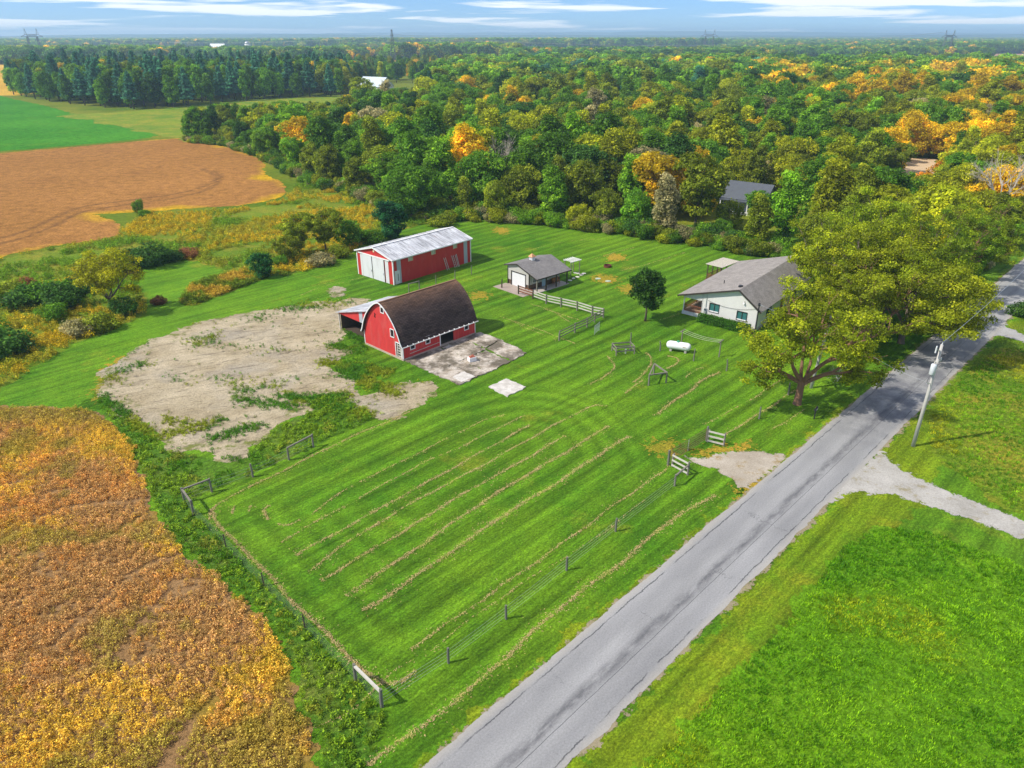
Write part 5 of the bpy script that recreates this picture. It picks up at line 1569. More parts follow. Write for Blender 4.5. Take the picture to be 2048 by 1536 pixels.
def board_panel(name, q0, q1, label, rails=3, brace=None, h=1.25):
    root = empty(name, q0, 0); o_ = root.location.copy()
    e = q1 - q0
    for q in (Vector((0, 0, 0)), e): post_mesh(h + .08, .17).build('post', M_wood_grey, root, loc=q)
    nrm = Vector((e.y, -e.x, 0)).normalized() * .1
    for i in range(rails):
        z = h - .08 - i * (h - .3) / max(rails - 1, 1)
        MB().bar(nrm + Vector((0, 0, z)), e + nrm + Vector((0, 0, z)), .04, .16).build('board', M_wood_pale, root)
    if brace is not None:
        bq = brace - q0
        post_mesh(1.15, .15).build('post', M_wood_grey, root, loc=bq)
        MB().bar(bq + Vector((0, 0, 1.0)), e + Vector((0, 0, 1.0)), .12, .12).build('brace', M_wood_grey, root)
    return tag(root, label, 'fence panel')
board_panel('gateway_fence', P3(1344, 933), P3(1375, 950), 'three-board fence panel with a brace post beside the gateway gravel', 3, P3(1349, 972))
board_panel('gateway_fence', P3(1415, 884), P3(1447, 892), 'three-board fence panel at the far end of the tube gate', 3)

# three-board yard fence
yf = empty('board_fence', P3(1065, 597), 0)
yf.location = (2.9, 94.36, 0); org = yf.location.copy()
Q1 = [(-1.48, 99.21), (.92, 96.45), (2.9, 94.36), (4.68, 92.34), (6.62, 91.04), (8.68, 89.64), (10.51, 87.8), (11.9, 87.0)]
Q2 = [(11.9, 87.0), (10.6, 85.4), (9.45, 83.62), (7.76, 81.8), (5.68, 79.25)]
for x, y in Q1: post_mesh(1.35, .18).build('post', M_wood_dark if y > 93 else M_wood_grey, yf, loc=(x - org.x, y - org.y, 0))
for i, (a, b) in enumerate(zip(Q1[:-1], Q1[1:])):
    if i == 0: continue
    a, b = Vector((*a, 0)) - org, Vector((*b, 0)) - org
    e = (b - a).normalized(); nrm = Vector((-e.y, e.x, 0)) * .09
    for z in (1.18, .82, .44): MB().bar(a + nrm + Vector((0, 0, z)), b + nrm + Vector((0, 0, z)), .04, .15).build('board', M_wood_pale if i > 1 else M_wood_brown, yf)
tag(yf, 'pale three-board fence running from the garage apron into the lawn', 'fence')
yg = empty('side_fence', (8.6, 82.8, 0)); org = yg.location.copy()
for x, y in Q2[1:]: post_mesh(1.3, .17).build('post', M_wood_grey, yg, loc=(x - org.x, y - org.y, 0))
for a, b in zip(Q2[:-1], Q2[1:]):
    a, b = Vector((*a, 0)) - org, Vector((*b, 0)) - org
    e = (b - a).normalized(); nrm = Vector((-e.y, e.x, 0)) * .09
    for z in (1.2, .85, .5): MB().bar(a + nrm + Vector((0, 0, z)), b + nrm + Vector((0, 0, z)), .04, .13).build('board', M_wood_grey, yg)
tag(yg, 'dark weathered board fence meeting the pale fence at a corner', 'fence')
wg = empty('wire_gate', (10.12, 81.12, 0), 0)
e = Vector((.75, 1.35, 0))
for t in (0, 1): MB().tube([e * t, e * t + Vector((0, 0, 1.2))], .03, 6).build('upright', M_galv, wg)
for z in (.15, .65, 1.15): MB().tube([Vector((0, 0, z)), e + Vector((0, 0, z))], .022, 6).build('bar', M_galv, wg)
m = MB()
for i in range(8): m.tube([e * (i / 8) + Vector((0, 0, .15)), e * ((i + 1) / 8) + Vector((0, 0, 1.15))], .012, 3, False); m.tube([e * ((i + 1) / 8) + Vector((0, 0, .15)), e * (i / 8) + Vector((0, 0, 1.15))], .012, 3, False)
m.build('mesh', M_galv, wg)
tag(wg, 'small galvanised mesh gate standing open beside the dark board fence', 'gate')

# lone posts
for u, v, h, lab in ((1261, 686, 1.35, 'grey post standing alone behind the timber well frame'), (1320, 702, 1.25, 'grey post beside the small end of the gas tank'), (1387, 722, 1.5, 'grey post in the lawn between gas tank and clothesline'),
                     (1453, 742, 1.4, 'grey post in the lawn below the clothesline'), (1518, 838, 1.3, 'grey fence post in the lawn between gate and mailbox'), (1576, 790, 1.4, 'grey post beside the roadside walnut trunk'),
                     (1775 / 1, 812, .0, '')):
    if h <= 0: continue
    tag(post_mesh(h, .15).build('fence_post', M_post, None, loc=P3(u, v)), lab, 'post')
# rail and posts behind the barn
bb = empty('hitching_rail', P3(829, 583), 0); org = bb.location.copy()
a, b = P3(818, 585) - org, P3(839, 579) - org
for q in (a, b): post_mesh(1.3, .15).build('post', M_wood_grey, bb, loc=q)
MB().bar(a + Vector((0, 0, 1.25)), b + Vector((0, 0, 1.25)), .12, .12).build('rail', M_wood_grey, bb)
tag(bb, 'two posts with a top rail behind the arched barn', 'rail')
for j, (u, v) in enumerate(((872, 569), (910, 559), (943, 549))):
    tag(post_mesh(1.45, .12).build('fence_post', M_post, None, loc=P3(u, v)), 'thin grey post in the lawn between barn and red shed', 'post', 'posts between barn and shed')

# timber frame round the well and the triangle frame
wf = empty('timber_well_frame', P3(1248, 705), math.radians(8)); 
cs = [(-1.15, -.75), (1.05, -.6), (.95, .75), (-1.25, .7)]
for x, y in cs: post_mesh(1.0, .15).build('post', M_wood_grey, wf, loc=(x, y, 0))
for (x, y), (x2, y2) in zip(cs, cs[1:] + cs[:1]):
    for z in (.92, .5): MB().bar((x, y, z), (x2, y2, z), .05, .15).build('board', M_wood_grey, wf)
MB().tube([(.1, -.3, -.1), (.1, -.3, .55)], [.1, .1], 8).build('well_pipe', M_galv, wf)
tag(wf, 'square frame of weathered boards around a well pipe in the lawn', 'frame')
tf = empty('triangle_frame', P3(1314, 760), 0); org = tf.location.copy()
cs = [P3(1297, 771) - org, P3(1332, 766) - org, P3(1307, 748) - org]
for q in cs: post_mesh(1.28, .16).build('post', M_wood_grey, tf, loc=q)
for q, q2 in zip(cs, cs[1:] + cs[:1]): MB().bar(q + Vector((0, 0, 1.22)), q2 + Vector((0, 0, 1.22)), .13, .12).build('rail', M_wood_grey, tf)
tag(tf, 'three grey posts joined by rails into a triangle on the lawn', 'frame')

# gas tank
tk = empty('propane_tank', (19.35, 76.0, 0), math.atan2(-.42, 1))
prof_t = [(-1.42, .02), (-1.40, .16), (-1.33, .30), (-1.20, .41), (-1.02, .465), (-.9, .475), (.9, .475), (1.02, .465), (1.20, .41), (1.33, .30), (1.40, .16), (1.42, .02)]
MB().tube([(x, 0, .72) for x, _ in prof_t], [rr for _, rr in prof_t], 24).build('shell', mat_plain('white_tank_paint', (.80, .80, .79), .35, .04, 1), tk, smooth=True)
MB().tube([(-.1, 0, 1.15), (-.1, 0, 1.28), (-.1, 0, 1.34)], [.17, .17, .10], 12).build('dome_lid', mat_plain('green_lid', (.05, .30, .16), .5, .1, 3), tk, smooth=True)
for x in (-.85, .85):
    MB().box(x - .12, -.3, -.05, x + .12, .3, .30).build('cradle_block', M_conc, tk)
for x in (-.85, .85):
    m = MB(); m.bar((x, -.25, .25), (x, -.3, .45), .12, .06); m.bar((x, .25, .25), (x, .3, .45), .12, .06); m.build('foot', M_galv, tk)
MB().box(.55, -.482, .74, .95, -.468, .82).build('decal', mat_plain('faded_decal', (.30, .25, .08), .6), tk)
tag(tk, 'white horizontal propane tank with green dome lid on the lawn', 'gas tank')

# clothesline
cl = empty('clothesline', P3(1362, 692), 0); org = cl.location.copy()
A, B = P3(1362, 692) - org, P3(1438, 714) - org
e = (B - A).normalized(); nrm = Vector((-e.y, e.x, 0))
for q in (A, B):
    post_mesh(1.95, .14).build('post', M_wood_grey, cl, loc=q)
    MB().bar(q + nrm * .55 + Vector((0, 0, 1.95)), q - nrm * .55 + Vector((0, 0, 1.95)), .1, .1).build('cross_arm', M_wood_grey, cl)
for s_ in (-.45, 0, .45):
    m = MB(); m.tube([A + nrm * s_ + (B - A) * t + Vector((0, 0, 1.98 - .25 * 4 * t * (1 - t))) for t in np.linspace(0, 1, 9)], .014, 4, False); m.build('line', M_wood_pale, cl)
tag(cl, 'two wooden T posts with sagging clotheslines in front of the house', 'clothesline')

# mailbox
mbx = empty('mailbox', P3(1628, 838), math.atan2(ROAD_D[1], ROAD_D[0]) + .1)
MB().box(-.05, -.05, -.2, .05, .05, 1.0).build('post', M_blackmetal, mbx)
m = MB(); pr2 = [(-.10, 1.0), (-.10, 1.14), (-.07, 1.21), (0, 1.25), (.07, 1.21), (.10, 1.14), (.10, 1.0)]
n_ = len(pr2); m.add([(-.36, y, z) for y, z in pr2] + [(.36, y, z) for y, z in pr2], [tuple(range(n_)), tuple(range(n_, 2 * n_))[::-1]] + [(i, (i + 1) % n_, n_ + (i + 1) % n_, n_ + i) for i in range(n_)])
m.build('box', M_blackmetal, mbx)
MB().box(-.22, -.118, 1.05, .2, -.104, 1.13).build('name_plate', mat_plain('grey_plate', (.5, .5, .5), .5), mbx)
MB().box(.2, .1, 1.1, .24, .115, 1.3).build('flag', mat_plain('red_flag', (.5, .05, .04), .5), mbx)
tag(mbx, 'black mailbox on a post at the edge of the road', 'mailbox')

# fire ring
m = MB(); k_ = 18
for i in range(k_):
    t0, t1 = 6.283 * i / k_, 6.283 * (i + 1) / k_
    m.hexa([(.55 * math.cos(t0), .55 * math.sin(t0), -.02), (.62 * math.cos(t0), .62 * math.sin(t0), -.02), (.62 * math.cos(t1), .62 * math.sin(t1), -.02), (.55 * math.cos(t1), .55 * math.sin(t1), -.02),
            (.55 * math.cos(t0), .55 * math.sin(t0), .35), (.62 * math.cos(t0), .62 * math.sin(t0), .35), (.62 * math.cos(t1), .62 * math.sin(t1), .35), (.55 * math.cos(t1), .55 * math.sin(t1), .35)])
fr_ = empty('fire_ring', P3(1215, 534))
m.build('rim', mat_plain('rusty_rim', (.14, .04, .025), .8, .3, 5), fr_)
MB().prism([(.54 * math.cos(6.283 * i / 14), .54 * math.sin(6.283 * i / 14)) for i in range(14)], -.02, .06).build('ash_bed', mat_plain('ash', (.03, .028, .026), .95), fr_)
tag(fr_, 'rusty dark fire ring on the lawn beyond the garage', 'fire ring')
M_lid = mat_plain('pale_green_lid', (.42, .52, .40), .7, .15, 3)
for u, v in ((1196, 558), (1216, 563)):
    m = MB(); m.prism([(.42 * math.cos(6.283 * i / 12), .3 * math.sin(6.283 * i / 12)) for i in range(12)], -.03, .1)
    tag(m.build('tank_lid', M_lid, None, loc=P3(u, v)), 'pale round septic lid in a worn patch of lawn', 'lid', 'septic lids in the lawn')

# ---------------------------------------------------------------- utility poles and lines
M_pole = mat_plain('weathered_pole', (.46, .44, .40), .9, .2, 2, streak=(3, 3, .2), dirt=((.28, .26, .22), .5))
def utility_pole(name, base, h, label, gear=True, rz=0.0, lean=(0, 0)):
    root = empty(name, base, rz)
    root.rotation_euler.x, root.rotation_euler.y = lean
    MB().tube([(0, 0, -.3), (0, 0, h * .5), (0, 0, h)], [.17, .145, .115], 12).build('pole', M_pole, root, smooth=True)
    if gear:
        tr = MB().tube([(-.36, -.1, h - 2.65), (-.36, -.1, h - 2.6), (-.36, -.1, h - 1.75), (-.36, -.1, h - 1.68)], [.18, .22, .22, .18], 16).build('transformer', mat_plain('grey_transformer', (.60, .62, .63), .4, .06, 2), root, smooth=True)
        MB().tube([(-.36, -.1, h - 1.68), (-.36, -.1, h - 1.38)], [.06, .03], 8).build('bushing', mat_plain('porcelain', (.55, .50, .45), .3), tr)
        MB().bar((-.36, -.1, h - 2.1), (0, 0, h - 2.1), .1, .08).build('bracket', M_galv, tr)
        MB().bar((0, 0, h - .55), (-.62, -.1, h - .3), .06, .06).build('arm', M_galv, root)
        MB().tube([(-.62, -.1, h - .62), (-.62, -.1, h + .0)], [.055, .055], 8).build('fuse_cutout', mat_plain('white_porcelain', (.72, .72, .72), .3), root)
        MB().bar((-.2, 0, h - 1.55), (.5, .1, h - 1.55), .07, .07).build('arm', M_galv, root)
        MB().tube([(.48, .1, h - 1.5), (.48, .1, h - 1.3)], .05, 8).build('insulator', mat_plain('grey_porcelain', (.6, .6, .6), .3), root)
        MB().tube([(0, 0, h), (0, 0, h + .2)], [.06, .03], 8).build('insulator', mat_plain('grey_porcelain2', (.6, .6, .6), .3), root)
        MB().tube([(.16, .02, -.1), (.13, .02, h - 3.2)], .045, 8).build('conduit', M_galv, root)
        MB().bar((0, 0, h - 3.6), (-.75, -.2, h - 3.35), .05, .05).build('arm', M_galv, root)
        m = MB(); m.tube([(-.75, -.2, h - 3.35), (-.55, -.1, h - 2.9), (-.3, -.1, h - 2.6)], .015, 4, False); m.tube([(.13, .02, h - 3.2), (.25, .1, h - 2.6), (.0, .1, h - 1.6)], .015, 4, False); m.build('leads', M_blackmetal, root)
    return tag(root, label, 'utility pole')
UP = Vector((35.9, 54.7, 0))
utility_pole('utility_pole', UP, 9.85, 'pale utility pole with a grey transformer beside the road and gravel drive', True, .3)
U2 = Vector((*G(1622, 776), 0))
utility_pole('utility_pole', U2, 8.0, 'plain leaning grey pole behind the roadside walnut tree', False, 0, (.0, .06))
U3 = Vector((96.0, 119.0, 0))
utility_pole('utility_pole', U3, 9.8, 'bare utility pole far along the wooded road', False)
sv = Vector((30.05, 81.75, 0))
root = empty('service_mast', sv)
MB().tube([(0, 0, -.2), (0, 0, 3.9)], [.085, .07], 10).build('mast', M_blackmetal, root)
MB().box(-.12, -.09, 3.55, .12, .09, 3.85).build('weatherhead', M_blackmetal, root)
MB().bar((0, 0, 3.6), (.35, -.1, 3.55), .05, .05).build('bracket', M_galv, root)
tag(root, 'black service mast standing at the corner of the white house', 'service mast')
def cable(name, a, b, sag, label, rad=.02):
    m = MB(); o_ = Vector(a); e_ = Vector(b) - o_
    m.tube([e_ * t - Vector((0, 0, sag * 4 * t * (1 - t))) for t in np.linspace(0, 1, 18)], rad, 4, False)
    return tag(m.build(name, M_galv, None, loc=o_), label, 'cable')
cable('power_line', UP + Vector((0, 0, 10.05)), U3 + Vector((0, 0, 9.7)), 1.4, 'thin power line running from the transformer pole along the road', .018)
cable('power_line', UP + Vector((-.6, -.1, 6.5)), U2 + Vector((.4, 0, 7.5)), .7, 'thin service line from the transformer pole across the road', .014)
cable('power_line', U2 + Vector((.4, 0, 7.6)), sv + Vector((0, 0, 3.75)), .5, 'service line from the leaning pole to the house mast', .014)

# ---------------------------------------------------------------- rows of cut grass left by the mower
k = N('dried_clippings')
oi = k.attr('tone')
c = k.mix(oi, (.33, .23, .085), (.62, .48, .22))
c = k.mix(k.step(k.noise(k.pos(), .7, 4), .5, .68), c, (.44, .42, .10))
M_hay = k.bsdf(c, .95, spec=.05)
def windrow(pts, width, dens, gap=.35, seed=0):
    r = np.random.default_rng(seed)
    L = smooth_line([G(*p) for p in pts], 8)
    seg = np.linalg.norm(np.diff(L, axis=0), axis=1); tot = seg.sum(); acc_ = np.concatenate([[0], np.cumsum(seg)])
    n = int(tot * dens * 1.5)
    s = r.random(n) * tot
    ph = r.random(4) * 6.28
    thick = .45 + .5 * np.sin(s * .35 + ph[0]) * np.sin(s * .9 + ph[1]) + .45 * np.sin(s * 2.3 + ph[2]) * np.sin(s * 5.1 + ph[3])
    keep = r.random(n) < np.clip(thick + 1 - gap * 1.6, .04, 1)
    s = s[keep]; n = len(s)
    x = np.interp(s, acc_, L[:, 0]); y = np.interp(s, acc_, L[:, 1])
    i = np.clip(np.searchsorted(acc_, s) - 1, 0, len(seg) - 1)
    d = np.diff(L, axis=0)[i] / seg[i][:, None]
    # clots: snap some flakes towards lumps
    off = r.normal(0, width * .34, n) * (.6 + .6 * np.abs(np.sin(s * 1.9 + ph[2]))) + .06 * np.sin(s * 1.1 + ph[3])
    loose = r.random(n) < .16; off = np.where(loose, off * 3.5, off)
    C = np.column_stack([x - d[:, 1] * off, y + d[:, 0] * off, .025 + .05 * r.random(n) * np.exp(-(off / width) ** 2)])
    V, Q = quads_from(C, np.column_stack([r.normal(0, .5, n), r.normal(0, .5, n), np.full(n, 1.0)]), .105, r, .45)
    me = np_mesh('hay_windrow', V, Q, M_hay, {'tone': np.repeat(r.random(n), 4)})
    return link('hay_windrow', me)
ROWS = [  # photo survey of the rows, width m, flakes per m
    ([(735, 1532), (860, 1440), (940, 1380), (1060, 1270), (1140, 1200), (1250, 1120), (1330, 1050), (1430, 990)], .34, 60, .12),
    ([(820, 1300), (900, 1245), (1000, 1175), (1100, 1105), (1160, 1062), (1230, 1010), (1290, 968), (1330, 940), (1336, 915)], .20, 36, .30),
    ([(725, 1222), (760, 1202), (850, 1140), (930, 1085), (1020, 1022), (1100, 975), (1180, 922), (1258, 872)], .36, 66, .10),
    ([(692, 1192), (740, 1158), (800, 1120), (900, 1050), (990, 990), (1080, 935), (1160, 888), (1215, 852)], .32, 62, .14),
    ([(640, 1162), (680, 1142), (740, 1100), (800, 1070), (850, 1035), (950, 975), (1040, 925), (1130, 872)], .28, 54, .22),
    ([(614, 1145), (680, 1095), (760, 1045), (850, 992), (950, 940), (1030, 895), (1110, 850), (1180, 815), (1215, 812)], .24, 46, .26),
    ([(592, 1112), (650, 1078), (730, 1035), (800, 995), (900, 940), (980, 895), (1060, 850)], .26, 48, .24),
    ([(560, 1085), (640, 1040), (740, 985), (840, 930), (930, 890), (1020, 845), (1060, 828)], .18, 34, .42),
    ([(620, 1030), (700, 975), (780, 935), (870, 890), (960, 845), (1010, 830)], .18, 34, .42),
    ([(420, 1040), (425, 1018), (450, 1000), (520, 965), (600, 925), (680, 885), (760, 850), (830, 820)], .22, 48, .20),
    ([(421, 1020), (445, 1059), (479, 1092), (527, 1140), (599, 1217), (671, 1284), (718, 1336), (745, 1356), (776, 1368), (805, 1360), (830, 1340)], .30, 70, .0),
    ([(585, 1480), (700, 1420), (800, 1335), (850, 1310), (960, 1225), (1080, 1145), (1180, 1085), (1290, 1000)], .12, 14, .50),
    ([(535, 1040), (530, 1022), (540, 1010)], .22, 70, .05), ([(555, 1048), (575, 1050), (600, 1040)], .18, 40, .2), ([(462, 1028), (470, 1012)], .22, 50, .1), ([(495, 1024), (502, 1012)], .18, 40, .1),
    ([(1308, 832), (1340, 808), (1380, 782), (1400, 765), (1422, 752), (1440, 744)], .34, 60, .14), ([(1252, 788), (1268, 772), (1285, 760)], .22, 46, .2),
    ([(1180, 770), (1210, 752), (1230, 735), (1222, 722), (1213, 712)], .22, 42, .2), ([(1265, 765), (1285, 752), (1300, 730), (1300, 712), (1292, 706)], .24, 48, .16),
    ([(1335, 738), (1352, 728), (1355, 718), (1335, 712)], .22, 52, .12), ([(1452, 870), (1490, 845), (1540, 815), (1580, 788), (1620, 765)], .26, 42, .24), ([(1410, 850), (1445, 830), (1480, 812), (1520, 788), (1560, 760)], .16, 26, .45),
    ([(1370, 755), (1385, 745), (1405, 735)], .2, 30, .3), ([(1540, 862), (1580, 838), (1610, 820)], .14, 20, .4),
    ([(1155, 690), (1100, 668), (1050, 650), (1020, 640)], .18, 30, .3), ([(1140, 645), (1100, 620), (1060, 608)], .16, 26, .3), ([(1000, 632), (1040, 650), (1080, 668), (1120, 682)], .14, 20, .4), ([(1090, 618), (1130, 632), (1160, 640)], .16, 30, .2),
    ([(1240, 542), (1290, 530), (1340, 515), (1370, 505)], .2, 16, .4), ([(1185, 520), (1230, 505), (1270, 495)], .2, 14, .4), ([(1060, 500), (1120, 485), (1200, 478)], .2, 12, .5), ([(1320, 640), (1380, 620), (1400, 600)], .14, 14, .4),
    ([(600, 592), (640, 575), (700, 562), (760, 545)], .16, 12, .4), ([(840, 602), (900, 585), (940, 570)], .14, 12, .5),
]
for i, (pts, w, dn, gp) in enumerate(ROWS):
    o = windrow(pts, w * .85, max(dn, 20) * 1.15, gp + .06, 300 + i)
    v_ = np.mean([p[1] for p in pts])
    if i in (10, 9): lab, grp = ('curving edge row of dried clippings inside the paddock fence', 'edge rows of clippings')
    elif i == 0: lab, grp = ('thick row of dried clippings on the verge between paddock fence and road', None)
    elif v_ > 810 and pts[0][0] < 1400: lab, grp = ('straw-coloured row of dried mown grass lying along the paddock', 'rows of clippings in the paddock')
    else: lab, grp = ('broken straw-coloured row of mown grass on the house lawn', 'rows of clippings on the house lawn')
    tag(o, lab, 'grass clippings', grp)

# ================================================================ trees that stand on their own
def open_tree(nm, H, R, seed, leaf, nleaf, lean=(0, 0), crown_off=(0, 0), z0=.28, r0=.34, flat=.55, crad=1.35, nclump=70, twig=True, bark=M_bark_red):
    """an open-crowned walnut: forking limbs carry flat sprays of leaves with gaps between"""
    r = np.random.default_rng(seed)
    m = MB(); tips = []
    def grow(p, d, L, rad, lev):
        segs = [p]; dirs = d
        for i in range(3):
            dirs = dirs + r.normal(0, .16, 3) + np.array([0, 0, .05 if lev < 2 else .0]); dirs /= np.linalg.norm(dirs)
            segs.append(segs[-1] + dirs * L / 3)
        m.tube(segs, [rad, rad * .86, rad * .72, rad * .58], 7 if lev > 2 else 5 if lev > 0 else 3, False)
        if lev == 0: tips.append(segs[-1]); return
        if lev <= 2: tips.append(segs[2]); tips.append(segs[-1])
        for j in range(3 if lev > 1 else 2):
            nd = dirs + r.normal(0, .55, 3) * np.array([1, 1, .55]); nd[2] = max(nd[2], -.15); nd /= np.linalg.norm(nd)
            grow(segs[2] + (segs[3] - segs[2]) * r.random(), nd, L * (.60 + .22 * r.random()), rad * .52, lev - 1)
    base_top = np.array([lean[0], lean[1], H * z0])
    m.tube([(0, 0, -.2), (0, 0, .15), base_top * .5, base_top], [r0 * 1.5, r0 * 1.08, r0 * .95, r0 * .85], 10, False)
    nl = 6
    for i in range(nl):
        a = 6.283 * (i + .5 * r.random()) / nl
        sl = .55 + .6 * r.random()
        d = np.array([math.cos(a) * sl + crown_off[0] / H, math.sin(a) * sl + crown_off[1] / H, .75]); d /= np.linalg.norm(d)
        grow(base_top * (.78 + .22 * r.random()), d, min(R, H) * .46, r0 * .5, 3)
    T = np.array(tips)
    # scale the skeleton to the wanted size
    lo_, hi_ = T.min(0), T.max(0)
    sx = 2 * R / max(hi_[0] - lo_[0], 1e-3); sy = 2 * R / max(hi_[1] - lo_[1], 1e-3); sz = (H * .97 - base_top[2]) / (hi_[2] - base_top[2])
    def warp(P):
        P = np.array(P, float); f = np.clip((P[:, 2] - base_top[2] * .7) / (H * .25), 0, 1)
        P[:, 0] = P[:, 0] * (1 + (sx - 1) * f); P[:, 1] = P[:, 1] * (1 + (sy - 1) * f)
        P[:, 2] = np.where(P[:, 2] > base_top[2], base_top[2] + (P[:, 2] - base_top[2]) * sz, P[:, 2])
        return P
    m.v = [tuple(p) for p in warp(m.v)]
    T = warp(T)
    o = m.build(nm + '_trunk', bark, smooth=True); K = Kind(); K.trunk = o.data; bpy.data.objects.remove(o)
    sel = r.permutation(len(T))[:nclump]
    cen = T[sel] + r.normal(0, .25, (len(sel), 3))
    rad = crad * (.65 + .6 * r.random(len(sel)))
    K.crown = crown_mesh(nm + '_crown', cen, rad, max(6, nleaf // max(len(sel), 1)), leaf, seed + 3, up=.55, flat=flat, hollow=.15)
    K.H, K.R = H, R
    return K
WALNUT = (.27, .325, .011)
K_w1 = open_tree('walnut', 11.5, 6.0, 401, .16, 30000, (.15, .1), nclump=170, crad=.85, bark=M_bark_red, z0=.2)
K_w2 = open_tree('great_walnut', 14.0, 8.6, 402, .18, 50000, (.1, .1), nclump=270, crad=1.1, r0=.36, z0=.16, bark=M_bark)
K_w3 = open_tree('tall_walnut', 13.0, 6.6, 403, .18, 36000, (0, .1), nclump=200, crad=.98, r0=.33, z0=.18, bark=M_bark)
x, y = G(1594, 808)
tree('walnut_tree', K_w1, x, y, 12.4, .4, WALNUT, 'yellow-green walnut with reddish trunk at the roadside beside the mailbox')
tree('walnut_tree', K_w2, 46.5, 78.5, 14.2, 1.3, np.array(WALNUT) * (1.0, .95, 1), 'great spreading yellow-green walnut reaching over the road beside the house')
tree('walnut_tree', K_w3, 44.5, 90.0, 14.0, 2.2, np.array(WALNUT) * .95, 'tall yellow-green walnut growing against the road side of the house')
tree('walnut_tree', K_w3, 55.0, 93.5, 13.0, 4.4, np.array(WALNUT) * (.8, .95, 1), 'yellow-green walnut between the great walnut and the wood')
tree('walnut_tree', K_w1, 61.0, 97.0, 11.5, 5.0, (.13, .22, .010), 'greener walnut where the wood meets the road')
tree('walnut_tree', K_w3, 51.0, 101.0, 13.5, 3.1, np.array(WALNUT) * (.9, 1, 1), 'yellow-green walnut behind the far corner of the house')
tree('walnut_tree', K_w1, 41.0, 76.0, 11.0, 2.9, np.array(WALNUT) * (1, 1, 1), 'yellow-green walnut between the roadside walnut and the great walnut', wide=1.15)
tree('walnut_tree', K_w2, 47.5, 86.0, 13.0, 3.6, np.array(WALNUT) * (.92, .98, 1), 'broad yellow-green walnut standing between two taller walnuts')
tree('walnut_tree', K_w1, 70.0, 106.0, 11.5, 2.0, np.array(WALNUT) * (.8, .9, 1), 'small yellow-green walnut beside the road at the edge of the wood')
K_dead = Kind()
dl = branchy_mesh('dead_limb', 5.0, 2, 77, M_bark_pale, 3, .06, .1)
db = empty('dead_branch', (*G(1700, 778), 0))
o = link('twigs', dl, db); o.rotation_euler = (math.radians(-55), math.radians(60), 0); o.location = (-1.5, 0, .9); o.scale = (.75, .75, .75)
tag(db, 'bleached bare branch hanging low beside the roadside walnut', 'branch')
# young maple on the lawn
K_y = make_kind('young_maple', 6.8, 2.25, 1.9, 'round', 40, .72, 190, .21, 501, r0=.13, limbs=9, hollow=.3)
x, y = G(1290, 642)
tree('young_maple', K_y, x, y, 7.4, 1.0, (.055, .140, .016), 'young dark green maple with a slim trunk on the mown lawn')

# evergreen and bushes round the shed and along the creek
def bush(u, v, h, col, label, kind=0, wide=1.0, name='bush', cat='bush', group=None):
    x, y = G(u, v)
    return tree(name, K_bush[kind] if isinstance(kind, int) else kind, x, y, h, (u * 13 + v * 7) % 6.28, col, label, cat, group, wide, crown_name='foliage', trunk_name='stems')
x, y = G(786, 478)
tree('round_evergreen', make_kind('evergreen', 7.2, 2.5, .3, 'tall', 40, .85, 200, .24, 511, r0=.12), x, y, 7.6, .5, (.036, .165, .050), 'dense blue-green rounded tree behind the red shed')
x, y = G(528, 553)
tree('bushy_evergreen', make_kind('small_evergreen', 4.0, 1.9, .1, 'tall', 36, .6, 150, .17, 521, r0=.08), x, y, 4.2, .5, (.032, .135, .028), 'small dark green cone-shaped tree beside the mown path')
x, y = G(222, 622)
tree('yellow_ash', open_tree('yellow_ash', 9.0, 3.9, 531, .21, 11000, (.2, 0), nclump=75, crad=1.05, r0=.2, z0=.24, bark=M_bark), x, y, 8.2, .2, (.46, .46, .012), 'yellow ash with open crown standing by the creek')
KT = KINDS['thorn']
for u, v, h, col, lab in ((598, 508, 7.0, 'olive', 'olive willow-like tree near the end of the red shed'), (652, 502, 7.2, 'olive', 'brownish olive tree beside the red shed'), (575, 520, 4.5, 'olive', 'low olive tree left of the shed thicket'.replace('left of', 'beside')),
                          (700, 490, 5.0, 'green', 'bushy green tree between shed and evergreen')):
    x, y = G(u, v); tree('willow_tree', KT if h < 6 else KINDS['elm'], x, y, h, u % 6, np.array(PAL[col]) * 1.05, lab, wide=1.0)
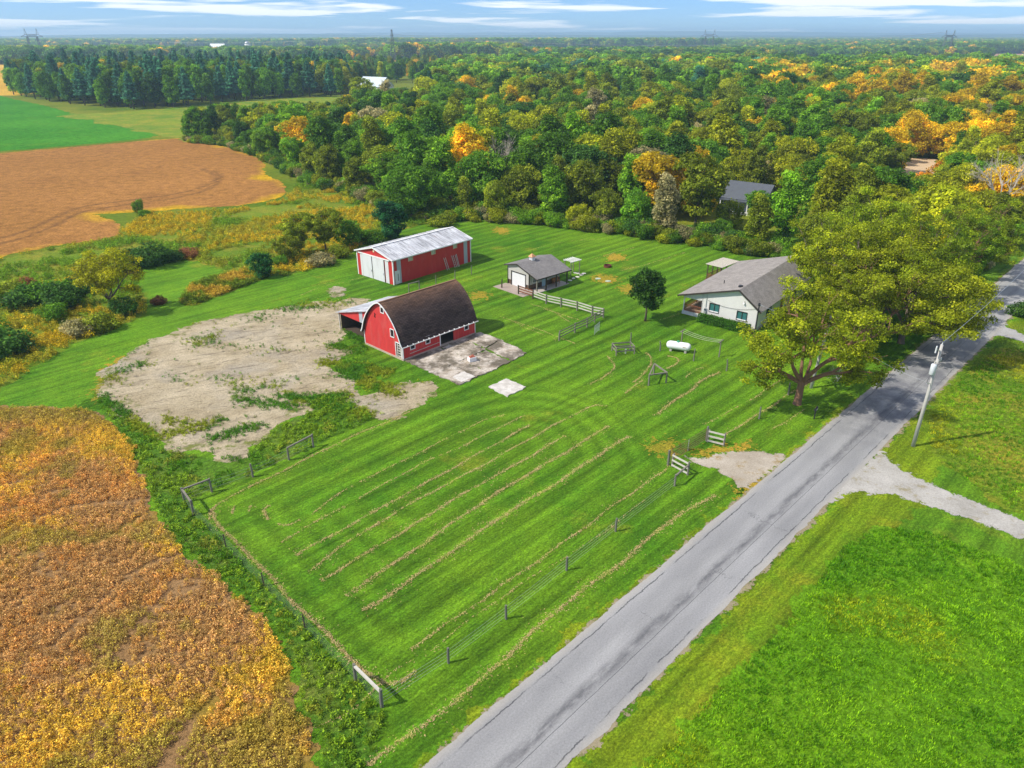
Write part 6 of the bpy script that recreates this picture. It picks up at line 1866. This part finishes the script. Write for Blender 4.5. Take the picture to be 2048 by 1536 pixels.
for u, v, h, col, kd, lab, wd in (
    (305, 532, 3.6, 'deep', 1, 'dark grey-green bush beside the bright creek grass', 1.25), (270, 528, 3.0, 'deep', 0, 'dark bush by the creek below the crop field', 1.2), (240, 545, 2.6, 'olive', 0, 'olive bush on the creek bank', 1.2),
    (205, 545, 2.4, 'olive', 1, 'low olive thicket bush above the creek', 1.3), (130, 615, 3.6, 'deep', 1, 'large dark green bush near the yellow ash', 1.2), (95, 600, 3.2, 'green', 0, 'green bush in the creek thicket', 1.3), (60, 610, 3.0, 'deep', 0, 'dark bush in the creek thicket', 1.3),
    (20, 600, 3.0, 'olive', 1, 'olive bush at the edge of the creek thicket', 1.3), (50, 580, 2.0, 'rust', 0, 'small reddish bush in the creek thicket', 1.2), (150, 590, 2.6, 'deep', 0, 'dark round bush behind the yellow ash', 1.2), (110, 640, 2.4, 'green', 1, 'loose green bush on the creek bank', 1.2),
    (250, 630, 2.6, 'deep', 1, 'dark bush at the foot of the yellow ash', 1.1), (205, 660, 2.4, 'olive', 0, 'olive bush below the yellow ash', 1.1), (155, 668, 2.2, 'pale', 0, 'pale grey bush beside the creek water', 1.1), (20, 705, 3.2, 'deep', 0, 'dark round bush at the bend of the mown path', 1.2),
    (-20, 690, 3.2, 'green', 1, 'green bush at the frame edge of the creek'.replace('frame ', ''), 1.2), (320, 608, 1.3, 'rust', 0, 'small dark round bush alone in the mown grass', 1.0), (278, 425, 2.8, 'green', 1, 'lone sapling at the tip of the ripe crop field', .7), (290, 432, 1.4, 'green', 0, 'low bush beside the field-tip sapling', 1.2),
    (340, 520, 2.0, 'deep', 0, 'dark low bush on the edge of the golden meadow', 1.4), (380, 515, 1.8, 'rust', 1, 'brown low bush on the golden meadow edge', 1.4), (640, 530, 2.2, 'pale', 0, 'pale twiggy bush near the shed corner', 1.3), (680, 515, 2.2, 'olive', 1, 'olive bush close behind the shed', 1.3), (745, 485, 2.6, 'green', 0, 'green bush between evergreen and shed roof', 1.2),
    (560, 532, 1.8, 'green', 1, 'green low bush beside the cone-shaped tree', 1.2), (2040, 632, 2.2, 'deep', 0, 'dark bush at the corner of the side drive', 1.0), (880, 452, 2.4, 'olive', 0, 'olive bush where lawn meets wood behind the shed', 1.3)):
    bush(u, v, h, np.array(PAL[col]) * 1.0, lab, kd, wd)
k = N('creek_water')
M_water = k.bsdf((.10, .12, .11), .08, k.bump(k.noise(k.pos(), 3, 3), .1, .02), .6)
tag(MB().prism(smooth_loop(GP((181, 642), (190, 636), (194, 648), (188, 660), (180, 666), (176, 656)), 3).tolist(), -.1, .03).build('creek', M_water), kind='structure')
# far creek bank trees on the valley floor
for u, v, h, kn, col, lab in ((400, 262, 9, 'elm', 'lime', 'young yellow-green tree standing before the left end of the wood'.replace('left end', 'end')), (725, 232, 17, 'elm', 'olive', 'tall olive tree standing above the wood near the blue-roofed house'), (775, 238, 17, 'poplar', 'pale', 'tall thin pale tree near the blue-roofed house'), (700, 240, 11, 'maple', 'gold', 'golden tree before the blue-roofed house')):
    x, y = G(u, v); tree('broadleaf_tree', KINDS[kn], x, y, h, u % 6, np.array(PAL[col]) * 1.1, lab)
x, y = G(862, 222)
tree('spruce_tree', K_spruce, x, y, 17, 1, np.array(PAL['blue']) * .8, 'dark pointed spruce rising above the wood')

# ================================================================ low plants (masses nobody could count)
def tuft(nm, n, h, spread, w, seed, mat, curl=.5):
    """a clump of blades"""
    r = np.random.default_rng(seed)
    V, Q, tone = [], [], []
    for i in range(n):
        a = r.random() * 6.283; b = np.array([math.cos(a), math.sin(a), 0]) * spread * r.random() ** .5
        d = np.array([math.cos(a + r.normal(0, .6)), math.sin(a + r.normal(0, .6)), 0]); s_ = np.array([-d[1], d[0], 0]) * w * .5
        hh_ = h * (.55 + .6 * r.random()); c_ = curl * hh_ * r.random()
        p0, p1, p2 = b, b + d * c_ * .35 + np.array([0, 0, hh_ * .6]), b + d * c_ + np.array([0, 0, hh_])
        o_ = len(V); V += [p0 - s_, p0 + s_, p1 + s_ * .9, p1 - s_ * .9, p2 + s_ * .25, p2 - s_ * .25]
        Q += [(o_, o_ + 1, o_ + 2, o_ + 3), (o_ + 3, o_ + 2, o_ + 4, o_ + 5)]; tone += [r.random()] * 6
    return np_mesh(nm, V, Q, mat, {'tone': tone, 'clump': np.full(len(V), r.random())})
def leafy(nm, n, h, spread, leaf, seed, mat, asp=.8):
    """a leafy herb or crop plant"""
    r = np.random.default_rng(seed)
    d = r.normal(size=(n, 3)); d /= np.linalg.norm(d, axis=1, keepdims=True)
    C = d * np.array([spread, spread, h * .5]) * (r.random(n) ** .4)[:, None] + np.array([0, 0, h * .52])
    V, Q = quads_from(C, d * .5 + r.normal(size=(n, 3)) * .6 + (0, 0, .6), leaf, r, asp)
    return np_mesh(nm, V, Q, mat, {'tone': np.repeat(r.random(n), 4), 'clump': np.repeat(.2 + .5 * r.random(n), 4)})
M_herb = leaf_mat('herb_leaves', .25, spread=.5)
M_blade = leaf_mat('grass_blades', .3, spread=.4)
lr = np.random.default_rng(99)
def vnoise(X, s, seed):
    """smooth value noise for patchy growth"""
    r = np.random.default_rng(seed); g = r.random((64, 64))
    q = X / s; i = np.floor(q).astype(int); f = q - i; f = f * f * (3 - 2 * f)
    a = g[i[:, 0] % 64, i[:, 1] % 64]; b = g[(i[:, 0] + 1) % 64, i[:, 1] % 64]; c_ = g[i[:, 0] % 64, (i[:, 1] + 1) % 64]; d = g[(i[:, 0] + 1) % 64, (i[:, 1] + 1) % 64]
    return (a * (1 - f[:, 0]) + b * f[:, 0]) * (1 - f[:, 1]) + (c_ * (1 - f[:, 0]) + d * f[:, 0]) * f[:, 1]
def fbm(X, s, seed): return .55 * vnoise(X, s, seed) + .3 * vnoise(X, s / 2.1, seed + 1) + .15 * vnoise(X, s / 4.3, seed + 2)
def lerp(a, b, t): return np.asarray(a)[None] * (1 - t[:, None]) + np.asarray(b)[None] * t[:, None]
def sstep(x, a, b): t = np.clip((x - a) / (b - a), 0, 1); return t * t * (3 - 2 * t)

# near soybeans: russet, ochre and still-yellow patches, in drilled rows
poly = np.array(SOY)
bx0, bx1 = np.array([-46, 14.0]), np.array([-6.0, 66.0])
rows = []
th = math.radians(52)
RD, RN = np.array([math.cos(th), math.sin(th)]), np.array([-math.sin(th), math.cos(th)])
for j in range(-260, 260):
    t = np.arange(-70, 70, .27); 
    rows.append(np.array([-22, 40.]) + RD * t[:, None] + RN * (j * .30) + lr.normal(0, .06, (len(t), 2)))
Xs = np.concatenate(rows)
dvis = np.array([project(x, y, 0) for x, y in Xs])
ok = (dvis[:, 0] > -120) & (dvis[:, 0] < 760) & (dvis[:, 1] > 780) & (dvis[:, 1] < 1700)
Xs = Xs[ok]; e = sdf(Xs, poly)
n1 = fbm(Xs, 7.0, 1)
ok = e + (fbm(Xs, 2.5, 8) - .5) * 2.0 > .1
ok &= ~((fbm(Xs, 3.2, 21) > .70) & (lr.random(len(Xs)) < .5))
# wheel lanes through the crop
lanes = [smooth_line(GP((0, 1085), (120, 1020), (260, 1005), (300, 1000)), 5), smooth_line(GP((100, 1300), (220, 1190), (300, 1130), (420, 1100)), 5), smooth_line(GP((230, 1320), (300, 1230), (360, 1165)), 5), smooth_line(GP((330, 1536), (390, 1440), (430, 1400)), 5)]
for i, ln in enumerate(lanes): ok &= line_dist(Xs, ln) > (.20 if i < 3 else .34) * (.6 + .8 * vnoise(Xs, 1.5, 31))
Xs, e, n1 = Xs[ok], e[ok], n1[ok]
pv = np.array([project(x, y, 0) for x, y in Xs])
t1 = sstep(n1 + .25 * np.exp(-e / 2.0) - .10 + .22 * sstep(pv[:, 1], 1230, 1500) - .16 * np.exp(-((pv[:, 0] - 180) / 260) ** 2 - ((pv[:, 1] - 1090) / 110) ** 2) + .18 * np.exp(-((pv[:, 1] - 870) / 60) ** 2) + .12 * np.exp(-((pv[:, 0] - 20) / 80) ** 2)+ lr.normal(0, .10, len(Xs)), .44, .72)
col = lerp((.60, .34, .10), (.84, .56, .02), t1)
rus = sstep(fbm(Xs, 4.0, 41) + lr.normal(0, .08, len(Xs)), .45, .68)[:, None] * .7
col = col * (1 - rus) + np.array((.72, .32, .04)) * rus
gre = sstep(fbm(Xs, 3.0, 61) + .3 * sstep(pv[:, 1], 1350, 1520) * (pv[:, 0] > 80), .62, .76)[:, None] * .7
col = col * (1 - gre) + np.array((.31, .32, .016)) * gre
up_ = sstep(-pv[:, 1], -870, -830)[:, None] * .8
col = col * (1 - up_) + np.array((.33, .31, .016)) * up_
soy = [proto(f'soybean_{i}', leafy(f'soybean_{i}', 60, .44, .20, .078, 700 + i, M_herb)) for i in range(4)]
scatter('soybean_crop', Xs, soy, lr.integers(0, 4, len(Xs)), lr.random(len(Xs)) * 6.28, .55 + .65 * lr.random(len(Xs)), 'russet and yellow ripening soybean plants in the near crop field', 'crop', (col * (.72 + .16 * fbm(Xs, 1.2, 91)[:, None]) + np.array((.62, .40, .16)) * .25) * (.75 + .5 * lr.random((len(Xs), 1))))

# weeds on the bank and in the lot
herbs = [proto(f'weed_{i}', leafy(f'weed_{i}', 26, .42, .26, .12, 720 + i, M_herb)) for i in range(3)] + [proto('weed_x', tuft('weed_tuft', 22, .5, .16, .025, 730, M_blade))]
Xw = inside_points(WEEDS, 9.0, seed=3)
pv = np.array([project(x, y, 0) for x, y in Xw]); Xw = Xw[(pv[:, 0] > -50) & (pv[:, 1] < 1640)]
keep = (sdf(Xw, smooth_loop(DIRT, 3)) < .3) & (fbm(Xw, 3, 5) > .30)
Xw = Xw[keep]
colw = lerp((.12, .29, .014), (.25, .39, .018), sstep(fbm(Xw, 4, 12), .4, .6))
yel = sstep(fbm(Xw, 2.2, 15), .62, .74)[:, None] * .7; colw = colw * (1 - yel) + np.array((.40, .37, .04)) * yel
scatter('bank_weeds', Xw, herbs, lr.integers(0, 4, len(Xw)), lr.random(len(Xw)) * 6.28, .5 + .6 * lr.random(len(Xw)), 'rank green weeds on the bank between crop and paddock', 'weeds', colw)
# scattered clumps growing in the bare lot
cl_ = [((378, 690), (440, 668), 26), ((212, 765), (255, 735), 22), ((270, 735), (295, 728), 10), ((465, 785), (560, 770), 26), ((470, 800), (600, 815), 60), ((560, 790), (740, 830), 150), ((600, 800), (700, 790), 60), ((720, 720), (740, 780), 30), ((645, 725), (780, 745), 150), ((680, 745), (800, 790), 130),
       ((690, 660), (735, 690), 60), ((660, 690), (720, 705), 40), ((300, 880), (420, 850), 50), ((420, 880), (520, 850), 50), ((330, 840), (380, 850), 20), ((410, 848), (450, 840), 16), ((430, 760), (480, 770), 6), ((400, 690), (600, 700), 16), ((500, 640), (540, 632), 12), ((560, 620), (700, 605), 60), ((340, 760), (600, 760), 14), ((200, 790), (300, 870), 90)]
XL, CL = [], []
for (u0, v0), (u1, v1), n in cl_:
    for _ in range(n * 5):
        t = lr.random(); u = u0 + (u1 - u0) * t + lr.normal(0, 9); v = v0 + (v1 - v0) * t + lr.normal(0, 5)
        XL.append(G(u, v)); CL.append(lr.random())
XL = np.array(XL); CL = np.array(CL)
bl = np.array([-12.25, 73.25]); q = XL - bl; lx, ly = q @ np.array([.689, .725]), q @ np.array([-.725, .689])
ok = ~((lx > -.4) & (lx < 12.2) & (ly > -9.6) & (ly < 7.5)) & ~((lx > .9) & (lx < 8.6) & (ly > 7) & (ly < 13.5))
XL, CL = XL[ok], CL[ok]
lot = inside_points(smooth_loop(DIRT, 3), 1.6, seed=12); ed_ = sdf(lot, smooth_loop(DIRT, 3))
lot = lot[lr.random(len(lot)) < np.clip(.10 + .9 * np.exp(-ed_ / 1.6), 0, 1) * sstep(fbm(lot, 3.5, 55), .35, .6)]
q = lot - bl; lx, ly = q @ np.array([.689, .725]), q @ np.array([-.725, .689])
lot = lot[~((lx > -.4) & (lx < 12.2) & (ly > -9.6) & (ly < 13.5))]
XL = np.concatenate([XL, lot])
scatter('lot_weeds', XL, herbs, lr.integers(0, 4, len(XL)), lr.random(len(XL)) * 6.28, .35 + .5 * lr.random(len(XL)), 'green weed clumps growing through the bare lot', 'weeds', lerp((.10, .27, .014), (.34, .39, .025), sstep(fbm(XL, 3, 17), .42, .62)))

# tall meadow herbs: goldenrod and rank grass
gold = [proto(f'goldenrod_{i}', leafy(f'goldenrod_{i}', 60, .85, .48, .15, 740 + i, M_herb)) for i in range(3)]
Xm = inside_points(MEADOW, 1.9, seed=4)
pv = np.array([project(x, y, 0) for x, y in Xm])
ok = (pv[:, 0] > -120) & (fbm(Xm, 9, 3) > .32)
Xm, pv = Xm[ok], pv[ok]
gz = sstep(fbm(Xm, 11, 6) + .22 * np.exp(-((pv[:, 0] - 520) / 240) ** 2 - ((pv[:, 1] - 460) / 55) ** 2) + .2 * np.exp(-((pv[:, 0] - 60) / 120) ** 2 - ((pv[:, 1] - 700) / 40) ** 2) + .12 * np.exp(-((pv[:, 0] - 700) / 80) ** 2 - ((pv[:, 1] - 420) / 30) ** 2), .43, .62)
cm_ = lerp((.19, .34, .016), (.64, .45, .018), gz)
gr_ = sstep(fbm(Xm, 6, 9), .6, .7)[:, None] * .5; cm_ = cm_ * (1 - gr_) + np.array((.32, .36, .03)) * gr_
scatter('meadow_herbs', Xm, gold, lr.integers(0, 3, len(Xm)), lr.random(len(Xm)) * 6.28, .55 + .6 * lr.random(len(Xm)), 'goldenrod and rank grass in the creek meadow', 'meadow plants', cm_ * (.8 + .4 * lr.random((len(Xm), 1))))
Xg = inside_points(smooth_loop(GOLD_PATCH, 4), 7, seed=6)
scatter('strip_herbs', Xg, gold, lr.integers(0, 3, len(Xg)), lr.random(len(Xg)) * 6.28, .6 + .6 * lr.random(len(Xg)), 'golden weed strip left standing in the mown grass', 'meadow plants', lerp((.19, .27, .016), (.60, .40, .04), sstep(fbm(Xg, 2.5, 7), .4, .6)))

# lush grass right of the road
blades = [proto(f'grass_tuft_{i}', tuft(f'grass_tuft_{i}', 16, .15, .17, .024, 760 + i, M_blade, .9)) for i in range(3)]
Xr = np.concatenate([inside_points(smooth_loop(LUSH, 4), 20, seed=7), inside_points(smooth_loop(LUSH2, 4), 9, seed=8)])
pv = np.array([project(x, y, 0) for x, y in Xr]); Xr = Xr[(pv[:, 0] < 2150) & (pv[:, 1] < 1640)]
pv = np.array([project(x, y, 0) for x, y in Xr])
d_ = (Xr - ROAD_O) @ ROAD_N
t_ = (Xr - ROAD_O) @ ROAD_D
cr_ = lerp((.080, .255, .005), (.165, .375, .008), sstep(fbm(Xr, 5, 10), .4, .62))
ye = (sstep(fbm(Xr, 8, 14), .56, .72) * (.55 + .4 * (pv[:, 1] < 1000)))[:, None]; cr_ = cr_ * (1 - ye) + np.array((.36, .38, .012)) * ye
scatter('hay_grass', Xr, blades, lr.integers(0, 3, len(Xr)), lr.random(len(Xr)) * 6.28, (.6 + .7 * lr.random(len(Xr))) * (.7 + .6 * fbm(Xr, 3, 19)), 'lush uncut grass in the hay meadow across the road', 'grass', cr_ * (.9 + .2 * lr.random((len(Xr), 1))))

# ================================================================ far buildings, pylons, haze
def small_house(name, u, v, L, W, eave, ridge_h, rz, wall, roof, label, cat='house', z_scale=1.0, wins=2, chimney=False):
    x, y = G(u, v)
    root = empty(name, (x, y, 0), rz)
    m = MB(); m.box(-L / 2, -W / 2, -.2, L / 2, W / 2, eave); m.build('wall', wall, root)
    m = MB(); m.add([(-L / 2 - .02, -W / 2, eave), (-L / 2 - .02, W / 2, eave), (-L / 2 - .02, 0, ridge_h - .1), (L / 2 + .02, -W / 2, eave), (L / 2 + .02, W / 2, eave), (L / 2 + .02, 0, ridge_h - .1)], [(0, 2, 1), (3, 4, 5), (0, 1, 4, 3), (1, 2, 5, 4), (2, 0, 3, 5)]); m.build('gable', wall, root)
    ov = .5; sl = (ridge_h - eave) / (W / 2)
    for s_ in (-1, 1):
        MB().slab([(-L / 2 - ov, s_ * (W / 2 + ov), eave - ov * sl + .1), (L / 2 + ov, s_ * (W / 2 + ov), eave - ov * sl + .1), (L / 2 + ov, 0, ridge_h + .1), (-L / 2 - ov, 0, ridge_h + .1)], .15).build('roof', roof, root)
    for i in range(wins):
        cx_ = -L / 2 + L * (i + 1) / (wins + 1)
        w_ = MB().box(cx_ - .6, -W / 2 - .06, 1.0, cx_ + .6, -W / 2 + .02, 2.2).build('window', M_white, root); MB().box(cx_ - .5, -W / 2 - .08, 1.1, cx_ + .5, -W / 2 - .06, 2.1).build('pane', M_glass, w_)
    if chimney: MB().box(L * .2, .3, ridge_h - .6, L * .2 + .7, 1.0, ridge_h + .9).build('chimney', M_found, root)
    return tag(root, label, cat)
M_darkroof = mat_plain('dark_roof', (.085, .095, .11), .6, .15, 1)
M_blueroof = mat_plain('blue_metal_roof', (.55, .62, .68), .4, .06, 1)
M_teal = mat_plain('grey_blue_wall', (.16, .20, .25), .7, .1, 1)
M_whitew = mat_plain('white_wall', (.75, .75, .73), .7, .06, 1)
M_brick = mat_plain('far_brick', (.36, .15, .09), .9, .2, 2)
small_house('wood_cottage', 1496, 420, 8.5, 7.0, 3.0, 5.6, math.radians(-38), M_teal, M_darkroof, 'grey-blue cottage with white trim half hidden in the wood')
wc = bpy.data.objects['wood_cottage']
MB().box(-4.6, -5.3, 2.5, 4.6, -3.4, 2.65).build('porch_roof', M_darkroof, wc)
for x in (-4.3, -1.5, 1.5, 4.3): MB().box(x, -5.2, -.1, x + .14, -5.06, 2.5).build('porch_post', M_white, wc)
MB().box(-4.6, -5.3, -.2, 4.6, -3.4, .3).build('porch_floor', M_white, wc)
small_house('blue_roof_house', 752, 186, 20, 12, 4.5, 9.5, math.radians(-35), M_whitew, M_blueroof, 'white house with pale blue metal roof beyond the wood', wins=3)
small_house('brick_house', 1990, 129, 30, 11, 3.2, 7.2, math.radians(5), M_brick, M_darkroof, 'long brick house beside the far tilled field', wins=4)
small_house('white_barn', 1920, 104, 22, 14, 6, 12, math.radians(30), M_whitew, M_blueroof, 'pale farm building at the top of the tilled field', 'barn', wins=2)
small_house('white_house', 1470, 104, 26, 14, 6, 12, math.radians(20), M_whitew, M_whitew, 'white house among the far trees', wins=3)
small_house('white_shed', 1497, 108, 20, 12, 5, 11, math.radians(-30), M_whitew, M_whitew, 'small white building beside the far white house', 'building', wins=2)
small_house('white_house', 1737, 90, 40, 20, 8, 18, math.radians(10), M_whitew, M_whitew, 'white house on the far wooded rise', wins=3)
small_house('white_farm', 437, 100, 40, 20, 7, 15, math.radians(-10), M_whitew, M_whitew, 'white farm building beyond the pine wood', 'building', wins=3)
small_house('red_roof_shed', 34, 119, 16, 10, 4, 7, math.radians(0), M_brick, mat_plain('rusty_roof', (.40, .14, .09), .7), 'rust-roofed shed at the end of the golden field', 'shed', wins=1)
x, y = G(498, 112)
root = empty('farm_silo', (x, y, 0))
MB().tube([(0, 0, -1), (0, 0, 20)], [5, 5], 20).build('barrel', mat_plain('silo_concrete', (.6, .6, .58), .8, .1, .3), root, smooth=True)
MB().tube([(0, 0, 20), (0, 0, 22), (0, 0, 23.8), (0, 0, 24.6)], [5, 4.4, 2.6, .2], 20).build('dome', M_galv, root, smooth=True)
tag(root, 'round concrete silo with a pale metal dome beyond the pines', 'silo')
# clearing of bare soil in the wood
tag(MB().prism(ragged([tuple(p) for p in GAP_SOIL], 2.5, .6, 3), -.3, .05).build('soil_clearing', mat_plain('clearing_soil', (.55, .40, .24), .95, .25, .3)), kind='structure')

M_steel = mat_plain('pylon_steel', (.16, .17, .18), .6, .15, .5)
def lattice(m, pts0, pts1, n, w):
    """four legs with cross bracing between two square frames"""
    lv = [[Vector(a) + (Vector(b) - Vector(a)) * (i / n) for a, b in zip(pts0, pts1)] for i in range(n + 1)]
    for i in range(n):
        for j in range(4):
            j2 = (j + 1) % 4
            m.bar(lv[i][j], lv[i + 1][j], w, w)
            m.bar(lv[i][j], lv[i + 1][j2], w * .6, w * .6); m.bar(lv[i][j2], lv[i + 1][j], w * .6, w * .6)
            m.bar(lv[i + 1][j], lv[i + 1][j2], w * .6, w * .6)
def square(c, s): return [(c[0] - s, c[1] - s, c[2]), (c[0] + s, c[1] - s, c[2]), (c[0] + s, c[1] + s, c[2]), (c[0] - s, c[1] + s, c[2])]
def pylon_h(x, y, h, rz, label, w=.35):
    """wide H-shaped pylon with a bridge between two masts and horned tops"""
    root = empty('power_pylon', (x, y, 0), rz); s_ = h / 46
    for sx in (-1, 1):
        m = MB(); lattice(m, square((sx * 9 * s_, 0, -1), 2.2 * s_), square((sx * 7.5 * s_, 0, 34 * s_), 1.0 * s_), 9, w); m.build('mast', M_steel, root)
        m = MB(); m.bar((sx * 7.5 * s_, 0, 37 * s_), (sx * 9.2 * s_, 0, 46 * s_), w * 1.4, w * 1.4); m.bar((sx * 11 * s_, 0, 37 * s_), (sx * 9.2 * s_, 0, 46 * s_), w, w); m.build('horn', M_steel, root)
        m = MB(); m.bar((sx * 7.5 * s_, 0, 38 * s_), (sx * 17 * s_, 0, 34 * s_), w * 1.4, w * 1.4); m.bar((sx * 7.5 * s_, 0, 34 * s_), (sx * 17 * s_, 0, 34 * s_), w * 1.4, w * 1.4); m.build('arm', M_steel, root)
    m = MB()
    for z in (34, 37.5): m.bar((-8.5 * s_, 0, z * s_), (8.5 * s_, 0, z * s_), w * 1.4, w * 1.4)
    for i in range(8): m.bar(((-8 + 2 * i) * s_, 0, 34 * s_), ((-7 + 2 * i) * s_, 0, 37.5 * s_), w, w); m.bar(((-7 + 2 * i) * s_, 0, 37.5 * s_), ((-6 + 2 * i) * s_, 0, 34 * s_), w, w)
    for sx in (-1, 1): m.bar((0, 0, 24 * s_), (sx * 7.6 * s_, 0, 33 * s_), w, w)
    m.build('bridge', M_steel, root)
    return tag(root, label, 'pylon')
def pylon_a(x, y, h, rz, label, w=.4):
    root = empty('lattice_mast', (x, y, 0), rz)
    m = MB(); lattice(m, square((0, 0, -1), 4.5), square((0, 0, h * .55), 2.0), 6, w); m.build('base_frame', M_steel, root)
    m = MB(); lattice(m, square((0, 0, h * .55), 2.0), square((0, 0, h), .5), 6, w); m.build('top_frame', M_steel, root)
    for z in (.72, .85, .97):
        m = MB(); m.bar((-6 * (1.15 - z), 0, h * z), (6 * (1.15 - z), 0, h * z), w * 1.2, w * 1.2); m.build('cross_arm', M_steel, root)
    return tag(root, label, 'pylon')
def at_far(u, d): return ((u - 1024) / FPX * d * .93, d)
def far_xy(u, d): 
    f = d * math.cos(PITCH) + CAM_H * math.sin(PITCH); return ((u - 1024) / FPX * f, d)
x, y = far_xy(76, 1250); pylon_h(x, y, top_h(1250, 57), .15, 'horned steel pylon standing beyond the pine wood')
x, y = far_xy(788, 900); pylon_a(x, y, top_h(900, 59), .2, 'tall pointed lattice mast rising between pine wood and golden field')
x, y = far_xy(1415, 1500); pylon_h(x, y, top_h(1500, 59), -.1, 'horned steel pylon rising over the middle of the wood')
x, y = far_xy(1889, 1350); pylon_h(x, y, top_h(1350, 60), .25, 'horned steel pylon standing before the tilled field')
a1, a2 = far_xy(788, 900), far_xy(1415, 1500)
for j, z in enumerate((.80, .88)):
    cable('transmission_line', (*a1, top_h(900, 59) * z), (*far_xy(1889, 1350), 40.0), 14 + j * 3, ('lower' if j == 0 else 'upper') + ' transmission line sagging from the lattice mast over the wood', .10)
cable('transmission_line', (*a1, top_h(900, 59) * .85), (*far_xy(76, 1250), 40.0), 12, 'long transmission line sagging from the lattice mast over the pine wood', .08)

# the air itself
k = N('hazy_air')
pvn = k.n('ShaderNodeVolumePrincipled')
pvn.inputs['Color'].default_value = (.52, .74, 1.0, 1)
pvn.inputs['Density'].default_value = 2.0e-4
pvn.inputs['Anisotropy'].default_value = .2
k.t.links.new(pvn.outputs[0], k.out.inputs['Volume'])
hz = MB().box(-13000, -13000, -1.5, 13000, 13000, 104).build('haze', k.m)
tag(hz, 'thin blue air lying over the whole countryside', 'haze', kind='stuff')
